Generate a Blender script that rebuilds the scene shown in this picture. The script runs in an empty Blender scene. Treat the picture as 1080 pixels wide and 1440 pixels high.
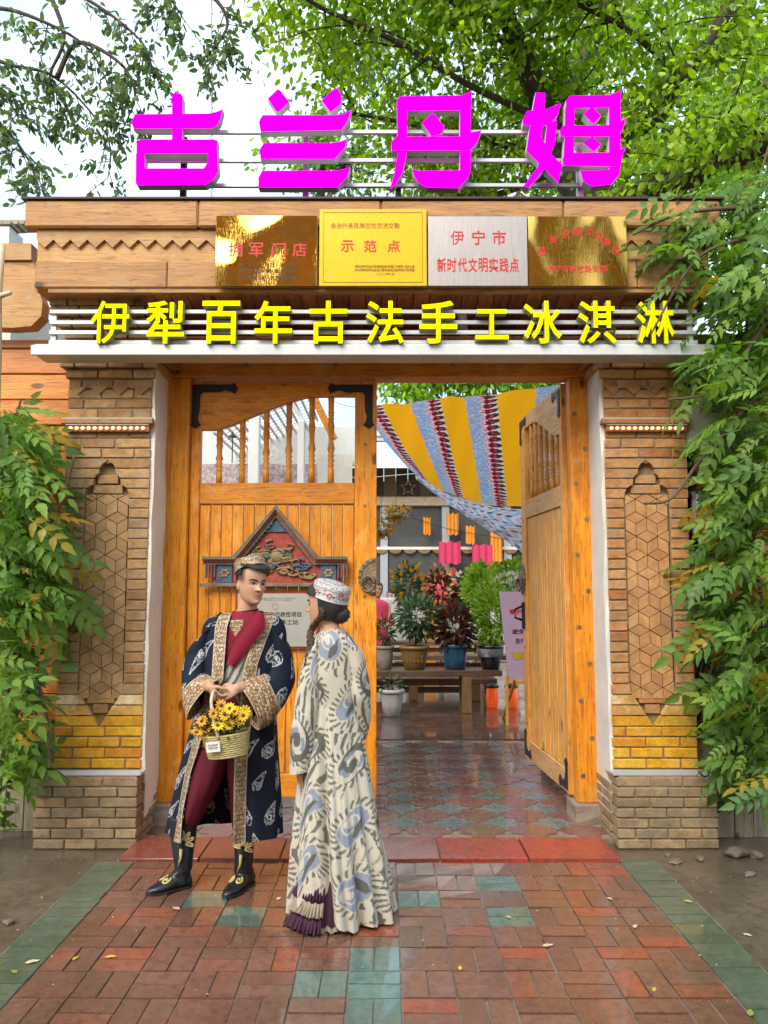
import bpy, bmesh, math, random
import numpy as np
from mathutils import Vector, Matrix, Euler
random.seed(7); np.random.seed(7)
S = bpy.context.scene
COL = S.collection
R = math.radians
# ------------------------------------------------------------------ camera
FPX, TILT, CAMH = 1100.0, R(5.5), 1.65
cam_d = bpy.data.cameras.new('camera'); cam = bpy.data.objects.new('camera', cam_d); COL.objects.link(cam)
cam.location = (0, 0, CAMH); cam.rotation_euler = (R(90) + TILT, 0, 0)
cam_d.sensor_fit = 'VERTICAL'; cam_d.sensor_height = 36.0; cam_d.lens = 36.0 * FPX / 1440.0
cam_d.clip_start = 0.05; cam_d.clip_end = 2000
S.camera = cam
# ------------------------------------------------------------------ sky
SUN_EL, SUN_AZ = R(43), R(-152)          # azimuth measured from +Y (away from the camera), negative = left
W = bpy.data.worlds.new('World'); S.world = W; W.use_nodes = True
wt = W.node_tree; wt.nodes.clear()
wo = wt.nodes.new('ShaderNodeOutputWorld'); wb = wt.nodes.new('ShaderNodeBackground')
sky = wt.nodes.new('ShaderNodeTexSky'); sky.sky_type = 'NISHITA'; sky.sun_disc = False
sky.sun_elevation = SUN_EL; sky.sun_rotation = SUN_AZ; sky.air_density = 1.0; sky.dust_density = 2.0; sky.ozone_density = 1.0
tc = wt.nodes.new('ShaderNodeTexCoord'); nz = wt.nodes.new('ShaderNodeTexNoise')
nz.inputs['Scale'].default_value = 2.2; nz.inputs['Detail'].default_value = 6; nz.inputs['Roughness'].default_value = .55
rp = wt.nodes.new('ShaderNodeValToRGB'); rp.color_ramp.elements[0].position = .36; rp.color_ramp.elements[1].position = .62
rp.color_ramp.elements[0].color = (.22,.22,.22,1); rp.color_ramp.elements[1].color = (.85,.85,.85,1)
mx = wt.nodes.new('ShaderNodeMixRGB'); mx.inputs['Color2'].default_value = (5.3, 6.2, 6.8, 1)
wt.links.new(tc.outputs['Generated'], nz.inputs['Vector']); wt.links.new(nz.outputs['Fac'], rp.inputs['Fac'])
wt.links.new(rp.outputs['Color'], mx.inputs['Fac']); wt.links.new(sky.outputs['Color'], mx.inputs['Color1'])
wt.links.new(mx.outputs['Color'], wb.inputs['Color']); wb.inputs['Strength'].default_value = 0.12
wt.links.new(wb.outputs['Background'], wo.inputs['Surface'])
# ------------------------------------------------------------------ sun behind thin cloud
sd = bpy.data.lights.new('sun', 'SUN'); sd.energy = 1.7; sd.angle = R(40); sd.color = (1.0, .94, .84)
sun = bpy.data.objects.new('sun', sd); COL.objects.link(sun)
sdir = Vector((math.sin(SUN_AZ)*math.cos(SUN_EL), math.cos(SUN_AZ)*math.cos(SUN_EL), math.sin(SUN_EL)))
sun.rotation_euler = sdir.to_track_quat('Z', 'Y').to_euler(); sun.location = (-4, 8, 14)
# ------------------------------------------------------------------ exposure
S.view_settings.view_transform = 'Standard'; S.view_settings.look = 'None'
S.view_settings.exposure = 1.28; S.view_settings.gamma = 1.0
S.cycles.max_bounces = 8; S.cycles.transparent_max_bounces = 12; S.cycles.use_denoising = True
S.cycles.caustics_reflective = False; S.cycles.caustics_refractive = False; S.cycles.sample_clamp_indirect = 6

# ------------------------------------------------------------------ helpers
def at(x, y, Y):
    """photo pixel (1080x1440) -> point on the plane at distance Y"""
    u = (x - 540) / FPX; v = (720 - y) / FPX
    d = Y / (math.cos(TILT) - v * math.sin(TILT))
    return Vector((u * d, Y, CAMH + (math.sin(TILT) + v * math.cos(TILT)) * d))
def ground(x, y, h=0.0):
    u = (x - 540) / FPX; v = (720 - y) / FPX
    d = (h - CAMH) / (math.sin(TILT) + v * math.cos(TILT))
    return Vector((u * d, (math.cos(TILT) - v * math.sin(TILT)) * d, h))

class G:
    """tiny node-material builder"""
    def __init__(s, name):
        s.m = bpy.data.materials.new(name); s.m.use_nodes = True; s.t = s.m.node_tree
        s.b = s.t.nodes['Principled BSDF']; s.out = s.t.nodes['Material Output']
    def n(s, typ, props=None, **inp):
        nd = s.t.nodes.new(typ)
        for k, v in (props or {}).items(): setattr(nd, k, v)
        for k, v in inp.items():
            sock = nd.inputs[int(k[1:])] if k[0] == 'i' and k[1:].isdigit() else nd.inputs[k.replace('_', ' ')]
            s.set(sock, v)
        return nd
    def set(s, sock, v):
        if isinstance(v, bpy.types.NodeSocket): s.t.links.new(v, sock)
        else: sock.default_value = v
    def math(s, op, a, b=0.0, clamp=False):
        nd = s.t.nodes.new('ShaderNodeMath'); nd.operation = op; nd.use_clamp = clamp
        s.set(nd.inputs[0], a); s.set(nd.inputs[1], b); return nd.outputs[0]
    def mix(s, f, a, b, typ='MIX'):
        nd = s.t.nodes.new('ShaderNodeMixRGB'); nd.blend_type = typ
        s.set(nd.inputs[0], f); s.set(nd.inputs[1], c4(a)); s.set(nd.inputs[2], c4(b)); return nd.outputs[0]
    def ramp(s, f, stops):
        nd = s.t.nodes.new('ShaderNodeValToRGB'); cr = nd.color_ramp
        while len(cr.elements) < len(stops): cr.elements.new(.5)
        for e, (p, c) in zip(cr.elements, stops): e.position = p; e.color = c4(c)
        s.set(nd.inputs[0], f); return nd.outputs[0]
    def coords(s, stretch=(1, 1, 1), rnd=True, kind='Object'):
        tcn = s.t.nodes.new('ShaderNodeTexCoord'); v = tcn.outputs[kind]
        oi = s.t.nodes.new('ShaderNodeObjectInfo'); s.rand = oi.outputs['Random']
        if rnd:
            add = s.n('ShaderNodeVectorMath', {'operation': 'MULTIPLY_ADD'})
            s.t.links.new(oi.outputs['Random'], add.inputs[0]); add.inputs[1].default_value = (37.1, 53.7, 71.3)
            s.t.links.new(v, add.inputs[2]); v = add.outputs[0]
        mp = s.t.nodes.new('ShaderNodeMapping'); mp.inputs['Scale'].default_value = stretch
        s.t.links.new(v, mp.inputs['Vector']); return mp.outputs['Vector']
    def noise(s, vec, scale, detail=5, rough=.6, dist=0.0):
        return s.n('ShaderNodeTexNoise', None, Vector=vec, Scale=scale, Detail=detail, Roughness=rough, Distortion=dist).outputs['Fac']
    def bump(s, h, strength, dist=.01):
        s.t.links.new(s.n('ShaderNodeBump', None, Height=h, Strength=strength, Distance=dist).outputs['Normal'], s.b.inputs['Normal'])
    def fin(s, color=None, rough=None, metallic=None, **kw):
        if color is not None: s.set(s.b.inputs['Base Color'], c4(color))
        if rough is not None: s.set(s.b.inputs['Roughness'], rough)
        if metallic is not None: s.set(s.b.inputs['Metallic'], metallic)
        for k, v in kw.items(): s.set(s.b.inputs[k.replace('_', ' ')], v)
        return s.m
def c4(c):
    if isinstance(c, (tuple, list)) and len(c) == 3: return (c[0], c[1], c[2], 1)
    return c
def sc(c, k): return tuple(min(1, x * k) for x in c)

def mat_plain(name, col, rough=.5, metallic=0.0, var=.25, scale=9, bump=.15, stretch=(1,1,1), rnd=.12, emit=0.0, **kw):
    g = G(name); v = g.coords(stretch)
    n1 = g.noise(v, scale, 6); n2 = g.noise(v, scale * 7, 4)
    c = g.ramp(n1, [(.28, sc(col, 1 - var)), (.5, col), (.74, sc(col, 1 + var * .8))])
    c = g.mix(g.math('MULTIPLY', n2, .35), c, sc(col, .55), 'MIX') if var > .05 else c
    if rnd: 
        hv = g.n('ShaderNodeHueSaturation', None, Color=c); g.set(hv.inputs['Value'], g.math('ADD', g.math('MULTIPLY', g.rand, rnd * 2), 1 - rnd)); c = hv.outputs[0]
    r = g.math('ADD', g.math('MULTIPLY', n2, .25), max(.02, rough - .12))
    if bump: g.bump(n2, bump, .01)
    if emit: g.set(g.b.inputs['Emission Color'], c4(col)); g.b.inputs['Emission Strength'].default_value = emit
    return g.fin(c, r, metallic, **kw)

def mat_wood(name, cols, axis='z', rough=.45, rnd=.12, grain=1.0, knots=True, bump=.35, worn=None, coat=0.0, scale=1.0):
    g = G(name); st = {'x': (1.2, 14, 14), 'y': (14, 1.2, 14), 'z': (14, 14, 1.2)}[axis]
    v = g.coords(tuple(a * scale for a in st)); vb = g.coords((1, 1, 1))
    n1 = g.noise(v, 1.6, 8, .62, 1.2); n2 = g.noise(v, 7.0 * grain, 6, .7, .4); n3 = g.noise(vb, 3.2, 3)
    c = g.ramp(n1, [(.3, cols[0]), (.5, cols[1]), (.72, cols[2])])
    c = g.mix(g.ramp(n2, [(.36, (0.75,)*3), (.46, (0,)*3)]), c, sc(cols[0], .35))
    c = g.mix(g.math('MULTIPLY', g.ramp(n3, [(.4, (0,)*3), (.7, (1,)*3)]), .35), c, sc(cols[0], .7))
    if knots:
        vk = g.coords({'x': (2.2, 5, 5), 'y': (5, 2.2, 5), 'z': (5, 5, 2.2)}[axis])
        vo = g.n('ShaderNodeTexVoronoi', None, Vector=vk, Scale=1.0).outputs['Distance']
        c = g.mix(g.ramp(vo, [(.075, (.9,)*3), (.13, (0,)*3)]), c, sc(cols[0], .22))
    if worn:
        n4 = g.noise(vb, 5.5, 7, .7, .6)
        c = g.mix(g.ramp(n4, [(.54, (0,)*3), (.66, (.5,)*3)]), c, worn)
    hv = g.n('ShaderNodeHueSaturation', None, Color=c)
    g.set(hv.inputs['Value'], g.math('ADD', g.math('MULTIPLY', g.rand, rnd * 2), 1 - rnd))
    g.bump(g.math('ADD', n2, g.math('MULTIPLY', n1, .6)), bump, .006)
    return g.fin(hv.outputs[0], g.math('ADD', g.math('MULTIPLY', n2, .3), rough - .15), None, Coat_Weight=coat, Coat_Roughness=.25)

def mat_brick(name, stops, rough=.85, wear=(.42, .36, .28), wearamt=.4, bump=.9, fine=1.0):
    g = G(name); v = g.coords((1, 1, 1))
    c = g.ramp(g.rand, stops)
    n1 = g.noise(v, 14, 6, .65); n2 = g.noise(v, 90 * fine, 5, .7); n3 = g.noise(v, 6, 4)
    c = g.mix(g.ramp(n1, [(.35, (.55,)*3), (.6, (0,)*3)]), c, sc(stops[0][1], .5))
    c = g.mix(g.math('MULTIPLY', g.ramp(n3, [(.5, (0,)*3), (.66, (1,)*3)]), wearamt), c, wear)
    c = g.mix(g.math('MULTIPLY', g.ramp(n2, [(.52, (0,)*3), (.64, (1,)*3)]), .4), c, sc(stops[0][1], .55))
    g.bump(g.math('ADD', n1, n2), bump, .008)
    return g.fin(c, rough)

def mat_vc(name, rough=.8, bump=.2, scale=220, sheen=0.0, metallic=0.0, spec=.3, translucent=0.0, weave=True):
    g = G(name); a = g.n('ShaderNodeVertexColor', {'layer_name': 'Col'}).outputs['Color']
    v = g.coords((1, 1, 1), rnd=False); n = g.noise(v, scale, 3)
    c = g.mix(.22, a, g.ramp(n, [(.3, (.35,)*3), (.7, (1.0,)*3)]), 'MULTIPLY') if weave else a
    g.bump(n, bump, .003)
    g.fin(c, rough, metallic, Sheen_Weight=sheen, Specular_IOR_Level=spec)
    if translucent:
        tr = g.n('ShaderNodeBsdfTranslucent', None, Color=c); ms = g.n('ShaderNodeMixShader', None, i0=translucent)
        g.t.links.new(g.b.outputs[0], ms.inputs[1]); g.t.links.new(tr.outputs[0], ms.inputs[2]); g.t.links.new(ms.outputs[0], g.out.inputs['Surface'])
    return g.m

def mat_leaf(name, stops, rough=.45, trans=.4, vc=False):
    g = G(name); v = g.coords((1, 1, 1))
    if vc: c = g.n('ShaderNodeVertexColor', {'layer_name': 'Col'}).outputs['Color']
    else:
        c = g.ramp(g.rand, stops)
        c = g.mix(g.math('MULTIPLY', g.noise(v, 18, 3), .5), c, sc(stops[0][1], .8))
    g.fin(c, rough, None, Specular_IOR_Level=.35)
    hv = g.n('ShaderNodeHueSaturation', None, Color=c, Saturation=1.15, Value=1.5).outputs[0]
    tr = g.n('ShaderNodeBsdfTranslucent', None, Color=hv); ms = g.n('ShaderNodeMixShader', None, i0=trans)
    g.t.links.new(g.b.outputs[0], ms.inputs[1]); g.t.links.new(tr.outputs[0], ms.inputs[2]); g.t.links.new(ms.outputs[0], g.out.inputs['Surface'])
    return g.m

# ---- objects
def wmat(o):
    m = Matrix.LocRotScale(o.location, o.rotation_euler, o.scale)
    return wmat(o.parent) @ o.matrix_parent_inverse @ m if o.parent else m
def put(o, parent=None, local=False):
    COL.objects.link(o)
    if parent:
        o.parent = parent
        if not local: o.matrix_parent_inverse = wmat(parent).inverted()
    return o
def tag(o, label=None, cat=None, group=None, kind=None):
    if label: o['label'] = label
    if cat: o['category'] = cat
    if group: o['group'] = group
    if kind: o['kind'] = kind
    return o
def thing(name, label, cat, loc=(0, 0, 0), rz=0.0, group=None):
    o = bpy.data.objects.new(name, None); o.empty_display_size = .1
    o.location = loc; o.rotation_euler = (0, 0, rz); COL.objects.link(o)
    return tag(o, label, cat, group)
def mesh_obj(name, me, mats=None, parent=None, loc=(0, 0, 0), rot=(0, 0, 0), local=False):
    o = bpy.data.objects.new(name, me); o.location = loc; o.rotation_euler = rot
    if mats is not None and not me.materials:
        for m in (mats if isinstance(mats, (list, tuple)) else [mats]): me.materials.append(m)
    return put(o, parent, local)

class MB:
    def __init__(s): s.v = []; s.f = []; s.mi = []; s.cols = []
    def add(s, verts, faces, mi=0):
        o = len(s.v); s.v.extend([tuple(p) for p in verts]); s.f.extend([tuple(i + o for i in f) for f in faces])
        s.mi.extend(mi if isinstance(mi, list) else [mi] * len(faces)); return s
    def box(s, x0, x1, y0, y1, z0, z1, b=0.0, mi=0):
        lo, hi = (x0, y0, z0), (x1, y1, z1)
        if b <= 0:
            v = [(x, y, z) for x in (x0, x1) for y in (y0, y1) for z in (z0, z1)]
            return s.add(v, [(0,1,3,2),(4,6,7,5),(0,4,5,1),(2,3,7,6),(0,2,6,4),(1,5,7,3)], mi)
        vs = []; idx = {}
        for sx in (0, 1):
            for sy in (0, 1):
                for sz in (0, 1):
                    sg = (sx, sy, sz)
                    for a in range(3):
                        p = [0, 0, 0]
                        for k in range(3):
                            e = hi[k] if sg[k] else lo[k]
                            p[k] = e if k == a else e + (-b if sg[k] else b)
                        idx[sg + (a,)] = len(vs); vs.append(tuple(p))
        fs = []
        for a in range(3):
            o1, o2 = [k for k in range(3) if k != a]
            for sgn in (0, 1):
                q = []
                for (p1, p2) in ((0,0),(1,0),(1,1),(0,1)):
                    t = [0,0,0]; t[a] = sgn; t[o1] = p1; t[o2] = p2; q.append(idx[tuple(t) + (a,)])
                fs.append(tuple(q))
        for a, bb in ((0,1),(0,2),(1,2)):
            c = 3 - a - bb
            for sa in (0,1):
                for sb in (0,1):
                    t0 = [0,0,0]; t0[a] = sa; t0[bb] = sb; t1 = list(t0); t1[c] = 1
                    fs.append((idx[tuple(t0)+(a,)], idx[tuple(t1)+(a,)], idx[tuple(t1)+(bb,)], idx[tuple(t0)+(bb,)]))
        for sg in [(i,j,k) for i in (0,1) for j in (0,1) for k in (0,1)]:
            fs.append(tuple(idx[sg + (a,)] for a in range(3)))
        return s.add(vs, fs, mi)
    def prism(s, poly, a0, a1, axis='y', mi=0, mside=None):
        n = len(poly); mside = mi if mside is None else mside
        def p3(p, a): return (p[0], a, p[1]) if axis == 'y' else ((a, p[0], p[1]) if axis == 'x' else (p[0], p[1], a))
        v = [p3(p, a0) for p in poly] + [p3(p, a1) for p in poly]
        fs = [tuple(range(n)), tuple(range(n, 2*n))[::-1]] + [(i, (i+1) % n, n + (i+1) % n, n + i) for i in range(n)]
        return s.add(v, fs, [mi, mi] + [mside] * n)
    def tube(s, pts, rad, n=8, mi=0):
        pts = [Vector(p) for p in pts]
        if not isinstance(rad, (list, tuple)): rad = [rad] * len(pts)
        vs = []; ref = Vector((0.13, .21, 1)).normalized()
        for i, p in enumerate(pts):
            d = (pts[min(i+1, len(pts)-1)] - pts[max(i-1, 0)]).normalized()
            a = d.cross(ref)
            if a.length < 1e-3: a = d.cross(Vector((1, 0, 0)))
            a.normalize(); b = d.cross(a)
            for k in range(n):
                th = 2 * math.pi * k / n
                vs.append(p + (a * math.cos(th) + b * math.sin(th)) * rad[i])
        fs = []
        for i in range(len(pts) - 1):
            for k in range(n): fs.append((i*n+k, i*n+(k+1)%n, (i+1)*n+(k+1)%n, (i+1)*n+k))
        fs.append(tuple(range(n))[::-1]); fs.append(tuple(range((len(pts)-1)*n, len(pts)*n)))
        return s.add(vs, fs, mi)
    def lathe(s, prof, c=(0, 0, 0), n=16, mi=0, axis='z', ang=2*math.pi):
        full = abs(ang - 2*math.pi) < 1e-6; m = n if full else n + 1; vs = []
        for (r, z) in prof:
            for k in range(m):
                th = ang * k / n; x, y = r * math.cos(th), r * math.sin(th)
                vs.append((c[0]+x, c[1]+y, c[2]+z) if axis == 'z' else ((c[0]+x, c[1]+z, c[2]+y) if axis == 'y' else (c[0]+z, c[1]+x, c[2]+y)))
        fs = []
        for i in range(len(prof) - 1):
            for k in range(n):
                k2 = (k+1) % m; fs.append((i*m+k, i*m+k2, (i+1)*m+k2, (i+1)*m+k))
        fs.append(tuple(range(m))[::-1]); fs.append(tuple(range((len(prof)-1)*m, len(prof)*m)))
        return s.add(vs, fs, mi)
    def sphere(s, c, r, n=10, m=6, mi=0):
        if not isinstance(r, (tuple, list)): r = (r, r, r)
        vs = [(c[0], c[1], c[2]-r[2])]
        for i in range(1, m):
            ph = -math.pi/2 + math.pi*i/m
            for k in range(n):
                th = 2*math.pi*k/n; vs.append((c[0]+r[0]*math.cos(ph)*math.cos(th), c[1]+r[1]*math.cos(ph)*math.sin(th), c[2]+r[2]*math.sin(ph)))
        vs.append((c[0], c[1], c[2]+r[2])); top = len(vs)-1; fs = []
        for k in range(n): fs.append((0, 1+(k+1)%n, 1+k)); fs.append((top, top-n+k, top-n+(k+1)%n))
        for i in range(m-2):
            for k in range(n): a = 1+i*n; fs.append((a+k, a+(k+1)%n, a+n+(k+1)%n, a+n+k))
        return s.add(vs, fs, mi)
    def mesh(s, name, smooth=False, recalc=True):
        me = bpy.data.meshes.new(name); me.from_pydata(s.v, [], s.f); me.polygons.foreach_set('material_index', s.mi)
        if recalc:
            bm = bmesh.new(); bm.from_mesh(me); bmesh.ops.recalc_face_normals(bm, faces=bm.faces); bm.to_mesh(me); bm.free()
        if smooth: me.polygons.foreach_set('use_smooth', [True] * len(me.polygons))
        me.update(); return me
    def build(s, name, mats, parent=None, smooth=False, local=False, loc=(0,0,0), rot=(0,0,0)):
        return mesh_obj(name, s.mesh(name, smooth), mats, parent, loc, rot, local)

_bc = {}
def block_mesh(key, L, D, H, b=.004, variants=4):
    """centred chamfered block; a few hand-uneven variants of each size share their mesh data"""
    k = (key, round(L, 3), round(D, 3), round(H, 3)); 
    if k not in _bc:
        lst = []
        for q in range(variants):
            m = MB().box(-L/2, L/2, -D/2, D/2, -H/2, H/2, b)
            rg = random.Random(hash(k) % 9999 + q)
            m.v = [(x + rg.uniform(-1,1)*.0022, y + rg.uniform(-1,1)*.0022, z + rg.uniform(-1,1)*.0018) for x, y, z in m.v]
            lst.append(m.mesh(key))
        _bc[k] = lst
    return random.choice(_bc[k])
def block(name, c, L, D, H, mat, parent, b=.004, rot=(0,0,0), key=None):
    me = block_mesh((key or name) + mat.name, L, D, H, b)
    if not me.materials: me.materials.append(mat)
    return mesh_obj(name, me, None, parent, c, rot)

# ---- numpy surfaces with vertex colours
def grid_faces(nu, nv, cu=False, cv=False):
    iu = np.arange(nu if cu else nu-1); iv = np.arange(nv if cv else nv-1)
    a, b = np.meshgrid(iu, iv, indexing='ij'); a2 = (a+1) % nu; b2 = (b+1) % nv
    return np.stack([a*nv+b, a2*nv+b, a2*nv+b2, a*nv+b2], -1).reshape(-1, 4)
def np_mesh(name, verts, faces, cols=None, smooth=True):
    me = bpy.data.meshes.new(name); verts = np.asarray(verts, dtype=np.float32).reshape(-1, 3); faces = np.asarray(faces, dtype=np.int32)
    k = faces.shape[1]; nf = len(faces)
    me.vertices.add(len(verts)); me.vertices.foreach_set('co', verts.ravel())
    me.loops.add(nf*k); me.loops.foreach_set('vertex_index', faces.ravel())
    me.polygons.add(nf); me.polygons.foreach_set('loop_start', np.arange(nf, dtype=np.int32)*k)
    try: me.polygons.foreach_set('loop_total', np.full(nf, k, dtype=np.int32))
    except Exception: pass
    if smooth: me.polygons.foreach_set('use_smooth', np.ones(nf, dtype=bool))
    me.update(calc_edges=True)
    if cols is not None:
        ca = me.color_attributes.new('Col', 'FLOAT_COLOR', 'POINT')
        c = np.ones((len(verts), 4), dtype=np.float32); c[:, :3] = np.asarray(cols).reshape(-1, 3); ca.data.foreach_set('color', c.ravel())
    return me
def hash2(i, j, s=0):
    h = np.sin(i*127.1 + j*311.7 + s*74.7) * 43758.5453; return h - np.floor(h)
def vnoise(x, y, s=0):
    i, j = np.floor(x), np.floor(y); fx, fy = x-i, y-j; fx = fx*fx*(3-2*fx); fy = fy*fy*(3-2*fy)
    a, b, c, d = hash2(i,j,s), hash2(i+1,j,s), hash2(i,j+1,s), hash2(i+1,j+1,s)
    return (a*(1-fx)+b*fx)*(1-fy) + (c*(1-fx)+d*fx)*fy
def fbm(x, y, s=0):
    return .5*vnoise(x,y,s) + .3*vnoise(2*x+5.2,2*y+1.3,s+1) + .2*vnoise(4*x+9.1,4*y+7.7,s+2)
def crom(pts, n):
    """Catmull-Rom resampling of rows"""
    P = np.asarray(pts, dtype=float); m = len(P); t = np.linspace(0, m-1-1e-6, n); i = np.floor(t).astype(int); f = (t-i)[:, None]
    p0, p1, p2, p3 = P[np.maximum(i-1,0)], P[i], P[np.minimum(i+1,m-1)], P[np.minimum(i+2,m-1)]
    return .5*((2*p1)+(-p0+p2)*f+(2*p0-5*p1+4*p2-p3)*f*f+(-p0+3*p1-3*p2+p3)*f**3)
def text_mesh(txt, size=1.0, extrude=.0, offset=0.0, align='CENTER', space=1.0):
    cu = bpy.data.curves.new('lettering', 'FONT'); cu.body = txt; cu.size = size; cu.extrude = extrude; cu.offset = offset
    cu.align_x = align; cu.align_y = 'CENTER'; cu.space_character = space; cu.resolution_u = 3
    o = bpy.data.objects.new('lettering', cu); COL.objects.link(o)
    dg = bpy.context.evaluated_depsgraph_get(); me = bpy.data.meshes.new_from_object(o.evaluated_get(dg))
    bpy.data.objects.remove(o); bpy.data.curves.remove(cu); return me
def text_obj(name, txt, loc, w, h, mat, parent, extrude=.001, offset=0.0, rot=None, space=1.0, local=False, side=None):
    """lettering standing in the XZ plane, stretched to width w and height h (metres)"""
    me = text_mesh(txt, 1.0, extrude, offset, 'CENTER', space)
    co = np.empty(len(me.vertices)*3, dtype=np.float32); me.vertices.foreach_get('co', co); co = co.reshape(-1, 3)
    if len(co):
        mn, mxv = co.min(0), co.max(0); c = (mn+mxv)/2
        x = (co[:,0]-c[0])*(w/max(1e-6, mxv[0]-mn[0])); z = (co[:,1]-c[1])*(h/max(1e-6, mxv[1]-mn[1])); y = -co[:,2]
        out = np.stack([x, y, z], -1).astype(np.float32); me.vertices.foreach_set('co', out.ravel())
    me.materials.clear(); me.materials.append(mat)
    if side:
        me.materials.append(side); me.update()
        for p in me.polygons: p.material_index = 0 if p.normal.y < -.7 else 1
    me.update()
    return mesh_obj(name, me, None, parent, loc, rot or (0,0,0), local)
# ------------------------------------------------------------------ materials
M = {}
M['gatewood'] = mat_wood('varnished_pine', [(.52,.155,.006), (.77,.27,.008), (.86,.36,.014)], 'z', .5, .09, coat=.12, worn=(.74,.42,.10))
M['gatewood_x'] = mat_wood('varnished_pine_beam', [(.48,.135,.006), (.73,.245,.008), (.82,.33,.014)], 'x', .5, .07, coat=.12, worn=(.74,.40,.09))
M['leafwood'] = mat_wood('weathered_pine', [(.52,.21,.035), (.74,.34,.06), (.80,.43,.10)], 'z', .5, .08, worn=(.66,.46,.24))
M['leafwood_x'] = mat_wood('weathered_pine_rail', [(.46,.22,.06), (.66,.36,.12), (.74,.46,.2)], 'x', .5, .08, worn=(.66,.48,.27))
M['beam'] = mat_wood('old_beam', [(.32,.14,.045), (.48,.23,.075), (.58,.33,.12)], 'x', .62, .1, worn=(.36,.25,.15))
M['beam2'] = mat_wood('honey_board', [(.38,.18,.05), (.52,.27,.08), (.60,.35,.12)], 'x', .55, .1, worn=(.48,.36,.2))
M['soffit'] = mat_wood('red_brown_board', [(.26,.09,.035), (.44,.16,.07), (.54,.24,.12)], 'y', .5, .25)
M['plankwall'] = mat_wood('orange_board', [(.52,.15,.012), (.74,.25,.02), (.82,.33,.03)], 'x', .4, .12, coat=.2)
M['greyboard'] = mat_wood('grey_board', [(.22,.18,.12), (.34,.28,.19), (.42,.35,.24)], 'z', .7, .16)
M['darkwood'] = mat_wood('dark_wet_board', [(.04,.03,.022), (.08,.055,.04), (.13,.09,.06)], 'x', .3, .1)
M['brownwood'] = mat_wood('brown_board', [(.16,.09,.04), (.24,.14,.06), (.3,.18,.08)], 'z', .5, .1)
M['bench'] = mat_wood('wet_bench_wood', [(.09,.055,.035), (.15,.095,.06), (.22,.15,.1)], 'x', .25, .15)
M['brickL'] = mat_brick('tan_brick', [(0,(.34,.17,.07)), (.25,(.50,.27,.11)), (.65,(.58,.34,.14)), (1,(.44,.27,.125))])
M['brickR'] = mat_brick('orange_brick', [(0,(.40,.14,.045)), (.25,(.55,.255,.085)), (.65,(.61,.31,.11)), (1,(.46,.24,.095))])
M['brickbase'] = mat_brick('grey_tan_brick', [(0,(.25,.17,.09)), (.4,(.37,.27,.15)), (.75,(.43,.28,.14)), (1,(.31,.23,.14))], wear=(.24,.2,.14), wearamt=.6)
M['brickyellow'] = mat_brick('yellow_brick', [(0,(.66,.26,.015)), (.3,(.80,.40,.015)), (.8,(.82,.45,.015)), (1,(.80,.50,.04))], wear=(.72,.40,.06), wearamt=.6)  # yellow-coloured bricks for the lowest shaft courses
M['brickmixyellow'] = mat_brick('half_yellow_brick', [(0,(.66,.36,.08)), (.5,(.74,.44,.1)), (1,(.6,.34,.1))], wear=(.86,.72,.46), wearamt=.95)
M['nichetile'] = mat_brick('carved_brick', [(0,(.44,.25,.11)), (.4,(.52,.30,.135)), (1,(.58,.36,.17))], wearamt=.2, bump=.3)
M['nichetileR'] = mat_brick('carved_orange_brick', [(0,(.46,.21,.08)), (.4,(.55,.27,.10)), (1,(.61,.33,.13))], wearamt=.2, bump=.3)
M['mortar'] = mat_plain('mortar', (.30,.21,.12), .9, var=.3, scale=20, bump=.5)
M['mortarlight'] = mat_plain('pale_mortar', (.5,.42,.3), .9, var=.2, scale=20, bump=.4)
M['plaster'] = mat_plain('white_plaster', (.74,.70,.62), .8, var=.12, scale=5, bump=.3)
M['white'] = mat_plain('white_paint', (.78,.78,.76), .45, var=.08, bump=.05)
M['whitemetal'] = mat_plain('white_steel', (.66,.67,.66), .4, var=.14, scale=4, bump=.05)
M['rail'] = mat_plain('rail_steel', (.62,.63,.62), .35, .3, var=.1, bump=.03)
M['iron'] = mat_plain('black_iron', (.035,.03,.032), .5, .6, var=.3, scale=30, bump=.3)
M['bronze'] = mat_plain('old_bronze', (.23,.17,.11), .45, .7, var=.4, scale=40, bump=.5)
M['flash'] = mat_plain('dark_flashing', (.06,.035,.035), .6, .2, var=.3)
M['magenta'] = mat_plain('magenta_sign_face', (.90,.0,.70), .6, var=.03, bump=0, rnd=0, emit=.10, Specular_IOR_Level=0.0)
M['yellow'] = mat_plain('yellow_sign_face', (.88,.82,.0), .6, var=.03, bump=0, rnd=0, emit=.12, Specular_IOR_Level=0.0)
M['return'] = mat_plain('sign_return', (.60,.56,.57), .5, var=.1, bump=.03)
M['returny'] = mat_plain('sign_return_olive', (.36,.36,.16), .5, var=.1, bump=.03)
M['redink'] = mat_plain('red_lettering', (.62,.012,.01), .45, var=.08, bump=0, rnd=0)
M['blackink'] = mat_plain('black_lettering', (.03,.025,.015), .5, var=.05, bump=0, rnd=0)
M['goldink'] = mat_plain('brown_lettering', (.32,.12,.01), .5, var=.05, bump=0, rnd=0)
g = G('brass_plate'); v = g.coords((1.6,1,1)); n1 = g.noise(v, 2.2, 0, .3, .5); n2 = g.noise(g.coords((90,1,3)), 3, 4)
g.bump(g.math('ADD', g.math('MULTIPLY', n1, 1.0), g.math('MULTIPLY', n2, .02)), .5, .07); M['brass'] = g.fin((.78,.46,.10), .05, 1.0)
g = G('brushed_steel_plate'); v = g.coords((60,1,2)); n1 = g.noise(v, 3, 5)
g.bump(n1, .12, .004); M['steelplate'] = g.fin(g.ramp(n1, [(.3,(.40,.36,.34)),(.7,(.52,.47,.45))]), .38, .75)
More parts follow.
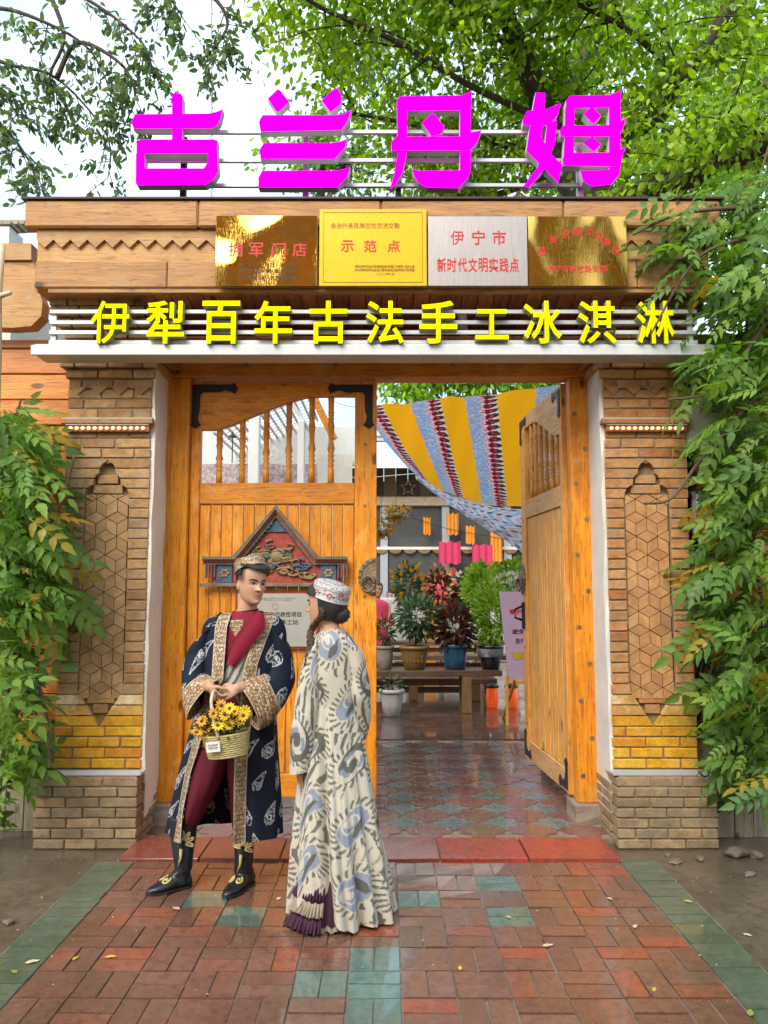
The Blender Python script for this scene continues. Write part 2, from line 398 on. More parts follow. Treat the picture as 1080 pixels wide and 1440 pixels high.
M['yellowplate'] = mat_plain('yellow_plate', (.85,.52,.008), .3, .15, var=.04, scale=6, bump=.03)
M['silverplate'] = mat_plain('silver_plate', (.56,.54,.48), .32, .45, var=.1, scale=7, bump=.04)
M['redframe'] = mat_wood('red_frame_wood', [(.2,.03,.015),(.3,.05,.025),(.36,.07,.03)], 'x', .4, .05, knots=False)
M['cbred'] = mat_plain('carved_red_paint', (.34,.055,.03), .7, var=.5, scale=25, bump=.5)
M['cbblue'] = mat_plain('carved_blue_paint', (.07,.12,.17), .7, var=.5, scale=22, bump=.5)
M['cbgrey'] = mat_plain('carved_grey_wood', (.17,.15,.10), .7, var=.45, scale=18, bump=.6)
M['cbgold'] = mat_plain('carved_ochre_paint', (.28,.19,.08), .6, var=.45, scale=30, bump=.5)
M['bulb'] = mat_plain('warm_bulb', (.9,.7,.38), .3, var=.03, bump=0, emit=.35)
M['redstrip'] = mat_plain('red_strip_paint', (.42,.08,.03), .5, var=.3, scale=12)
M['birch'] = mat_wood('birch_bark', [(.46,.36,.2),(.66,.55,.35),(.74,.66,.48)], 'z', .6, .05)
M['bark'] = mat_wood('tree_bark', [(.05,.035,.028),(.085,.06,.045),(.13,.1,.075)], 'z', .85, .1, knots=False, bump=1.0)
M['vinebark'] = mat_plain('vine_bark', (.15,.09,.05), .8, var=.4, scale=20, bump=.6)
M['cream'] = mat_plain('cream_box', (.62,.58,.44), .45, var=.08, bump=.05)
M['blackplastic'] = mat_plain('black_plastic', (.02,.02,.022), .4, var=.1, bump=.05)
M['greypaint'] = mat_plain('grey_paint', (.42,.44,.46), .5, var=.1, bump=.05)
M['pvc'] = mat_plain('white_plastic_pipe', (.66,.60,.54), .4, var=.06, bump=0)
def wetmat(name, stops, rough_dry, rough_wet, rnd=True, noise_scale=1.3, specks=.3, dirt=(.10,.075,.05), film=1.0, wr=.30):
    g = G(name); v = g.coords((1,1,1)); geo = g.n('ShaderNodeNewGeometry').outputs['Position']
    c = g.ramp(g.rand, stops) if rnd else g.ramp(g.noise(v, 3, 5), stops)
    n1 = g.noise(v, 25, 6, .65); n2 = g.noise(v, 160, 4, .7); nw = g.noise(geo, noise_scale, 4, .55); nd = g.noise(geo, 2.1, 6, .65)
    c = g.mix(g.ramp(n1, [(.34,(.6,)*3),(.56,(0,)*3)]), c, sc(stops[0][1], .55))
    c = g.mix(g.math('MULTIPLY', g.ramp(n2, [(.54,(0,)*3),(.66,(1,)*3)]), specks), c, (.45,.38,.3))
    c = g.mix(g.ramp(nd, [(.5,(0,)*3),(.72,(.7,)*3)]), c, dirt)
    wet = g.ramp(nw, [(wr,(.12,)*3),(wr+.22,(1,)*3)])
    r = g.math('ADD', g.math('MULTIPLY', wet, rough_wet - rough_dry), g.math('ADD', g.math('MULTIPLY', n1, .16), rough_dry - .08))
    c = g.mix(g.math('MULTIPLY', wet, .25), c, sc(stops[0][1], .5))
    g.bump(g.math('ADD', n1, g.math('MULTIPLY', n2, .5)), .22, .006)
    g.b.inputs['Coat Roughness'].default_value = .07; g.b.inputs['Coat IOR'].default_value = 1.6
    return g.fin(c, r, None, Specular_IOR_Level=.5, Coat_Weight=g.math('MULTIPLY', wet, film))
M['paver'] = wetmat('red_paver', [(0,(.15,.068,.045)),(.35,(.20,.085,.055)),(.7,(.21,.10,.07)),(.88,(.27,.085,.05)),(1,(.34,.075,.035))], .42, .16, film=.85, wr=.38)
M['pavergreen'] = wetmat('green_paver', [(0,(.085,.125,.08)),(.5,(.105,.155,.105)),(1,(.13,.16,.10))], .55, .32)
M['paverteal'] = wetmat('teal_paver', [(0,(.09,.17,.14)),(.5,(.11,.21,.175)),(1,(.13,.22,.17))], .4, .16)
M['threshold'] = wetmat('red_slab', [(0,(.22,.06,.045)),(.5,(.30,.065,.045)),(.8,(.36,.06,.035)),(1,(.50,.05,.025))], .45, .25, film=.35)
M['tilered'] = wetmat('red_shaped_tile', [(0,(.18,.07,.062)),(.5,(.235,.085,.072)),(1,(.30,.10,.075))], .34, .1, specks=.5)
M['tilegrey'] = wetmat('grey_shaped_tile', [(0,(.12,.145,.155)),(.5,(.165,.195,.205)),(1,(.20,.23,.235))], .34, .1, specks=.4)
M['joint'] = wetmat('paver_joint', [(0,(.22,.17,.125)),(.5,(.32,.26,.2)),(1,(.4,.33,.26))], .7, .4, rnd=False, film=.3)
M['ground'] = wetmat('wet_earth_concrete', [(.3,(.09,.066,.044)),(.5,(.14,.105,.072)),(.72,(.20,.155,.11))], .7, .3, rnd=False, film=.35)
M['yardfloor'] = wetmat('wet_yard_floor', [(.3,(.05,.03,.024)),(.5,(.10,.055,.042)),(.72,(.17,.105,.08))], .2, .05, rnd=False)
M['concrete'] = mat_plain('concrete', (.33,.27,.2), .8, var=.3, scale=12, bump=.5)
g = G('window_glass'); M['glass'] = g.fin((.18,.19,.19), .03, None, Specular_IOR_Level=.9, Transmission_Weight=.55, IOR=1.5)
M['cloth_vc'] = mat_vc('printed_cotton', .85, .25, 260, .0, translucent=.5)
M['robe_vc'] = mat_vc('printed_silk', .75, .15, 300, 0.0, spec=.15)
M['gold_vc'] = mat_vc('sequin_embroidery', .45, .8, 420, 0, .25, .6)
M['leaf_vc'] = mat_leaf('foliage', [], vc=True, trans=.5)

g = G('wet_yard_tiles'); v = g.coords((1,1,1), rnd=False); bt = g.n('ShaderNodeTexBrick', {'offset': .5}, Vector=v, Scale=1.0, Color1=c4((.10,.055,.042)), Color2=c4((.15,.075,.055)), Mortar=c4((.03,.024,.02)))
for k_, q_ in (('Mortar Size', .012), ('Brick Width', .42), ('Row Height', .21), ('Bias', 0.0)): bt.inputs[k_].default_value = q_
n1 = g.noise(v, 9, 6); nw = g.noise(v, 1.1, 4); c_ = g.mix(g.ramp(n1, [(.35,(.7,)*3),(.62,(0,)*3)]), bt.outputs['Color'], (.045,.03,.026)); wt_ = g.ramp(nw, [(.32,(.2,)*3),(.55,(1,)*3)])
g.bump(g.math('ADD', n1, g.math('MULTIPLY', bt.outputs['Fac'], -1.2)), .15, .008); g.b.inputs['Coat Roughness'].default_value = .05; g.b.inputs['Coat IOR'].default_value = 1.6
M['yardfloor'] = g.fin(c_, .3, None, Coat_Weight=wt_)
# ------------------------------------------------------------------ ground and pavements
gr = MB(); gr.add([(-400,-60,0),(400,-60,0),(400,900,0),(-400,900,0)], [(0,1,2,3)])
tag(gr.build('ground', M['ground']), kind='structure')
def add_part(o): return o
# -- brick pavement in front of the gate, basket weave, module .22 m
PX0, PM, NC = -1.47, .22, 13; PY1 = 4.80
pav = MB().box(PX0-.235, PX0+NC*PM+.235, .6, PY1+.005, .0, .024); pav = pav.build('brick_pavement', M['joint']); tag(pav, kind='structure')
green_px = [(300,1256),(345,1298),(320,1298),(455,1392),(525,1356),(522,1425),(690,1252),(718,1300),(600,1277),(530,1400)]
gm = set()
for (x, y) in green_px:
    p = ground(x, y, .03); gm.add((int((p.x-PX0)//PM), int((PY1-p.y)//PM)))
far = MB(); ZP = .034
for r in range(19):
    yc = PY1 - (r+.5)*PM
    for c in range(NC):
        xc = PX0 + (c+.5)*PM; hor = (r+c) % 2 == 0
        for k in (-1, 1):
            L, D = (PM-.009, PM/2-.009) if hor else (PM/2-.009, PM-.009)
            cx, cy = (xc, yc+k*PM/4) if hor else (xc+k*PM/4, yc)
            if r < 10:
                mt = M['paverteal'] if (c, r) in gm else M['paver']
                block('paver', (cx+random.uniform(-.001,.001), cy, ZP-.02+random.uniform(-.0025,.0025)), L, D, .04, mt, pav, 0,
                      (random.uniform(-.005,.005), random.uniform(-.005,.005), random.uniform(-.006,.006)))
            else: far.box(cx-L/2, cx+L/2, cy-D/2, cy+D/2, .002, ZP, .003)
for sx in (-1, 1):
    xg = PX0-.115 if sx < 0 else PX0+NC*PM+.115
    for r in range(38):
        yc = PY1 - (r+.5)*PM/2 + (.0 if sx < 0 else .03)
        if r < 18: block('border_paver', (xg, yc, ZP-.02+random.uniform(-.003,.003)), .213, PM/2-.006, .04, M['pavergreen'], pav, 0, (random.uniform(-.01,.01),random.uniform(-.01,.01),random.uniform(-.01,.01)))
fo = far.build('near_pavers', M['paver'], pav); tag(fo, kind='stuff')
# -- red threshold slabs
th = MB().box(-1.60, 1.42, PY1+.01, 5.235, 0, .02).build('threshold', M['joint']); tag(th, kind='structure')
xs = [-1.58, -1.1, -.62, -.10, .335, .86, 1.41]
for a, b in zip(xs, xs[1:]):
    block('red_slab', ((a+b)/2, (PY1+5.235)/2+.002, .025), b-a-.012, .40, .045, M['threshold'], th, .002, (random.uniform(-.006,.006), random.uniform(-.01,.01), 0))
# -- gate passage: interlocking shaped tiles, red and grey
pf = MB().box(-1.62, 1.56, 5.24, 8.5, 0, .030).build('passage_floor', M['joint']); tag(pf, kind='structure')
P = .345
def gfun(x, y):
    return math.cos(2*math.pi*x/P) + math.cos(2*math.pi*y/P) - .42*math.cos(2*math.pi*x/P)*math.cos(2*math.pi*y/P) + .38 + .20*math.cos(6*math.pi*x/P)+.20*math.cos(6*math.pi*y/P)
def tile_poly(red):
    """curvy four-cornered tile: the straight edge of a diamond, bulged and scalloped"""
    pts = []; n_ = 14; h = P/2
    for e in range(4):
        a0, a1 = e*math.pi/2, (e+1)*math.pi/2; p0 = Vector((h*math.cos(a0), h*math.sin(a0))); p1 = Vector((h*math.cos(a1), h*math.sin(a1))); nr = Vector((math.cos((a0+a1)/2), math.sin((a0+a1)/2)))
        for q in range(n_):
            t = q/n_; d = .017*math.sin(math.pi*t) - .021*math.sin(math.pi*t)*math.cos(4*math.pi*t)
            pp = p0.lerp(p1, t) + nr*((d if red else -d) - .0035); pp = pp*(1-.03*(1-math.sin(math.pi*t))); pts.append((pp.x, pp.y))
    return pts
def tile_mesh(red):
    p = tile_poly(red); n = len(p); m = MB()
    rings = [(1, -.016), (1, .0115), (.99, .012), (.80, .012), (.77, .0112), (.62, .0112), (.59, .012), (.2, .012)]
    vs = [(x*s_, y*s_, z) for s_, z in rings for x, y in p]
    fs = [(i*n+k, i*n+(k+1)%n, (i+1)*n+(k+1)%n, (i+1)*n+k) for i in range(len(rings)-1) for k in range(n)]
    fs.append(tuple(range((len(rings)-1)*n, len(rings)*n))); m.add(vs, fs); return m.mesh('shaped_tile')
tm = {True: tile_mesh(True), False: tile_mesh(False)}
tm[True].materials.append(M['tilered']); tm[False].materials.append(M['tilegrey'])
for i in range(9):
    for j in range(10):
        for red in (True, False):
            x = -1.42 + i*P + (0 if red else P/2); y = 5.40 + j*P + (0 if red else P/2)
            if x > 1.42 or y > 8.38: continue
            mesh_obj('shaped_tile', tm[red], None, pf, (x, y, .026+random.uniform(-.002,.002)), (random.uniform(-.008,.008), random.uniform(-.008,.008), 0))
yd = MB().box(-7, 7, 8.5, 24, 0, .045).build('courtyard_floor', M['yardfloor']); tag(yd, kind='structure')
# -- concrete kerb stones and rubble beside the path
M['rubble'] = mat_plain('wet_rubble', (.16,.12,.085), .5, var=.4, scale=18, bump=.6)
rb = [(950,1214,.045),(985,1210,.04),(1036,1205,.085),(905,1188,.04),(1055,1232,.045),(938,1203,.03),(12,1300,.04),(60,1262,.02),(1000,1255,.018),(1062,1206,.06)]
for i, (x, y, s_) in enumerate(rb):
    p = ground(x, y); m = MB(); rg = random.Random(i)
    n = 9; pts = []
    for k in range(26):
        a, b = rg.uniform(0, 6.28), rg.uniform(-1, 1); q = math.sqrt(1-b*b)
        pts.append((math.cos(a)*q*s_*rg.uniform(.7,1.1), math.sin(a)*q*s_*.7*rg.uniform(.7,1.1), b*s_*.42))
    bm = bmesh.new(); [bm.verts.new(t) for t in pts]; bmesh.ops.convex_hull(bm, input=bm.verts[:])
    for v in [v for v in bm.verts if not v.link_faces]: bm.verts.remove(v)
    zmin = min(v.co.z for v in bm.verts); me = bpy.data.meshes.new('broken_stone'); bm.to_mesh(me); bm.free()
    o = mesh_obj('broken_stone', me, M['rubble'], None, (p.x, p.y, -zmin-.006), (0,0,rg.uniform(0,3)))
    side = 'left' if x < 300 else 'right'
    nm = ['largest flat broken stone lying', 'small grey broken stone lying', 'medium grey broken stone lying', 'dark brick-like lump lying', 'tiny stone fragment lying'][i % 5]
    lbls = ['brown stone chunk nearest the right pillar base corner, second from the left', 'grey stone chunk in front of the right pillar base', 'big wedge-shaped stone slab below the right grey boards',
            'brown stone lump touching the inner corner of the right pillar base', 'grey stone piece on bare earth at the right photo edge', 'small grey stone in front of the right pillar base',
            'brown broken brick on bare earth at the left photo edge', 'tiny grey pebble on earth left of the green strip', 'tiny grey pebble right of the green border strip', 'brown stone slab against the right grey boards']
    tag(o, lbls[i], 'stone', 'rubble beside the pavement')
# -- fallen leaves
lf_spots = [(106,1348),(155,1346),(20,1367),(770,1330),(647,1362),(893,1303),(1055,1425),(715,1290),(968,1268),(1051,1315),(45,1353),(500,1245),(248,1278),(392,1264),(857,1264),(920,1392)]
lm = [mat_plain('fallen_leaf_yellow', (.55,.40,.04), .6, var=.2, scale=40), mat_plain('fallen_leaf_green', (.25,.32,.05), .6, var=.2, scale=40), mat_plain('fallen_leaf_pale', (.6,.5,.33), .6, var=.2, scale=40)]
where = ['yellow leaf on red pavers near the left green strip', 'small yellow leaf on red pavers left of centre', 'green leaf on earth at the left photo edge', 'tan leaf on the pavers right of centre', 'yellow leaf on pavers below centre', 'tan leaf on pavers near the right border',
         'green leaf on the right green border at the photo bottom', 'pale leaf on pavers right of the woman', 'yellow leaf on concrete right of the border', 'pale leaf on concrete at the right edge', 'pale scrap left of the green strip', 'white petal between the two people on the pavers', 'pale flat stick in front of the man', 'white crumb on pavers below the man', 'pale leaf near the right pillar', 'yellow leaf beside the right green strip']
for i, (x, y) in enumerate(lf_spots):
    onp = (PX0-.2 < ground(x,y,.036).x < PX0+NC*PM+.2); p = ground(x, y, .036 if onp else .002)
    s_ = random.uniform(.018, .03); th_ = random.uniform(0, 6.28); m = MB()
    pts = [(-1,0,0),(-.5,.42,.06),(.1,.5,.1),(.7,.25,.05),(1.1,0,.12),(.7,-.25,.03),(.1,-.5,.12),(-.5,-.42,.03)]
    m.add([(a*s_, b*s_, c*s_+.002) for a,b,c in pts] + [(0,0,.004)], [(k,(k+1)%8,8) for k in range(8)])
    o = m.build('fallen_leaf', lm[0 if 'yellow' in where[i] else (1 if 'green leaf' in where[i] else 2)], None, loc=p, rot=(0,0,th_))
    tag(o, 'fallen ' + where[i], 'leaf', 'fallen leaves on the ground')

gm_ = MB(); rg = random.Random(77)
for q in range(320):
    x, y = rg.uniform(-2.9, 2.7), rg.uniform(2.6, 5.0); z = .035 if PX0-.2 < x < PX0+NC*PM+.2 and y < PY1 else .001
    if z > .01 and rg.random() < .55: continue
    r_ = rg.uniform(.002, .007); a_ = rg.uniform(0, 6.28)
    gm_.add([(x+r_*math.cos(a_), y+r_*math.sin(a_), z), (x+r_*math.cos(a_+2.1), y+r_*math.sin(a_+2.1), z), (x+r_*math.cos(a_+4.2), y+r_*math.sin(a_+4.2), z), (x, y, z+r_*.7)], [(0,1,3),(1,2,3),(2,0,3),(0,2,1)])
tag(gm_.build('grit', mat_plain('pale_grit', (.40,.34,.26), .8, var=.4, scale=30, bump=0)), 'scattered pale grit and crumbs on pavers and bare earth', 'grit', kind='stuff')
# ------------------------------------------------------------------ brick pillars
PF = 5.25; CH = .0685
def clip_poly(poly, x0, x1, z0, z1):
    def cl(pl, ins, inter):
        out = []
        for i in range(len(pl)):
            a, b = pl[i-1], pl[i]
            if ins(b):
                if not ins(a): out.append(inter(a, b))
                out.append(b)
            elif ins(a): out.append(inter(a, b))
        return out
    for ax, val, sgn in ((0,x0,1),(0,x1,-1),(1,z0,1),(1,z1,-1)):
        if not poly: return poly
        def inter(a, b, ax=ax, val=val):
            t = (val-a[ax])/(b[ax]-a[ax]); return (a[0]+(b[0]-a[0])*t, a[1]+(b[1]-a[1])*t)
        poly = cl(poly, lambda p, ax=ax, val=val, sgn=sgn: (p[ax]-val)*sgn >= -1e-9, inter)
    return poly
def course(x0, x1, yf, z, off, mat, parent, skip=None, depth=.115, h=CH-.009, L=.225):
    """one brick course between x0 and x1 (front face at yf), leaving out skip=(a,b)"""
    segs = [(x0, x1)] if not skip else [(x0, skip[0]), (skip[1], x1)]
    for (a, b) in segs:
        w = b - a
        if w < .03: continue
        if w < .30: cuts = [a, b]
        else:
            cuts = [a]; x = a + L*(.5 if off else 1.0) + random.uniform(-.02,.02)
            while x < b - .07: cuts.append(x); x += L + random.uniform(-.012,.012)
            cuts.append(b)
        for p, q in zip(cuts, cuts[1:]):
            lw = round((q-p-.009)/.012)*.012
            d = random.uniform(-.003, .003)
            block('brick', ((p+q)/2, yf+depth/2+d, z+h/2), lw, depth, h, mat, parent, .005, (random.uniform(-.006,.006), random.uniform(-.006,.006), random.uniform(-.008,.008)))
def pillar(x0, x1, mat, tmat, label, inner):
    """inner=+1: the opening lies to the right of this pillar"""
    cx = (x0+x1)/2; T = thing('brick_pillar', label, 'pillar', (cx, PF+.2, 0), group='gate pillars')
    bx0, bx1 = (x0-.06, x1+.02) if inner > 0 else (x0-.02, x1+.06); by = 5.12
    # mortar core
    mc = MB().box(x0+.007, x1-.007, PF+.056, 5.78, .44, 3.58)
    mc.box(x0+.007, cx-.151, PF+.010, PF+.0555, .44, 3.58).box(cx+.151, x1-.007, PF+.010, PF+.0555, .44, 3.58).box(cx-.150, cx+.150, PF+.010, PF+.0555, 2.49, 3.58).box(cx-.150, cx+.150, PF+.010, PF+.0555, .44, .74)
    mc.build('mortar_core', M['mortar'], T)
    MB().box(bx0+.026, bx1-.015, by+.015, 5.6, 0, .452).build('base_core', M['mortar'], T)
    # base: eight courses, with bricks on the inner side too
    for k in range(7):
        z = .006 + k*.0635; step = max(0, k-5)*.006
        course(bx0+step, bx1-step, by+step, z, k % 2, M['brickbase'], T, h=.055, L=.21)
        xs_ = (bx1-step-.057) if inner > 0 else (bx0+step+.057)
        for yy in (by+.117+.10, by+.117+.31):
            block('brick', (xs_, yy+(.02 if k%2 else 0), z+.0275), .115, .2, .055, M['brickbase'], T, .006)
    # lamp tray on top of the base
    tz = .466
    tr = MB().box(x0-.03, x1+.03, PF-.11, PF-.005, tz-.012, tz).box(x0-.03, x1+.03, PF-.115, PF-.108, tz-.012, tz+.018).build('lamp_tray', M['rail'], T)
    # shaft courses with the recessed niche
    nx0, nx1 = cx-.15, cx+.15
    z = tz+.006; k = 0; zn0, zn1 = .97, 2.28
    def hwf(z):
        if z < .74 or z > 2.50: return 0.0
        if z < zn0: return .15*(z-.74)/(zn0-.74)
        if z < 2.26: return .15
        if z < 2.34: return .085+.065*math.sqrt(max(0, 1-((z-2.26)/.08)**2))
        if z < 2.42: return .05+.042*math.sqrt(max(0, 1-((z-2.34)/.08)**2))
        return .055*math.sqrt(max(0, 1-((z-2.42)/.08)**2))
    while z < 3.575:
        zc = z + CH/2; yf = PF; a, b = x0, x1; sk = None; mt = mat; proud = 0
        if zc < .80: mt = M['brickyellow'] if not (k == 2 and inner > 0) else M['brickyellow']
        elif zc < .94: mt = M['brickmixyellow']  # courses above the yellow ones are only partly yellow
        if .74 < z+CH and z < 2.50: sk = 'niche'
        # corbelled head
        if 3.075 < zc < 3.14: proud = .018
        elif 3.14 < zc < 3.22: proud = .045
        elif 3.22 <= zc < 3.3: proud = .075
        elif zc >= 3.3 : proud = .03 if zc < 3.43 else (.07 if zc < 3.5 else .11)
        if 2.86 < zc < 2.92 or 2.6 < zc < 2.66: pass
        if 2.715 < zc < 2.78: proud = .016
        if sk == 'niche':
            h_ = CH-.009; zs = [z+h_*q/6 for q in range(7)]; hws = [hwf(q) for q in zs]; flat = min(hws) > .149; dd = random.uniform(-.002,.002)
            if max(hws) < .02: course(a, b, yf, z, k % 2, mt, T)
            else:
                for sg in (-1, 1):
                    e = (x0 if sg < 0 else x1); wid = abs(e-cx); outer = wid-.004
                    if flat: block('brick', (cx+sg*(wid+.15)/2, yf+.0575+dd, z+h_/2), round((wid-.15-.007)/.012)*.012, .115, h_, mt, T, .005, (0, random.uniform(-.006,.006), random.uniform(-.008,.008)))
                    else:
                        pl = [(cx+sg*max(.004, w_+.003), q) for w_, q in zip(hws, zs)] + [(cx+sg*outer, zs[-1]), (cx+sg*outer, zs[0])]
                        MB().prism(pl, yf+dd, yf+.0545).build('brick', mt, T)
        else: course(a-proud, b+proud, yf-proud, z, k % 2, mt, T, sk, depth=.115+proud)
        if proud > .03:
            xin = b+proud-.04 if inner > 0 else a-proud+.04
            for yy in (PF+.22, PF+.42): block('brick', (xin, yy, z+.03), .08, .19, .06, mt, T, .006)
        z += CH; k += 1
    # recessed back of the niche
    MB().box(cx-.155, cx+.155, PF+.045, PF+.056, .74, 2.5).build('niche_back', M['mortar'] if inner > 0 else M['mortar'], T)
    # rhombic carved tiles (tumbling blocks)
    RH = .0838; wj = .0035
    for row in range(-1, 12):
        for col in range(-1, 4):
            hx = nx0 + .075 + (col-.0)*.145 - (.0725 if row % 2 else 0) - .145*.5; hz = zn0 + .06 + row*1.5*RH
            cor = [(hx + RH*math.sin(math.pi/3*q), hz + RH*math.cos(math.pi/3*q)) for q in range(6)]
            for q in (0, 2, 4):
                rh = [(hx, hz), cor[q], cor[(q+1) % 6], cor[(q+2) % 6]]
                mx_, mz_ = sum(p[0] for p in rh)/4, sum(p[1] for p in rh)/4
                rh = [(mx_+(p[0]-mx_)*.94, mz_+(p[1]-mz_)*.94) for p in rh]
                rh = clip_poly(rh, nx0+.004, nx1-.004, zn0-.05, zn1-.004)
                if len(rh) < 3: continue
                ar = abs(sum(rh[i-1][0]*rh[i][1]-rh[i][0]*rh[i-1][1] for i in range(len(rh))))/2
                if ar < .0004: continue
                o = MB().prism(rh, PF+.020+random.uniform(-.004,.004), PF+.05).build('carved_tile', tmat, T)
    # flat fill bricks in the niche head and foot
    for (zz, hw) in ((zn1+.002, .10), (zn1+.07, .07), (.885, .09), (.82, .05)):
        block('brick', (cx, PF+.052, zz+.03), hw*2, .06, .058, mat, T, .004)
    # carved zigzag course: raised triangles
    zz = at(0, 556, PF).z
    nt_ = 4; wd = (x1-x0)/nt_
    for q in range(nt_):
        xa = x0 + q*wd
        MB().prism([(xa+.012, zz+.058), (xa+wd-.012, zz+.058), (xa+wd/2, zz+.004)], PF-.016, PF+.01).build('zigzag_brick', mat, T)
    # ledge, red strip with bulbs
    zl = at(0, 598, PF).z
    MB().box(x0-.02, x1+.02, PF-.05, PF+.02, zl+.002, zl+.03, .004).build('ledge', mat, T)
    MB().box(x0-.015, x1+.015, PF-.046, PF+.01, zl+.032, zl+.045).build('ledge_cap', M['mortarlight'], T)
    MB().box(x0+.01, x1-.006, PF-.03, PF+.01, zl-.05, zl-.006, .003).build('lamp_strip', M['redstrip'], T)
    MB().box(x0+.01, x1-.006, PF-.04, PF-.002, zl-.006, zl+.0).build('lamp_rail', M['rail'], T)
    bm_ = MB().sphere((0,0,0), (.0145,.012,.013), 10, 6).mesh('bulb', True); bm_.materials.append(M['bulb'])
    for q in range(13): mesh_obj('bulb', bm_, None, T, (x0+.045+q*(x1-x0-.09)/12, PF-.036, zl-.028))
    return T
LX0, LX1, RX0, RX1 = -2.165, -1.585, 1.495, 2.06
pillar(LX0, LX1, M['brickL'], M['nichetile'], 'tan brick gate pillar with carved niche, behind the man on the left', 1)
pillar(RX0, RX1, M['brickR'], M['nichetileR'], 'orange brick gate pillar with carved niche beside the open door leaf on the right', -1)
# ------------------------------------------------------------------ plaster reveals
def rough_box(m, x0, x1, y0, y1, z0, z1, n=14, j=.007):
    zs = [z0 + (z1-z0)*i/n for i in range(n+1)]; vs = []
    for z in zs:
        vs += [(x0+random.uniform(-j,j), y0+random.uniform(-j,j), z), (x1+random.uniform(-j,j), y0+random.uniform(-j,j), z), (x1+random.uniform(-j,j), y1, z), (x0, y1, z)]
    fs = [(4*i+k, 4*i+(k+1)%4, 4*i+4+(k+1)%4, 4*i+4+k) for i in range(n) for k in range(4)] + [(3,2,1,0), tuple(4*n+k for k in range(4))]
    m.add(vs, fs); return m
o = rough_box(MB(), LX1-.012, LX1+.018, PF+.012, 5.585, .16, 3.155).build('plaster_reveal', M['plaster']); tag(o, 'white plaster reveal between the left brick pillar and the wooden post', 'plaster')
o = rough_box(MB(), RX0-.018, RX0+.012, PF+.012, 5.585, .16, 3.155).build('plaster_reveal', M['plaster']); tag(o, 'white plaster reveal between the right brick pillar and the wooden post', 'plaster')
# ------------------------------------------------------------------ wooden door frame
FX0, FX1 = -1.573, 1.483
T = thing('gate_frame', 'orange varnished timber door frame with posts and lintel', 'door frame', (-.045, 5.64, 0))
MB().box(FX0, FX0+.162, 5.57, 5.74, .166, 3.17, .006).build('post', M['gatewood'], T)
MB().box(FX1-.14, FX1, 5.57, 5.74, .166, 3.17, .006).build('post', M['gatewood'], T)
MB().box(FX0, FX1, 5.565, 5.74, 3.172, 3.33, .006).build('lintel', M['gatewood_x'], T)
for (a, b) in ((FX0-.02, FX0+.2), (FX1-.175, FX1+.02)):
    rough_box(MB(), a, b, 5.5, 5.78, 0, .165, 3, .008).build('plinth', M['concrete'], T)
km = MB().lathe([(.001,-.003),(.017,-.003),(.013,.002),(.001,.003)], n=10, axis='y').mesh('bolt'); km.materials.append(M['bronze'])
for i in range(11):
    mesh_obj('bolt', km, None, T, (FX1-.085+(.05 if i % 2 else -.02), 5.57, .35+i*.255))
for x in (-1.0, -.35, .5): mesh_obj('bolt', km, None, T, (x, 5.565, 3.26))
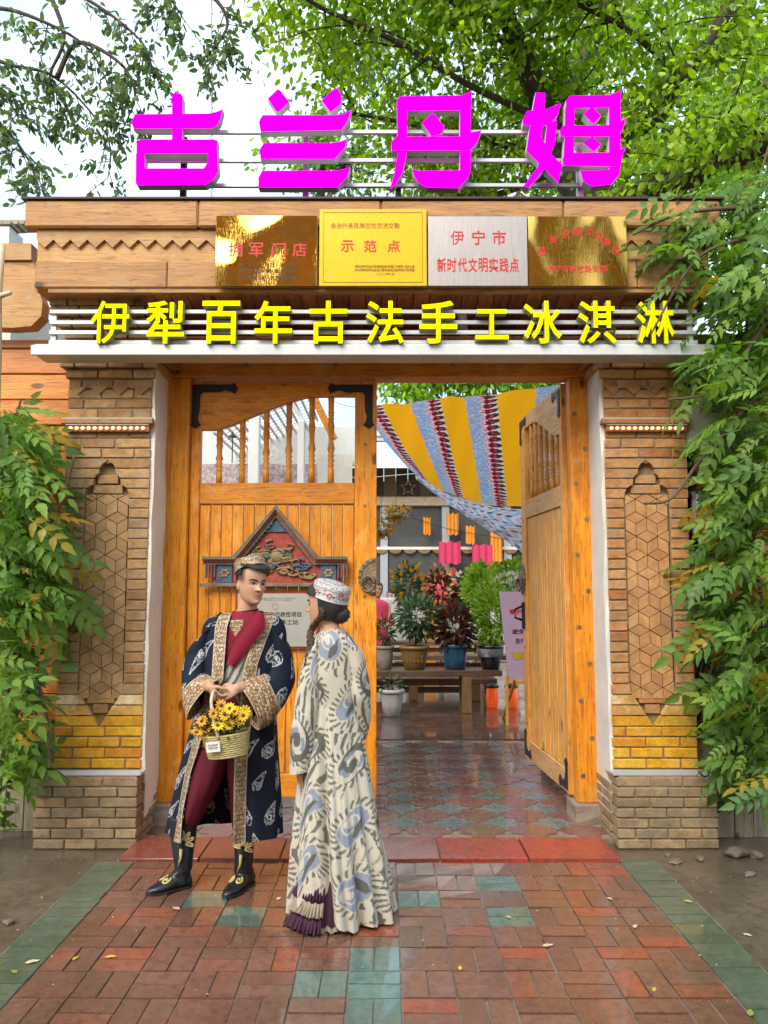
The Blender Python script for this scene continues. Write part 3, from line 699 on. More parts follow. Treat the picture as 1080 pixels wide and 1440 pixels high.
# ------------------------------------------------------------------ door leaves
def leaf(label, loc, rz, sx, Wd, wood, woodx, right):
    T = thing('door_leaf', label, 'door', loc, rz, 'gate door leaves')
    H = 2.975; k = Wd/1.355
    def X(a, b): return (a*k, b*k) if sx > 0 else (-b*k, -a*k)
    def bx(name, a, b, y0, y1, z0, z1, mt, bev=.005, par=T):
        x0, x1 = X(a, b); return MB().box(x0, x1, y0, y1, z0, z1, bev).build(name, mt, par, local=True)
    bx('stile', 0, .072, -.03, .03, 0, H, wood); bx('stile', 1.195, 1.355, -.03, .03, 0, H, wood)
    bx('rail', .073, 1.194, -.028, .028, 2.065, 2.22, woodx); bx('rail', .073, 1.194, -.028, .028, .004, .165, woodx)
    # arched head panel
    cv = [(.073,2.61),(.155,2.61),(.2,2.615),(.3,2.65),(.42,2.70),(.55,2.755),(.68,2.805),(.78,2.84),(.86,2.855),(1.0,2.86),(1.194,2.86)]
    poly = [(a*k*sx, b) for a, b in cv] + [(1.194*k*sx, H-.002), (.073*k*sx, H-.002)]
    MB().prism(poly, -.027, .027).build('arched_head', woodx, T, local=True)
    # planks
    n = 14
    for i in range(n):
        a = .073 + 1.121*i/n; b = .073 + 1.121*(i+1)/n
        bx('plank', a+.0025, b-.0025, -.014+random.uniform(-.002,.002), .014, .167, 2.063, wood, .005)
    # balusters
    for c, zt in zip((.205,.372,.547,.712,.88,1.02), (2.615,2.685,2.755,2.82,2.857,2.858)):
        z0 = 2.222; h = zt - z0; r = .0235
        prof = [(r,0),(r,.12*h+.02),(r*.7,.13*h+.03),(r*1.12,.145*h+.035),(r*.72,.16*h+.04),(r*1.12,.18*h+.05),(r*.72,.2*h+.055),(r*1.12,.225*h+.06),(r*.75,.24*h+.06),(r*1.2,.30*h+.06),
                (r*.78,.38*h+.06),(r*.85,.5*h+.05),(r*1.12,.58*h+.05),(r*.8,.66*h+.045),(r*1.1,.69*h+.04),(r*.72,.705*h+.04),(r*1.1,.73*h+.035),(r*.72,.75*h+.03),(r*1.1,.78*h+.02),(r*.9,.8*h+.02),(r*.95,.9*h+.01),(r,h)]
        MB().lathe(prof, (c*k*sx, 0, z0), 12).build('baluster', wood, T, True, local=True)
    # iron corner straps
    def strap(cx_, cz, dx, dz, hl, vl):
        w = .058; t = .018
        pts = [(0,0),(hl-.05,0),(hl-.02,-.012),(hl,w/2),(hl-.02,w+.012),(hl-.05,w*.9),(hl-.09,w*.72),(hl-.13,w*.95),(w+.02,w),(w,w+.02),(w*.95,vl-.13),(w*.72,vl-.09),(w*.9,vl-.05),(w+.012,vl-.03),(w/2,vl),(-.012,vl-.03),(0,vl-.05)]
        return [(cx_+dx*px, cz+dz*pz) for px, pz in pts]
    for (cx_, cz, dx, dz) in (([(.005, H-.03, 1, -1), (1.325, H-.03, -1, -1)]) if not right else [(.03, H-.03, 1, -1), (1.345, H-.03, -1, -1), (.03, .03, 1, 1), (1.345, .03, -1, 1)]):
        hl, vl = (.33, .33) if not right else (.22, .22)
        p = [(a*k*sx, b) for a, b in strap(cx_, cz, dx, dz, hl, vl)]
        s_ = MB().prism(p, -.037, -.0305).build('corner_strap', M['iron'], T, local=True)
        for (ux, uz) in ((.03,.03),(.16,.03),(.03,.16)):
            MB().lathe([(.001,-.004),(.007,-.003),(.008,0),(.001,.001)], ((cx_+dx*ux)*k*sx, -.037, cz+dz*uz), 8, axis='y').build('rivet', M['iron'], s_, local=False).matrix_parent_inverse = Matrix.Identity(4)
    # knocker: half a bronze disc with boss and ring at the meeting edge
    kz = 1.54; kx = 1.352
    m = MB(); prof = [(.13,0),(.128,-.006),(.112,-.010),(.108,-.016),(.096,-.012),(.075,-.012),(.07,-.02),(.05,-.022),(.045,-.034),(.02,-.044),(.002,-.046)]
    nseg = 20; vs = []
    for (r, y) in prof:
        for q in range(nseg+1):
            th_ = math.pi/2 + math.pi*q/nseg; rr = r*(1+.02*math.cos(20*th_)) if r > .1 else r
            vs.append(((kx*k + rr*math.cos(th_)*1.0)*sx, -.03+y, kz+rr*math.sin(th_)*1.05))
    fs = [(i*(nseg+1)+q, i*(nseg+1)+q+1, (i+1)*(nseg+1)+q+1, (i+1)*(nseg+1)+q) for i in range(len(prof)-1) for q in range(nseg)]
    m.add(vs, fs); kn = m.build('knocker_plate', M['bronze'], T, local=True)
    rg = [((kx-.06)*k*sx + .045*math.cos(a)*sx, -.075-.01*math.cos(a), kz-.05+.055*math.sin(a)) for a in [2*math.pi*q/20 for q in range(21)]]
    MB().tube(rg, .009, 8).build('knocker_ring', M['bronze'], kn, True).matrix_parent_inverse = Matrix.Identity(4)
    for q in range(9):
        a = math.pi/2 + math.pi*(q+.5)/9
        MB().sphere(((kx*k+.119*math.cos(a))*sx, -.04, kz+.125*math.sin(a)), .008, 6, 4).build('stud', M['bronze'], kn).matrix_parent_inverse = Matrix.Identity(4)
    if right:
        MB().box(-1.33*k, -1.27*k, -.05, -.031, 1.10, 1.34, .01).build('lock_plate', M['iron'], T, local=True)
        MB().tube([(-1.30*k,-.05,1.18),(-1.30*k,-.11,1.2),(-1.30*k,-.115,1.27),(-1.30*k,-.05,1.3)], .011, 8).build('pull_handle', M['iron'], T, True, local=True)
    # small dark plugs along the free stile
    for q in range(5):
        MB().lathe([(.001,-.002),(.012,-.002),(.010,.001),(.001,.002)], (1.27*k*sx, -.03, .3+q*.55+.1*(q%2)), 10, axis='y').build('plug', M['bronze'], T, local=True)
    return T
leaf('closed orange wooden door leaf with balusters and iron corner straps behind the couple', (-1.408, 5.655, .185), 0, 1, 1.355, M['gatewood'], M['gatewood_x'], False)
leaf('weathered wooden door leaf swung open inward at the right post', (FX1-.142, 5.70, .185), R(-86.2), -1, 1.27, M['leafwood'], M['leafwood_x'], True)
# ------------------------------------------------------------------ carved gable board and silver plaque on the closed leaf
YB = 5.60
T = thing('carved_gable_board', 'carved red and blue gable board hung on the closed door leaf', 'carving', tuple(at(389, 821, YB)))
def pz(x, y, Y=YB): p = at(x, y, Y); return (p.x, p.z)
MB().prism([pz(389,722), pz(440,786), pz(476,792), pz(476,820), pz(300,820), pz(300,792), pz(336,786)], 5.594, 5.622).build('back_panel', M['cbred'], T)
def moulding(offs, y0, mt, nm):
    a, b = offs
    up = [(287,783),(329,783),(389,712),(448,783),(489,783)]
    lo = [(489,783+b),(446-.4*b+a*0,783+b),(389,712+b*1.45),(331+.4*b,783+b),(287,783+b)]
    up2 = [(x, y+a*(1.45 if x == 389 else 1)) for x, y in up]
    MB().prism([pz(x, y) for x, y in up2] + [pz(x, y) for x, y in lo], y0, 5.60).build(nm, mt, T)
moulding((0, 4), 5.535, M['cbgrey'], 'moulding'); moulding((4.2, 7), 5.55, M['cbred'], 'moulding'); moulding((7.2, 11), 5.565, M['cbgrey'], 'moulding')
for sgn in (-1, 1):
    for q in range(11):
        t = (q+.5)/11; x = 389+sgn*(6+46*t); y = 733+54*t
        c = at(x, y, 5.575); MB().box(c.x-.012, c.x+.012, 5.566, 5.594, c.z-.014, c.z+.010).build('dentil', M['cbblue'], T)
    bx_ = 389 + sgn*93
    for q in range(4):
        c = at(bx_-6+4*q, 803, 5.58); MB().box(c.x-.006, c.x+.006, 5.566, 5.594, c.z-.05, c.z+.05, .003).build('flute', M['cbred'] if q % 2 else M['cbblue'], T)
    c0 = pz(389+sgn*84, 793); c1 = pz(389+sgn*62, 820)
    MB().box(min(c0[0],c1[0]), max(c0[0],c1[0]), 5.58, 5.594, c1[1], c0[1], .003).build('blue_panel', M['cbblue'], T)
    c = at(389+sgn*73, 806, 5.58)
    for q in range(6):
        a = q*math.pi/3; MB().sphere((c.x+.022*math.cos(a), 5.578, c.z+.022*math.sin(a)), (.015,.006,.012), 8, 5).build('petal', M['cbgold'], T, True)
MB().prism([pz(389,730), pz(404,748), pz(374,748)], 5.582, 5.594).build('blue_panel', M['cbblue'], T)
rg = random.Random(3)
for q in range(90):     # scrolling relief
    cx_ = 389 + rg.uniform(-48, 52); cy_ = rg.uniform(768, 814) - max(0, 10-abs(cx_-389)*.3)
    if abs(cx_-389) > (cy_-735)*.75: continue
    c = at(cx_, cy_, 5.585); pts = []; d0 = rg.uniform(0, 6.28); s_ = rg.choice((-1, 1)); r0 = rg.uniform(.02, .05)
    for t in range(9):
        f = t/8; rr = r0*(1-f*.75); a = d0 + s_*f*5.0
        pts.append((c.x+rr*math.cos(a)*1.3, 5.590-.008*math.sin(f*3.14), c.z+rr*math.sin(a)*.8))
    MB().tube(pts, [.010*(1-.6*t/8) for t in range(9)], 6).build('scroll', M['cbgold'] if q % 3 else M['cbblue'], T, True)
MB().sphere(tuple(at(389, 783, 5.585)), (.05,.014,.04), 12, 7).build('boss', M['cbgold'], T, True)
MB().box(pz(300,0)[0], pz(478,0)[0], 5.575, 5.60, pz(0,825)[1], pz(0,820)[1], .003).build('base_moulding', M['cbgrey'], T)
T = thing('silver_plaque', 'silver plaque in dark red frame on the closed door leaf, partly behind the man', 'plaque', tuple(at(389, 913, 5.61)))
a0, a1 = pz(330, 913, 5.62), pz(449, 831, 5.62)
MB().box(a0[0], a1[0], 5.612, 5.638, a0[1], a1[1], .004).build('frame', M['redframe'], T)
MB().box(a0[0]+.018, a1[0]-.018, 5.603, 5.614, a0[1]+.018, a1[1]-.018, .003).build('plate', M['silverplate'], T)
zt = at(0, 864, 5.6).z; text_obj('lettering', '非物质文化遗产代表性项目', (at(389,0,5.6).x+.005, 5.6015, zt), .46, .036, M['blackink'], T)
text_obj('lettering', '传统手工技艺传承工坊', (at(389,0,5.6).x+.005, 5.6015, zt-.055), .42, .036, M['blackink'], T)
text_obj('lettering', '伊宁市非物质文化遗产', (at(389,0,5.6).x, 5.6015, at(0,842,5.6).z), .38, .026, M['silverplate'], T)
sealp = at(387, 853, 5.6)
MB().tube([(sealp.x+.02*math.cos(q*math.pi/12), 5.6025, sealp.z+.02*math.sin(q*math.pi/12)) for q in range(25)], .0018, 5).build('seal', M['cbgold'], T)
# ------------------------------------------------------------------ wooden parapet above the gate
T = thing('wooden_parapet', 'broad wooden parapet with sawtooth board above the gate', 'parapet', (-.08, 5.3, 3.6))
MB().box(-2.30, 2.15, 5.0, 5.75, 3.60, 4.18).build('core', M['beam'], T)
cuts = [-2.36, -1.22, -.02, 1.18, 2.21]
for a, b in zip(cuts, cuts[1:]): MB().box(a+.0015, b-.0015, 4.92, 5.02, 4.0, 4.185, .012).build('cap_beam', M['beam'], T)
MB().box(-2.38, 2.23, 4.905, 5.76, 4.187, 4.20).build('flashing', M['flash'], T)
cuts = [-2.29, -.75, .8, 2.13]
for a, b in zip(cuts, cuts[1:]):
    MB().box(a+.0015, b-.0015, 4.975, 5.0, 3.783, 3.998, .004).build('board', M['beam2'], T)
x = -2.29; tw = .112; poly = [(-2.29, 3.997)]; zt = 3.875; zb = 3.93
pts = []
while x < 2.12: pts += [(x, zb), (x+tw/2, zt)]; x += tw
pts.append((2.13, zb))
poly = [(2.13, 3.997), (-2.29, 3.997)] + pts
sp = 0
for a, b in zip(cuts, cuts[1:]):
    pl = clip_poly(poly, a+.001, b-.001, 3.5, 4.1)
    MB().prism(pl, 4.955, 4.974).build('sawtooth_board', M['beam2'], T)
cuts = [-2.29, -1.42, .2, 1.66, 2.13]
for i, (a, b) in enumerate(zip(cuts, cuts[1:])): MB().box(a+.0015, b-.0015, 4.948, 5.0, 3.60, 3.781, .008).build('lower_beam', M['beam'] if i else M['beam'], T)
MB().box(-2.2, 2.05, 4.96, 5.0, 3.572, 3.598).build('trim', M['beam'], T)
for i in range(30):
    a = -1.62 + i*.107; m = MB(); z0, z1 = 3.568, 3.47
    m.add([(a,5.0,z0),(a+.101,5.0,z0),(a+.101,5.6,z1),(a,5.6,z1),(a,5.0,z0+.02),(a+.101,5.0,z0+.02),(a+.101,5.6,z1+.02),(a,5.6,z1+.02)], [(0,1,2,3),(4,7,6,5),(0,4,5,1),(1,5,6,2),(2,6,7,3),(3,7,4,0)])
    m.build('soffit_plank', M['soffit'], T)
MB().box(FX0, FX1, 5.6, 5.74, 3.334, 3.56).build('fascia', M['soffit'], T)
# ------------------------------------------------------------------ steel shelf and yellow channel-letter sign
SY = 4.985
T = thing('sign_shelf', 'long white steel ledge beam across the gate under the yellow letters', 'ledge', (-.08, 5.1, 3.15))
MB().box(-2.30, 2.16, SY-.02, SY+.0, 3.155, 3.222, .003).build('channel', M['whitemetal'], T)
MB().box(-2.28, 2.14, SY+.002, 5.17, 3.16, 3.172).build('deck', M['whitemetal'], T)
MB().box(FX0, FX1, 5.17, 5.565, 3.335, 3.345).build('deck', M['soffit'], T)
MB().box(-2.28, 2.14, SY+.0005, SY+.03, 3.223, 3.233).build('upper_flange', M['whitemetal'], T)
T = thing('yellow_letter_sign', 'yellow channel letter sign on white rails below the parapet', 'sign', (-.08, 5.0, 3.234))
for y in (438, 453, 467, 481):
    z = at(0, y, 5.0).z; MB().box(-2.20, 2.06, 5.0, 5.018, z-.013, z+.013, .002).build('rail', M['rail'], T)
for x in (-2.18, -1.1, 0, 1.1, 2.02): MB().box(x-.018, x+.018, 5.019, 5.045, 3.234, at(0,438,5.0).z+.01, .002).build('upright', M['rail'], T)
for chx, px_ in zip('伊犁百年古法手工冰淇淋', (157,234,312,385,462,541,616,691,762,838,920)):
    c = at(px_, 455 if chx != '工' else 458, 4.965)
    w, h = (.245, .285) if chx not in '工' else (.215, .20)
    text_obj('letter', chx, c, w, h, M['yellow'], T, extrude=.03, offset=.009 if chx == '伊' else .016, side=M['returny'])
# pipe with camera dome under the soffit
T = thing('soffit_lamp', 'short pale plastic pipe lamp hanging under the red brown soffit boards', 'lamp', tuple(at(650, 475, 5.35)))
c0, c1 = at(648, 428, 5.2), at(653, 478, 5.35)
MB().tube([c0+Vector((0,0,.03)), c1], [.032,.034], 14).build('tube', M['pvc'], T, True)
MB().lathe([(.02,0),(.055,.005),(.055,.03),(.03,.045),(.02,.05)], tuple(c0+Vector((0,0,.0))), 16).build('collar', M['pvc'], T, True)
# ------------------------------------------------------------------ magenta rooftop letters, drawn stroke by stroke (half-pixel coordinates of the photo)
MY = 5.05
T = thing('magenta_letter_sign', 'big magenta channel letter sign standing on the parapet', 'sign', tuple(at(530, 270, MY)))
def glyph(strokes, ox):
    m = MB()
    for i, st in enumerate(strokes):
        pl = [at(ox + x/2, y/2, MY) for x, y in st]
        m.prism([(p.x, p.z) for p in pl], MY-.03-.0018*i, MY+.035-.001*i, mi=0, mside=1)
    return m.build('letter', [M['magenta'], M['return']], T)
gu = [[(487,270),(512,270),(517,280),(516,400),(515,404),(487,404)],
      [(373,352),(384,329),(590,327),(612,322),(629,315),(622,345),(612,362),(598,369),(380,369)],
      [(388,404),(400,400),(606,400),(615,404),(612,440),(388,440)], [(387,440),(412,440),(412,483),(412,529),(390,529),(386,522)],
      [(588,438),(614,430),(617,490),(602,516),(580,529),(565,515),(560,482),(578,482),(588,462)], [(412,482),(575,482),(590,470),(600,515),(580,529),(412,529)]]
lan = [[(755,285),(783,258),(790,262),(815,294),(785,323),(778,320)], [(905,290),(938,259),(952,258),(962,280),(959,301),(930,323)],
       [(730,350),(740,332),(940,332),(968,328),(989,317),(980,345),(962,374),(735,378)], [(732,428),(745,410),(935,410),(958,406),(977,399),(970,425),(942,455),(735,455)],
       [(729,508),(740,488),(940,488),(965,484),(986,477),(978,505),(950,535),(729,535)]]
dan = [[(36,290),(45,278),(215,276),(232,270),(246,262),(243,318),(36,320)], [(36,318),(65,318),(65,432),(52,492),(32,528),(16,538),(28,500),(38,440)],
       [(212,316),(243,316),(243,480),(238,505),(212,498)], [(78,482),(100,488),(212,486),(243,470),(236,508),(208,537),(120,535),(96,522),(84,502)],
       [(20,410),(34,393),(225,392),(248,380),(272,375),(262,408),(240,432),(21,433)], [(105,355),(132,330),(142,331),(169,366),(160,386),(132,393),(124,380)]]
mu = [[(424,267),(452,269),(448,330),(440,392),(468,440),(498,470),(488,522),(438,470),(398,432),(408,360)], [(387,345),(400,320),(455,314),(478,305),(495,297),(487,330),(462,360),(389,360)],
      [(455,358),(484,345),(478,412),(452,478),(405,535),(390,530),(428,480),(450,412)],
      [(508,292),(520,278),(630,276),(648,270),(663,261),(660,312),(508,313)], [(506,312),(533,312),(531,372),(530,476),(500,474),(504,400)],
      [(628,311),(661,311),(660,470),(650,505),(628,490)], [(490,378),(500,363),(640,361),(660,352),(676,340),(666,374),(650,394),(493,393)],
      [(498,458),(506,440),(640,438),(658,432),(674,422),(664,454),(650,478),(500,476)], [(546,488),(565,490),(640,486),(664,452),(656,500),(634,528),(580,534),(556,520)],
      [(556,332),(580,311),(606,337),(584,360),(575,352)], [(553,412),(580,394),(606,417),(584,438),(575,430)]]
glyph(gu, 0); glyph(lan, 0); glyph(dan, 540); glyph(mu, 540)
for y in (186, 226, 261):
    z = at(0, y, MY+.08).z; a, b = at(200, y, MY+.08).x, at(850, y, MY+.08).x
    MB().box(a, b, MY+.07, MY+.095, z-.013, z+.013, .002).build('rail', M['rail'], T)
for x in (258, 430, 560, 815):
    c = at(x, 260, MY+.12); MB().box(c.x-.02, c.x+.02, MY+.1, MY+.14, 4.2, at(0, 180, MY).z, .002).build('upright', M['iron'] if x in (258,560) else M['rail'], T)
# ------------------------------------------------------------------ four plaques on the parapet
def plaque(x0, x1, y0, y1, mt, label, nm='wall_plaque', Y=4.90):
    a, b = at(x0, y1, Y), at(x1, y0, Y)
    a, b = Vector((at(x0, (y0+y1)/2, Y).x, Y, a.z)), Vector((at(x1, (y0+y1)/2, Y).x, Y, b.z))
    T = thing(nm, label, 'plaque', ((a.x+b.x)/2, Y, a.z), group='plaques on the parapet')
    MB().box(a.x, b.x, Y, Y+.014, a.z, b.z, .002).build('plate', mt, T)
    for sx in (a.x+.05, b.x-.05): MB().box(sx-.02, sx+.02, Y+.015, 4.955 if y0 > 280 else 4.95, (a.z+b.z)/2-.1, (a.z+b.z)/2+.1).build('bracket', M['iron'], T)
    return T, a, b
def line(T, txt, px0, px1, py, h, mt, Y=4.897, off=.006, nm='lettering'):
    a, b = at(px0, py, Y), at(px1, py, Y); text_obj(nm, txt, ((a.x+b.x)/2, Y+.0025, a.z), b.x-a.x, h, mt, T, .0012, off)
T, a, b = plaque(303, 446, 303, 402, M['brass'], 'polished brass plaque with red and black writing, leftmost on the parapet')
for ch, x in zip('拥军门店', (331, 360, 392, 421)): line(T, ch, x-10, x+10, 351, .095, M['redink'], off=.014)
[line(T, ch, 335+14.8*i, 335+14.8*i+7, 372.5, .027, M['blackink'], off=.004) for i, ch in enumerate('伊宁市双拥办')]; line(T, '伊宁市退役军人服务中心', 335, 416, 381, .027, M['blackink'], off=.004); line(T, '伊宁市退役军人志愿者服务队', 335, 418, 390.5, .027, M['blackink'], off=.004)
T, a, b = plaque(449, 600, 294, 402, M['yellowplate'], 'bright yellow plaque with red characters, second from the left on the parapet')
line(T, '自治州各民族交往交流交融', 466, 562, 317, .038, M['goldink'], off=0)
for ch, x in zip('示范点', (488.5, 520.5, 553.5)): line(T, ch, x-9, x+9, 346, .08, M['redink'], off=.014)
line(T, '伊犁哈萨克自治州民族团结进步创建工作领导小组办公室', 499, 583, 374.5, .02, M['goldink'], off=0); line(T, '中共伊犁哈萨克自治州委员会统战部伊犁州民宗委', 499, 583, 379.5, .02, M['goldink'], off=0); line(T, '二〇二二年九月', 529, 554, 385, .018, M['goldink'], off=0)
fr = at(455, 299, 4.897), at(594, 397, 4.897)
for (x0, x1, z0, z1) in ((fr[0].x, fr[1].x, fr[0].z, fr[0].z+.003), (fr[0].x, fr[1].x, fr[1].z, fr[1].z+.003), (fr[0].x, fr[0].x+.003, fr[1].z, fr[0].z), (fr[1].x, fr[1].x+.003, fr[1].z, fr[0].z)):
    MB().box(x0, x1, 4.898, 4.9005, z0, z1).build('border_line', M['goldink'], T)
T, a, b = plaque(602, 741.5, 304, 402, M['steelplate'], 'brushed steel plaque with two lines of red characters on the parapet')
for ch, x in zip('伊宁市', (643, 673, 702)): line(T, ch, x-9.5, x+9.5, 334, .098, M['redink'], off=.006 if ch == '伊' else .014)
for i, ch in enumerate('新时代文明实践点'): line(T, ch, 614.5+14.6*i, 614.5+14.6*i+13, 372.5, .095, M['redink'], off=.016)
T, a, b = plaque(743, 882, 304, 402, M['brass'], 'mirror brass plaque with faint red writing, rightmost on the parapet', Y=4.904)
for ch, x, y in zip('最美环境示范单位', (762, 778, 797, 812, 830, 843, 852, 866), (354, 337, 330, 325, 325, 332, 340, 352)): line(T, ch, x-6, x+6, y, .06, M['redink'], Y=4.901, off=.01)
line(T, '伊宁市解放路街道', 768, 854, 378, .05, M['redink'], Y=4.901, off=.01)
# ------------------------------------------------------------------ side walls
def plank_wall(label, x0, x1, Y, z0, z1, h, mt):
    T = thing('board_wall', label, 'wall', ((x0+x1)/2, Y, 0))
    MB().box(x0, x1, Y+.03, Y+.12, 0, z1).build('backing', M['brownwood'], T)
    z = z0
    while z < z1-.05:
        MB().box(x0, x1, Y+random.uniform(-.004,.004), Y+.028, z+.004, min(z+h, z1)-.004, .006).build('plank', mt, T); z += h
    x = x0
    while x < x1-.03:
        MB().box(x+.002, min(x+.125, x1)-.002, Y-.06+random.uniform(-.004,.004), Y-.03, .0, z0-.01+random.uniform(-.004,.004), .004).build('skirting_board', M['greyboard'], T); x += .125
    MB().box(x0, x1, Y-.028, Y-.002, z0-.16, z0-.04).build('batten', M['brownwood'], T)
    return T
WL = plank_wall('orange board wall with grey skirting boards left of the left pillar', -6.2, -2.19, 5.55, .72, 3.45, .19, M['plankwall'])
WR = plank_wall('orange board wall with grey skirting boards right of the right pillar', 2.075, 6.2, 5.42, .72, 3.45, .19, M['plankwall'])
# scrolled bracket boards at the top of the left wall
c = at(30, 430, 5.45)
T = thing('scroll_bracket', 'honey brown scrolled wooden bracket at the top of the left wall', 'bracket', (c.x, 5.45, c.z-.2))
poly = [at(-40, 372, 5.45), at(52, 372, 5.45), at(58, 410, 5.45), at(64, 428, 5.45), at(62, 448, 5.45), at(48, 462, 5.45), at(20, 464, 5.45), at(-40, 462, 5.45)]
MB().prism([(p.x, p.z) for p in poly], 5.40, 5.52).build('bracket_board', M['beam2'], T)
poly = [at(-40, 348, 5.45), at(50, 348, 5.45), at(50, 371, 5.45), at(-40, 371, 5.45)]
MB().prism([(p.x, p.z) for p in poly], 5.38, 5.53).build('cap_board', M['beam2'], T)
# left neighbour's roof
T = thing('neighbour_roof', 'grey shingled eave of the neighbouring roof at the left edge', 'roof', (-4.2, 7.4, 4.2))
e0, e1 = at(-200, 318, 7.0), at(60, 318, 7.0)
for i in range(7):
    MB().box(-8, e1.x-.3, 7.0+i*.13, 7.2+i*.13, e0.z+.02+i*.065, e0.z+.05+i*.065).build('shingle_row', M['greyboard'], T)
MB().box(-8, e1.x-.32, 7.02, 7.3, e0.z-.22, e0.z+.015).build('eave_board', M['whitemetal'], T)
MB().box(-8, e1.x-.35, 7.2, 7.9, e0.z-.5, e0.z-.222).build('under_eave_board', M['greypaint'], T)  # plain grey board set back below the eave board
MB().box(-8, e1.x-.4, 7.3, 9.5, 0, e0.z-.5).build('wall', M['plaster'], T)
# birch pole
T = thing('birch_pole', 'pale birch pole standing at the left photo edge among vine leaves', 'pole', (at(8,600,5.0).x, 5.0, 0))
pts = [(at(6+2*math.sin(i*1.3), 0, 5.0).x+ (0), 5.0+.02*math.sin(i*2.1), .0+i*.36) for i in range(12)]
x_t = at(8, 345, 5.0); pts = [(x_t.x*1.0-.03+.012*math.sin(i*1.7), 5.0, (x_t.z)*i/11) for i in range(12)]
MB().tube(pts, [.042-.0012*i for i in range(12)], 12).build('trunk', M['birch'], T, True)
p = pts[10]; MB().tube([p, (p[0]+.07, 4.99, p[2]+.02), (p[0]+.10, 4.985, p[2]+.025)], [.02,.016,.013], 8).build('branch_stub', M['birch'], T, True)
for i in range(9):
    z = x_t.z*(.3+.075*i); xx = x_t.x-.03
    MB().sphere((xx+random.uniform(-.02,.02), 5.0-.036, z), (.012,.006,.007), 8, 5).build('bark_scar', M['blackplastic'], T, True)
# cabinet, pipe and cables on the right
c0, c1 = at(962, 632, 5.3), at(1030, 545, 5.3)
T = thing('meter_box', 'cream metal cabinet on the right wall half hidden by vine leaves', 'cabinet', ((c0.x+c1.x)/2, 5.36, c0.z))
MB().box(c0.x, c1.x, 5.27, 5.418, c0.z, c1.z, .008).build('housing', M['cream'], T)
MB().box(c0.x+.02, c1.x-.02, 5.262, 5.269, c0.z+.03, c1.z-.03, .004).build('door', M['cream'], T)
MB().box(c0.x+.03, c0.x+.1, 5.258, 5.262, c0.z+.08, c0.z+.12).build('rating_label', M['greypaint'], T)
c0, c1 = at(976, 752, 5.3), at(1012, 690, 5.3)
T = thing('junction_box', 'grey junction box below the cream cabinet on the right wall', 'box', ((c0.x+c1.x)/2, 5.36, c0.z))
MB().box(c0.x, c1.x, 5.30, 5.418, c0.z, c1.z, .008).build('housing', M['greypaint'], T)
MB().box(c0.x+.02, c1.x-.02, 5.292, 5.299, c0.z+.02, c1.z-.02, .004).build('cover', M['whitemetal'], T)
px_ = at(968, 600, 5.3).x
T = thing('downpipe', 'black downpipe running up beside the right pillar', 'pipe', (px_+.03, 5.36, at(0,770,5.3).z))
MB().tube([(px_+.03, 5.36, at(0,770,5.3).z), (px_+.03, 5.36, 3.4)], .028, 12).build('pipe', M['blackplastic'], T, True)
for y in (600, 700): 
    z = at(0,y,5.3).z; MB().lathe([(.029,0),(.036,.003),(.036,.022),(.029,.025)], (px_+.03, 5.36, z), 12).build('clamp', M['iron'], T)
cb = [[(966,775),(972,840),(975,880),(990,910),(983,960),(982,1035)], [(962,878),(985,915),(1005,950),(1022,1005),(1030,1040)], [(970,770),(985,800),(985,835)]]
cl = ['thick black cable hanging down the right orange boards', 'black cable slanting from the right pillar across the orange boards', 'short black cable loop under the grey junction box']
for q, path in enumerate(cb):
    pts = crom([tuple(at(x, y, 5.33-.02*q)) for x, y in path], 24)
    o = MB().tube([tuple(p) for p in pts], .022 if q < 2 else .015, 8).build('cable', M['blackplastic'], None, True); tag(o, cl[q], 'cable', 'cables on the right wall')
pts = crom([tuple(at(x, y, 5.1)) for x, y in ((985,1078),(996,1072),(997,1088),(990,1092),(982,1084))], 20)
o = MB().tube([tuple(p) for p in pts], .006, 6).build('cable', M['blackplastic'], None, True); tag(o, 'thin black wire loop at the end of the right lamp tray', 'cable', 'cables on the right wall')
# bougainvillea sprig
c = at(996, 872, 5.25)
T = thing('pink_blossom', 'magenta bougainvillea blossom among vine leaves beside the right pillar', 'flower', tuple(c))
pm = mat_plain('pink_petal', (.72,.02,.25), .6, var=.2, scale=60)
for q in range(14):
    p = c + Vector((random.gauss(0,.035), random.gauss(0,.03), random.gauss(0,.06))); a = random.uniform(0, 6.28)
    m = MB(); m.add([(0,0,0),(.03,.01,.012),(.045,0,0),(.03,-.01,-.012)], [(0,1,2),(0,2,3)]); m.build('petal', pm, T, loc=p, rot=(a, a*2, a*3))
MB().tube([c+Vector((0,0,-.12)), c, c+Vector((.03,.05,.09))], .004, 6).build('stem', M['vinebark'], T)
# ------------------------------------------------------------------ courtyard
def quadcloth(name, rows, n, m, colfn, mt, sag=None, thick=None):
    """rows: list of polylines (each a list of 3-D points) from near to far"""
    rr = [crom([tuple(p) for p in r], n) for r in rows]
    A = np.stack(rr, 0); out = np.stack([crom(A[:, i], m) for i in range(n)], 1)     # m x n x 3
    return out
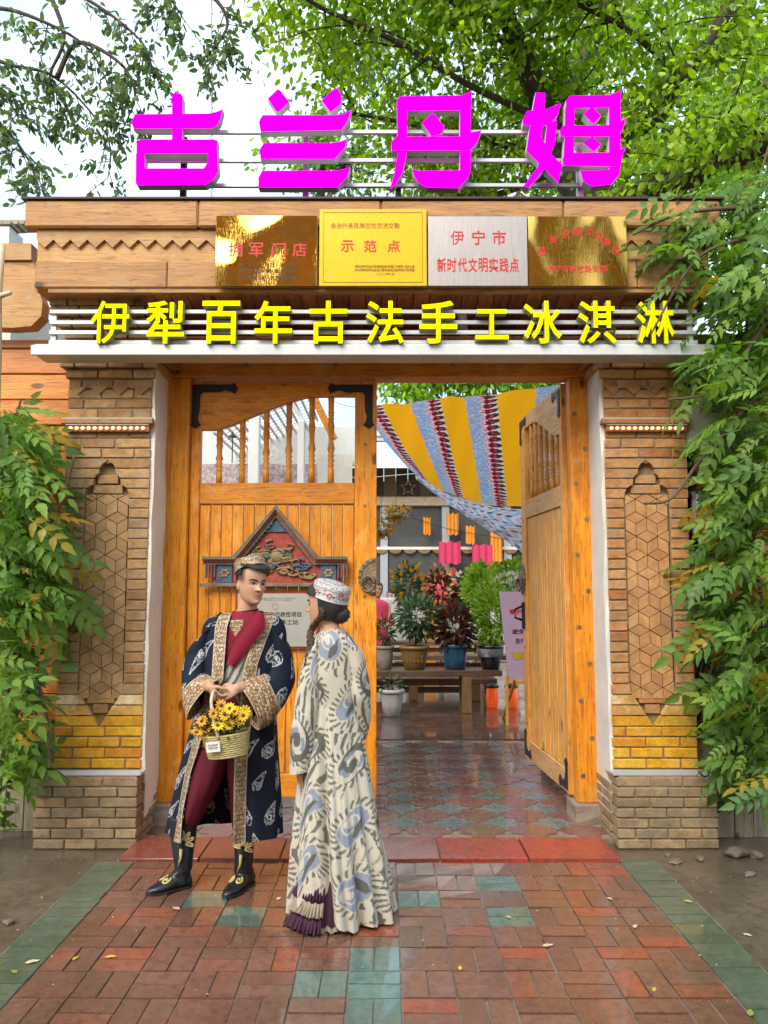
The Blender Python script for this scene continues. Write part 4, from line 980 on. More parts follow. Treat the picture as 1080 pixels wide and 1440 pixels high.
# printed canopy cloth slung over the yard
YN, YF = 7.7, 11.2
near = [at(490, 577, YN), at(600, 563, YN), at(700, 553, YN), at(840, 536, YN)]
farr = [at(586, 668, YF), at(640, 697, YF), at(715, 712, YF), at(830, 714, YF)]
near[0] = at(505, 573, YN)
mid = [(p+q)/2-Vector((0,0,.05)) for p, q in zip(near, farr)]
n, m = 300, 220
A = quadcloth('', [near, mid, farr], n, m, None, None)
u = np.linspace(0, 1, n)[None, :]*2.0 + np.zeros((m, 1)); w = np.linspace(0, 1, m)[:, None]*3.4 + np.zeros((1, n))
A[:, :, 2] += .010*np.sin(u*9+w*2) + .006*np.sin(u*23+w*4)
def ikat(u, w):
    per = .53; s = ((u + .26) / per) % 1.0; row = w/.13; fr = row - np.floor(row); tri = np.abs(fr-.5)*2
    jag = (vnoise(u*0+3, w*60, 5)-.5)*.05
    c = np.zeros(u.shape+(3,)); orange = np.array([.90,.42,.010]); blue = np.array([.24,.36,.60]); white = np.array([.66,.64,.60]); pink = np.array([.75,.02,.11]); blk = np.array([.045,.025,.025])
    c[:] = orange
    ss = s + jag
    mb = (ss > .46) & (ss < .76); c[mb] = blue
    dash = vnoise(u*55, w*110, 7); c[mb & (dash > .74)] = white*.9; c[mb & (dash < .12)] = np.array([.42,.2,.35])
    z1 = ss > .66 + .10*tri; c[z1 & (ss < .99)] = white
    z2 = ss > .68 + .13*tri; c[z2 & (ss < .88)] = pink
    z3 = ss > .72 + .15*tri; c[z3 & (ss < .96)] = white
    tear = ((ss-.88)/.115)**2 + ((fr-.5)/.40)**2; c[tear < 1] = blk; c[tear < .10] = pink
    c[(ss > .955) & (tri < .25) & (ss < .995)] = blk
    return c
o = mesh_obj('canopy_cloth', np_mesh('canopy_cloth', A, grid_faces(m, n), ikat(u, w)), M['cloth_vc']); tag(o, 'orange ikat cloth with blue, pink and black stripes slung over the courtyard', 'cloth')
# pale blue and pink printed cloth hanging under it
top = [at(584, 666, 11.24), at(640, 699, 11.24), at(715, 715, 11.24), at(830, 718, 11.24)]
bot = [at(588, 672, 11.3), at(640, 716, 11.4), at(690, 747, 11.5), at(770, 800, 11.6)]
n, m = 240, 90; A = quadcloth('', [top, [(a*.5+b*.5)+Vector((0,.12,-.04)) for a, b in zip(top, bot)], bot], n, m, None, None)
u = np.linspace(0, 2.4, n)[None, :]+np.zeros((m, 1)); w = np.linspace(0, .8, m)[:, None]+np.zeros((1, n))
A[:, :, 1] += .03*np.sin(u*14+w*6)
c = np.zeros(u.shape+(3,)); c[:] = (.78,.82,.88); t = np.sin(u*26+np.abs(((w*9) % 2)-1)*3.0); c[t > .6] = (.46,.58,.78); c[t < -.8] = (.78,.55,.66)
ii = np.floor(u*7.5); jj = np.floor(w*7.5); d = ((u*7.5-ii-.5-.3*(hash2(ii,jj)-.5))/.28)**2 + ((w*7.5-jj-.5)/.13)**2; c[d < 1] = (.05,.05,.09); c[d < .12] = (.5,.03,.1)
o = mesh_obj('pale_cloth', np_mesh('pale_cloth', A, grid_faces(m, n), c), M['cloth_vc']); tag(o, 'pale blue and pink printed cloth hanging below the orange canopy', 'cloth')
for (a, b, lb) in ((at(460, 560, YN), near[0], 'thin cord holding the left corner of the orange canopy'), (at(470, 672, 11.3), top[0], 'thin cord tied to the pale printed cloth')):
    o = MB().tube([a, (a+b)/2-Vector((0,0,.02)), b], .006, 6).build('cord', M['pvc']); tag(o, lb, 'cord')
# leaf clouds -----------------------------------------------------
def leaf_cloud(c, size, axis, cols, fold=.35, width=.5, spread=.6, seed=0):
    """c: Nx3 centres, axis: Nx3 mean leaf directions -> (verts, faces, colours)"""
    rg = np.random.RandomState(seed); N = len(c)
    d = axis + rg.normal(0, spread, (N, 3)); d /= np.linalg.norm(d, axis=1)[:, None]
    r = rg.normal(0, 1, (N, 3)); s = np.cross(d, r); s /= np.linalg.norm(s, axis=1)[:, None]; nn = np.cross(s, d)
    L = (np.asarray(size)*rg.uniform(.7, 1.25, N))[:, None]
    def P(a, b, h): return c + d*L*a + s*L*b*width + nn*L*h*fold
    V = np.stack([P(0,0,0), P(.3,.44,.16), P(.7,.36,.12), P(1.02,0,-.1), P(.7,-.36,.12), P(.3,-.44,.16)], 1)
    base = np.arange(N)[:, None]*6
    F = np.concatenate([base+np.array([[0,1,2,3]]), base+np.array([[0,3,4,5]])], 0)
    pal = np.asarray(cols); k = rg.randint(0, len(pal), N); cc = pal[k]*rg.uniform(.75, 1.25, (N, 1))
    return V.reshape(-1, 3), F, np.repeat(cc, 6, axis=0)
def cloud_obj(name, parts, parent, mt=None):
    V = []; F = []; C = []; o = 0
    for v, f, c in parts: V.append(v); F.append(f+o); C.append(c); o += len(v)
    return mesh_obj(name, np_mesh(name, np.concatenate(V), np.concatenate(F), np.concatenate(C), False), mt or M['leaf_vc'], parent)
def ball(n, c, r, seed, shell=.4):
    rg = np.random.RandomState(seed); p = rg.normal(0, 1, (n, 3)); p /= np.linalg.norm(p, axis=1)[:, None]
    q = rg.uniform(shell, 1, (n, 1))**.6; return np.array(c) + p*q*np.array(r), p
# bench with pots ---------------------------------------------------
BY = 10.4
def bench(label, x0, x1, Y, z, dep, legs, th=.07, mt=None):
    T = thing('bench', label, 'bench', ((x0+x1)/2, Y, .045), group='dark wooden benches in the courtyard'); mt = mt or M['bench']
    n_ = 3
    for q in range(n_):
        a = Y-dep/2+dep*q/n_; MB().box(x0, x1, a+.004, a+dep/n_-.004, z-th, z, .006).build('plank', mt, T)
    for lx in legs:
        for ly in (Y-dep/2+.06, Y+dep/2-.06): MB().box(lx-.06, lx+.06, ly-.05, ly+.05, .045, z-th-.002, .006).build('leg', M['brownwood'], T)
    MB().box(legs[0], legs[-1], Y-.03, Y+.03, z-th-.14, z-th-.06).build('stretcher', M['brownwood'], T)
    return T
zb = at(0, 943, BY-.2).z
bench('dark wet wooden bench carrying the row of flower pots', -2.6, at(703,945,BY).x, BY, zb, .46, (-2.2, -1.1, at(654,945,BY).x))
bench('dark plank bench directly behind the row of flower pots', -3.0, 1.9, 12.2, .62, .4, (-2.6, -.8, .55, 1.6))
bench('farther dark plank bench near the white railing', -3.2, 2.4, 14.2, .70, .45, (-2.6, -.9, .55, 1.7))
bench('low dark plank bench seen under the row of flower pots', -2.8, 1.6, 11.4, .36, .35, (-2.4, -.6, .42, 1.3))
# pots
clay = mat_plain('ochre_glaze', (.26,.15,.05), .35, var=.25, scale=12); blueg = mat_plain('blue_glaze', (.02,.085,.16), .2, var=.2, scale=8)
blackg = mat_plain('black_glaze', (.016,.016,.02), .2, var=.2); greyg = mat_plain('grey_fluted_pot', (.30,.28,.23), .5, var=.25, scale=14); whitep = mat_plain('white_pot_glaze', (.55,.54,.52), .5, var=.1, scale=6)
soil = mat_plain('soil', (.05,.035,.025), .95, var=.4, scale=40, bump=1.0)
def pot(label, px, py0, py1, hw0, hw1, Y, z, mt, foliage, group='potted plants on the bench', nflute=0):
    c = at(px, py1, Y); T = thing('potted_plant', label, 'plant', (c.x, Y, z), group=group)
    h = at(px, py0, Y).z - at(px, py1, Y).z; k = Y/FPX; r1, r0 = hw1*k, hw0*k
    prof = [(r0*.9,0),(r0,.006),(r0+(r1-r0)*.5,h*.45),(r1*.97,h*.82),(r1*1.0,h*.86),(r1*1.08,h*.87),(r1*1.08,h*.985),(r1*1.03,h),(r1*.93,h),(r1*.9,h*.9),(.01,h*.9)]
    m_ = MB().lathe(prof, (c.x, Y, z), 28)
    if nflute: m_.v = [(c.x+(x-c.x)*(1+.035*math.cos(nflute*math.atan2(y-Y, x-c.x))), Y+(y-Y)*(1+.035*math.cos(nflute*math.atan2(y-Y, x-c.x))), zz) for x, y, zz in m_.v]
    m_.build('pot', mt, T, True)
    MB().lathe([(r1*.9,0),(r1*.6,.015),(.005,.02)], (c.x, Y, z+h*.9), 16).build('soil', soil, T, True)
    foliage(T, Vector((c.x, Y, z+h*.92)))
    return T, c, h, r1
GR = [(.05,.10,.03),(.07,.14,.035),(.035,.075,.03),(.11,.18,.05)]; GB = [(.24,.40,.05),(.33,.50,.07),(.16,.30,.04),(.42,.55,.12)]; DK = [(.04,.08,.035),(.06,.115,.05),(.09,.15,.07),(.2,.26,.17)]; RD = [(.09,.035,.025),(.13,.05,.03),(.06,.03,.025),(.06,.07,.03),(.2,.06,.035)]
def stems(T, b, tips, r=.008):
    for t in tips: MB().tube([b, b*.5+Vector(t)*.5+Vector((random.uniform(-.02,.02),random.uniform(-.02,.02),0)), Vector(t)], [r, r*.8, r*.5], 6).build('stem', M['vinebark'], T)
def bush(px0, px1, py0, py1, Y, n, pal, size, seed, spread=.8, stem=True, w=.55):
    def f(T, b):
        a, e = at(px0, py1, Y), at(px1, py0, Y); c = (a+e)/2; r = (abs(e.x-a.x)/2, abs(e.x-a.x)/2*.9, abs(e.z-a.z)/2)
        p, nrm = ball(n, tuple(c), r, seed, .15); ax = nrm*.7 + np.array([0,0,-.15])
        cloud_obj('foliage', [leaf_cloud(p, size, ax, pal, spread=spread, seed=seed, width=w)], T)
        if stem: stems(T, b, [c+Vector((random.uniform(-.5,.5)*r[0], random.uniform(-.3,.3)*r[1], random.uniform(-.3,.3)*r[2])) for q in range(6)])
    return f
def petals(T, c, r, n, col, size, seed):
    p, nrm = ball(n, c, r, seed, .6); tag(cloud_obj('flowers', [leaf_cloud(p, size, nrm, col, spread=.5, seed=seed, width=.8)], T), kind='stuff')
T, c, h, r = pot('grey fluted pot with pink flowering plant at the closed leaf edge', 541, 910, 943, 9, 12, BY, zb, greyg, bush(528, 556, 866, 912, BY, 240, GR, .07, 11, w=.4), nflute=14)
petals(T, tuple(at(538, 880, BY)), (.1,.12,.16), 50, [(.65,.04,.15),(.75,.12,.2)], .05, 4)
T, c, h, r = pot('ochre pot with a round dark green shrub on a bare stem', 583, 910, 943, 14, 20, BY, zb, clay, bush(557, 619, 836, 898, BY, 800, DK, .085, 12, w=.45))
for i in range(10):
    a_ = R(-90-32+16*(i%5)); zc_ = zb+h*(.58-.2*(i//5)); MB().tube([(c.x+r*.93*math.cos(a_+.05*math.cos(q*1.9)), BY+r*.93*math.sin(a_+.05*math.cos(q*1.9)), zc_+.018*math.sin(q*2.3)) for q in range(7)], .004, 5).build('relief_mark', M['cbgold'], T)
pot('blue glazed pot with a dark red leafed plant', 640, 908, 943, 14, 17, BY, zb, blueg, bush(614, 664, 850, 914, BY, 420, RD, .10, 13, w=.6))
T, c, h, r = pot('black pot with white speckled rim and tall bright green plant', 690, 908, 942, 12, 17, BY, zb, blackg, bush(666, 716, 812, 912, BY, 1100, GB, .075, 14, w=.5))
MB().lathe([(r*1.0,h*.5),(r*1.03,h*.55),(r*1.075,h*.86),(r*1.06,h*.86)], (c.x, BY, zb), 28).build('speckled_band', mat_brick('speckled_glaze', [(0,(.1,.1,.11)),(1,(.14,.14,.15))], wear=(.5,.5,.5), wearamt=.6, fine=.4), T, True)
petals(T, tuple(at(692, 868, BY)), (.16,.16,.3), 14, [(.7,.12,.03),(.8,.2,.05)], .05, 6)
pot('tall white fluted pot standing on the wet floor under the bench', 551, 968, 1006, 11, 16, 10.0, .046, whitep, bush(536, 566, 950, 972, 10.0, 80, DK, .08, 15, w=.4), 'potted plants on the courtyard floor', nflute=22)
T = thing('leafy_shrub', 'light green leafy shrub rising behind the potted plants', 'shrub', (at(683, 900, 11.6).x, 11.6, .045)); b = Vector((at(683,900,11.6).x, 11.6, .05))
bush(652, 708, 792, 862, 11.6, 900, GB, .10, 16)(T, b)
T = thing('white_flower_shrub', 'white flowering shrub behind the lilac notice board', 'shrub', (at(722, 900, 11.0).x, 11.0, .045)); b = Vector((at(722,900,11.0).x, 11.0, .05))
bush(694, 752, 786, 850, 11.0, 700, GB, .09, 17)(T, b); petals(T, tuple(at(722, 820, 10.8)), (.28,.2,.14), 320, [(.75,.74,.66),(.7,.66,.5)], .06, 8)
# lilac notice board on an easel
NY = 9.4; lil = mat_plain('lilac_print', (.42,.29,.40), .5, var=.05, bump=.02); purple = mat_plain('dark_purple_print', (.06,.03,.07), .5, var=.05, bump=0)
T = thing('notice_board', 'lilac notice board with writing on a wooden easel, half behind the open leaf', 'sign', (at(735, 1000, NY).x, NY, .045))
a, b = at(703, 955, NY), at(790, 832, NY)
m_ = MB(); m_.add([(at(703,833,NY).x,NY+.06,b.z),(b.x,NY+.06,b.z),(b.x,NY-.08,a.z),(at(714,953,NY).x,NY-.08,a.z),(at(703,833,NY).x,NY+.085,b.z),(b.x,NY+.085,b.z),(b.x,NY-.055,a.z),(at(714,953,NY).x,NY-.055,a.z)], [(0,1,2,3),(4,7,6,5),(0,4,5,1),(1,5,6,2),(2,6,7,3),(3,7,4,0)])
m_.build('board', lil, T)
tl = math.atan2(.14, b.z-a.z)
def nb(txt, px, py, w, h, mt):
    p = at(px, py, NY); f = (p.z-a.z)/(b.z-a.z); text_obj('lettering', txt, (p.x, NY-.08+.14*f-.004, p.z), w, h, mt, T, .001, .012, rot=(-tl, 0, 0))
nb('温馨提示', 747, 847, .20, .055, purple); nb('看护好儿童', 739, 860, .38, .06, M['redink']); nb('随身财物', 750, 874, .2, .06, M['redink']); nb('避免发生', 738, 888, .31, .06, purple); nb('且行且珍惜', 743, 901, .32, .06, purple)
p = at(727, 922, NY); MB().prism([(p.x-.07,p.z+.04),(p.x+.09,p.z+.045),(p.x+.085,p.z-.015),(p.x+.02,p.z-.05),(p.x-.05,p.z-.03)], NY-.052, NY-.048).build('ochre_badge', mat_plain('ochre_print', (.5,.33,.03), .5), T)
for (x0, y0, x1, y1) in ((712, 950, 712, 1006), (726, 950, 716, 1000), (775, 950, 782, 1006)):
    p0, p1 = at(x0, y0, NY), at(x1, y1, NY); p1.z = .046
    MB().tube([(p0.x, NY-.03, p0.z), (p1.x, NY+(-.08 if x0 != 726 else .5), .046)], .02, 8).build('leg', M['leafwood'], T)
MB().box(at(708,0,NY).x, at(790,0,NY).x, NY-.12, NY-.055, a.z-.04, a.z-.002, .004).build('ledge', M['leafwood'], T)
# red glass lanterns below the bench end
redg = mat_plain('orange_red_glass', (.75,.09,.015), .15, var=.15, emit=.25)
for i, (x, lb) in enumerate(((700, 'red glass lantern under the bench end nearest the blue pot side'), (728, 'red glass lantern behind the easel leg of the notice board'))):
    p = at(x, 1000, 10.2); T = thing('glass_lantern', lb, 'lantern', (p.x, 10.7, .045), group='red glass lanterns')
    MB().lathe([(.05,0),(.075,.01),(.085,.12),(.08,.24),(.06,.26),(.01,.262)], (p.x, 10.7, .046), 14).build('glass', redg, T, True)
    MB().lathe([(.09,.262),(.09,.29),(.05,.31),(.01,.312)], (p.x, 10.7, .046), 14).build('lid', M['blackplastic'], T)
# white scrolled railing
RY = 16.5; T = thing('white_railing', 'white metal railing with scrollwork behind the benches', 'railing', (0, RY, .045))
zt, z0_ = at(0, 846, RY).z, .08
for z in (z0_+.1, zt, zt-.35): MB().box(-5, 5, RY-.02, RY+.02, z-.03, z+.03).build('rail', M['white'], T)
for i in range(26): MB().tube([(-5+i*.4, RY, .05), (-5+i*.4, RY, zt+.16)], .016, 6).build('bar', M['white'], T)
for i in range(25):
    for s_ in (-1, 1):
        cx_ = -4.8+i*.4; pts = []
        for q in range(15):
            f = q/14; a = f*7.5; rr = .13*(1-f*.8); pts.append((cx_+s_*(.14-rr*math.cos(a)*1.0)*.6, RY-.004, z0_+.42+rr*math.sin(a)*1.3))
        MB().tube(pts, .011, 5).build('scroll', M['white'], T)
T = thing('low_wall', 'pale low wall behind the white railing', 'wall', (0, 17.2, .045)); MB().box(-6, 6, 17.1, 17.3, .045, 1.35, .02).build('wall', M['plaster'], T); MB().box(-6, 6, 17.05, 17.35, 1.352, 1.42, .01).build('coping', M['whitemetal'], T)
for i, x in enumerate((605, 720)):
    p = at(x, 880, 15.6); o = MB().box(p.x-.1, p.x+.1, 15.5, 15.7, .046, at(0,845,15.6).z, .01).build('wooden_post', M['gatewood']); tag(o, ['orange wooden post behind the dark green shrub', 'orange wooden post beside the notice board'][i], 'post', 'orange posts in the courtyard')
# house across the yard
HY = 19.0; T = thing('courtyard_house', 'long courtyard house with large windows and pale awning at the back', 'house', (0, HY+2, .045))
zz = lambda y, Y=HY: at(0, y, Y).z
MB().box(-9, 9, HY+2.2, HY+2.4, .045, zz(660)).build('back_wall', mat_plain('room_wall', (.55,.42,.36), .8, var=.25, scale=2), T)
MB().box(-9, 9, HY-.1, HY+.1, zz(712), zz(699), .02).build('beam', mat_plain('tan_beam', (.62,.46,.30), .6), T)
MB().box(-9, 9, HY, HY+.2, .045, zz(868)).build('sill_wall', M['plaster'], T)
x = -9
for i in range(13):
    MB().box(x-.09, x+.09, HY-.04, HY+.12, zz(868), zz(712)-.003).build('window_post', mat_plain('mullion_grey', (.36,.33,.31), .5) if i == 0 else M['greypaint'], T)
    if i < 12: MB().box(x+.1, x+1.4, HY+.02, HY+.04, zz(866), zz(773)).build('pane', M['glass'], T); MB().box(x+.1, x+1.4, HY+.02, HY+.04, zz(768), zz(713)).build('pane', M['glass'], T)
    x += 1.5
MB().box(-9, 9, HY-.06, HY+.08, zz(773)+.001, zz(769)).build('transom', M['plaster'], T)
for i in range(52):
    cx_ = -9+.35*i; MB().prism([(cx_+.02+.155*(1-math.cos(t*math.pi/6)), zz(773)-.10*math.sin(t*math.pi/6)) for t in range(7)], HY-.075, HY-.062).build('scallop', M['brownwood'], T)
for i in range(60): MB().box(-9+.3*i, -9+.3*i+.29, HY+.3+.02*(i%2), HY+.35, zz(698), zz(655)).build('attic_board', M['darkwood'] if i % 3 else M['brownwood'], T)
aw = mat_plain('pale_awning', (.72,.69,.62), .7, var=.06, bump=.05, scale=2)
m_ = MB(); m_.add([(-9,HY-1.0,zz(664)),(9,HY-1.0,zz(664)),(9,HY+.3,zz(618)),(-9,HY+.3,zz(618)),(-9,HY-1.0,zz(664)-.05),(9,HY-1.0,zz(664)-.05)], [(0,1,2,3),(0,4,5,1)]); m_.build('awning', aw, T)
MB().box(-9, 9, HY+.25, HY+.4, zz(617), zz(608)).build('gutter', M['greypaint'], T)
m_ = MB(); m_.add([(-9,HY+.2,zz(606)),(9,HY+.2,zz(606)),(9,HY+2.3,zz(575)),(-9,HY+2.3,zz(575)),(-9,HY+.2,zz(606)-.08),(9,HY+.2,zz(606)-.08)], [(0,1,2,3),(0,4,5,1)]); m_.build('roof', mat_plain('pale_sheet_roof', (.55,.57,.57), .5, var=.12, stretch=(8,.3,1)), T)
# red window frames inside, shelves and lamps
rw = mat_plain('red_window_paint', (.36,.05,.04), .5, var=.2)
for (x0, x1, y0, y1) in ((548, 600, 768, 840), (706, 745, 760, 840), (470, 520, 768, 840)):
    a, b = at(x0, y1, HY+1.2), at(x1, y0, HY+1.2)
    for q in (a.x, (a.x+b.x)/2, b.x): MB().box(q-.06, q+.06, HY+1.15, HY+1.25, a.z, b.z).build('inner_frame', rw, T)
    for q in (a.z, b.z): MB().box(a.x-.061, b.x+.061, HY+1.14, HY+1.26, q-.06, q+.06).build('inner_frame', rw, T)
for q in range(3): MB().box(at(610,0,HY+1.8).x, at(700,0,HY+1.8).x, HY+1.7, HY+2.0, zz(800+22*q, HY+1.8), zz(800+22*q, HY+1.8)+.05).build('shelf', M['brownwood'], T)
# things behind the glass
pk = mat_plain('pink_curtain', (.62,.04,.12), .8, var=.15, scale=8, stretch=(4,1,1)); og = mat_plain('orange_curtain', (.75,.28,.02), .8, var=.15)
for i, (x0, x1, y0, y1, mt, lb) in enumerate(((617, 648, 762, 793, pk, 'pink hanging cloth in the back window, left of two'), (664, 696, 766, 795, pk, 'pink hanging cloth in the back window, right of two'), (655, 668, 740, 765, og, 'orange pennant cloth above the pink cloths, left'), (690, 706, 745, 790, og, 'orange pennant cloth at the right of the pink cloths'), (595, 606, 728, 752, og, 'orange pennant cloth high in the left back window'), (628, 645, 722, 752, og, 'orange pennant cloth above the left pink cloth'))):
    a, b = at(x0, y1, HY-.3), at(x1, y0, HY-.3); nn_ = 16
    P_ = np.array([[(a.x+(b.x-a.x)*q/nn_, HY-.3+.03*math.sin(q*1.3), b.z+(a.z-b.z)*s_/4+.02*math.sin(q*.9)) for q in range(nn_+1)] for s_ in range(5)])
    o = mesh_obj('hanging_cloth', np_mesh('hanging_cloth', P_, grid_faces(5, nn_+1)), mt); tag(o, lb, 'cloth', 'cloths hung before the back window')
p0, p1 = at(540, 716, HY-.32), at(720, 760, HY-.32); o = MB().tube([p0, (p0+p1)/2-Vector((0,0,.1)), p1], .008, 5).build('cord', M['blackplastic']); tag(o, 'dark cord strung before the back window holding the cloths', 'cord')
# ornaments, hanging baskets
def star(c, r, name, label, mt):
    pts = [(c.x+(r if q % 2 == 0 else r*.42)*math.sin(q*math.pi/5), c.y, c.z+(r if q % 2 == 0 else r*.42)*math.cos(q*math.pi/5)) for q in range(11)]
    o = MB().tube(pts, .012 if r > .12 else .008, 6).build(name, mt); tag(o, label, 'ornament', 'star ornaments')
gold = mat_plain('gold_star', (.6,.42,.12), .4, .5)
star(at(574, 686, HY-.2), .2, 'star_ornament', 'golden star ornament on the dark attic boards', gold)
star(at(385, 636, 10.6), .09, 'star_ornament', 'white star ornament hanging behind the door balusters, left of two', M['white']); star(at(394, 640, 10.7), .08, 'star_ornament', 'white star ornament hanging behind the door balusters, right of two', M['white']); star(at(399, 656, 10.7), .07, 'star_ornament', 'lower white star ornament behind the door balusters', M['white'])
for i, (x, y) in enumerate(((557, 722), (536, 746))):
    c = at(x, y, 15); T = thing('hanging_basket', ['hanging plant basket under the tan beam, upper one', 'hanging plant basket at the door edge, lower one'][i], 'plant', tuple(c), group='hanging baskets')
    MB().lathe([(.04,-.12),(.12,-.08),(.16,0),(.14,0),(.02,-.08)], tuple(c), 14).build('basket', M['brownwood'], T, True)
    MB().tube([c, c+Vector((0,0,.7))], .006, 5).build('cord', M['blackplastic'], T)
    p, nrm = ball(170, tuple(c+Vector((0,0,.02))), (.26,.22,.18), 30+i, .2); cloud_obj('foliage', [leaf_cloud(p, .09, nrm+np.array([0,0,-.5]), [(.16,.2,.05),(.45,.2,.03),(.08,.12,.04),(.5,.26,.05)], seed=i)], T)
# flowering shrubs along the railing
for i, (x0, x1, y0, y1, pal, pc, lb) in enumerate(((556, 590, 792, 858, DK, [(.6,.3,.05),(.5,.22,.03)], 'orange flowering dark shrub behind the railing, left'), (598, 640, 800, 862, RD, [(.6,.3,.12),(.55,.2,.1)], 'red and orange flowering shrub behind the railing, centre'), (636, 668, 806, 862, GR, [(.7,.08,.04),(.75,.6,.5)], 'green shrub with red and white blossoms behind the railing'))):
    T = thing('flowering_shrub', lb, 'shrub', (at((x0+x1)/2,850,15.8).x, 15.8, .045), group='shrubs along the railing'); b_ = Vector((at((x0+x1)/2,850,15.8).x, 15.8, .05))
    bush(x0, x1, y0, y1, 15.8, 360, pal, .13, 60+i)(T, b_); petals(T, tuple(at((x0+x1)/2, (y0+y1)/2-8, 15.6)), (.3,.3,.4), 60, pc, .11, 70+i)
c = at(621, 842, 16.9); T = thing('red_parasol', 'small red and pink paper parasol leaning behind the railing shrubs', 'parasol', (c.x, 16.9, .05))
MB().lathe([(.40,0),(.30,-.07),(.16,-.12),(.01,-.14)], (c.x, 16.9, c.z), 16, axis='y').build('shade', mat_plain('red_paper', (.62,.05,.07), .7, var=.3, scale=5), T); MB().tube([(c.x, 16.95, .05), (c.x, 16.9, c.z)], .02, 6).build('stick', M['brownwood'], T)
# white pergola seen through the balusters
T = thing('white_pergola', 'white pergola with pale lattice roof behind the closed leaf', 'pergola', (-2.2, 11.5, .045))
for x, w_ in ((358, .16), (424, .10)):
    p = at(x, 620, 11.5); MB().box(p.x-w_/2, p.x+w_/2, 11.42, 11.58, .045, at(0, 540 if x < 400 else 592, 11.5).z, .01).build('post', M['white'], T)
lat = M['whitemetal']; ra, rb_ = at(300, 608, 11.6), at(442, 553, 11.6)
for i in range(16):
    f = i/15; p = ra*(1-f)+rb_*f; MB().box(p.x-.015, p.x+.015, 11.6, 13.4, p.z-.01, p.z+.02).build('slat', lat, T)
for i in range(9):
    y = 11.62+i*.21; MB().tube([(ra.x, y, ra.z+.04), (rb_.x, y, rb_.z+.04)], .012, 5).build('cross_slat', lat, T)
q0, q1 = at(440, 556, 11.55), at(470, 618, 11.55); m_ = MB(); m_.tube([q0, q1], .06, 4); m_.build('gable_board', M['gatewood_x'], T)
q0, q1 = at(405, 560, 11.55), at(440, 612, 11.55); MB().tube([q0, q1], .035, 4).build('brace', M['white'], T)
MB().box(at(270,0,11.5).x-.6, at(500,0,11.5).x, 13.4, 13.5, at(0,655,13.4).z, at(0,600,13.4).z).build('roller_blind', mat_plain('pale_blind', (.62,.63,.6), .7, var=.1, stretch=(1,1,12)), T)
fm = mat_plain('floral_fabric', (.45,.36,.36), .8, var=.8, scale=16, bump=.05)
MB().box(at(285,0,13.3).x, at(452,0,13.3).x, 13.25, 13.3, .6, at(0,653,13.3).z).build('floral_panel', fm, T)
MB().box(at(452,0,13.3).x, at(498,0,13.3).x, 13.25, 13.3, .6, at(0,640,13.3).z).build('pale_panel', M['plaster'], T)
c = at(327, 615, 10.5); T = thing('string_lamp', 'small dark shaded lamp on a cord behind the first balusters', 'lamp', tuple(c)); MB().lathe([(.06,0),(.05,.02),(.012,.05),(.01,.07)], tuple(c), 12).build('shade', M['blackplastic'], T); MB().tube([c+Vector((0,0,-.35)), c+Vector((0,0,.0))], .008, 5).build('cord', M['blackplastic'], T)
# ------------------------------------------------------------------ trees
def limb(pts, r0, r1, n=20, k=10):
    P_ = crom([tuple(p) for p in pts], n); return [tuple(p) for p in P_], [r0+(r1-r0)*i/(n-1) for i in range(n)]
def twigs_from(paths, count, length, seed, droop=-.25, rad=.012):
    rg = np.random.RandomState(seed); out = []
    for q in range(count):
        P_ = paths[rg.randint(len(paths))]; b = np.array(P_[rg.randint(len(P_)//4, len(P_))]); d = rg.normal(0, 1, 3); d[2] = abs(d[2])*.4+.1; d /= np.linalg.norm(d); L = length*rg.uniform(.5, 1.2)
        pts = [b + d*L*f + np.array([0,0,droop*L*f*f]) + rg.normal(0,.02,3)*(f > 0) for f in (0,.25,.5,.75,1)]
        out.append(pts)
    return out
def along(tw, n, spread, seed):
    rg = np.random.RandomState(seed); P_ = []; D = []
    for _ in range(n):
        t = tw[rg.randint(len(tw))]; f = rg.uniform(.25, 1)*(len(t)-1.001); i = int(f); a, b = np.array(t[i]), np.array(t[i+1]); d = b-a; d /= (np.linalg.norm(d)+1e-6)
        P_.append(a+(b-a)*(f-i)+rg.normal(0, spread, 3)); D.append(d*.5+np.array([0,0,-.7]))
    return np.array(P_), np.array(D)
LG = [(.23,.37,.03),(.29,.45,.035),(.17,.30,.03),(.35,.52,.04),(.12,.22,.03),(.40,.54,.06)]
DG = [(.09,.15,.06),(.12,.19,.07),(.07,.115,.05),(.15,.23,.07),(.08,.12,.07)]
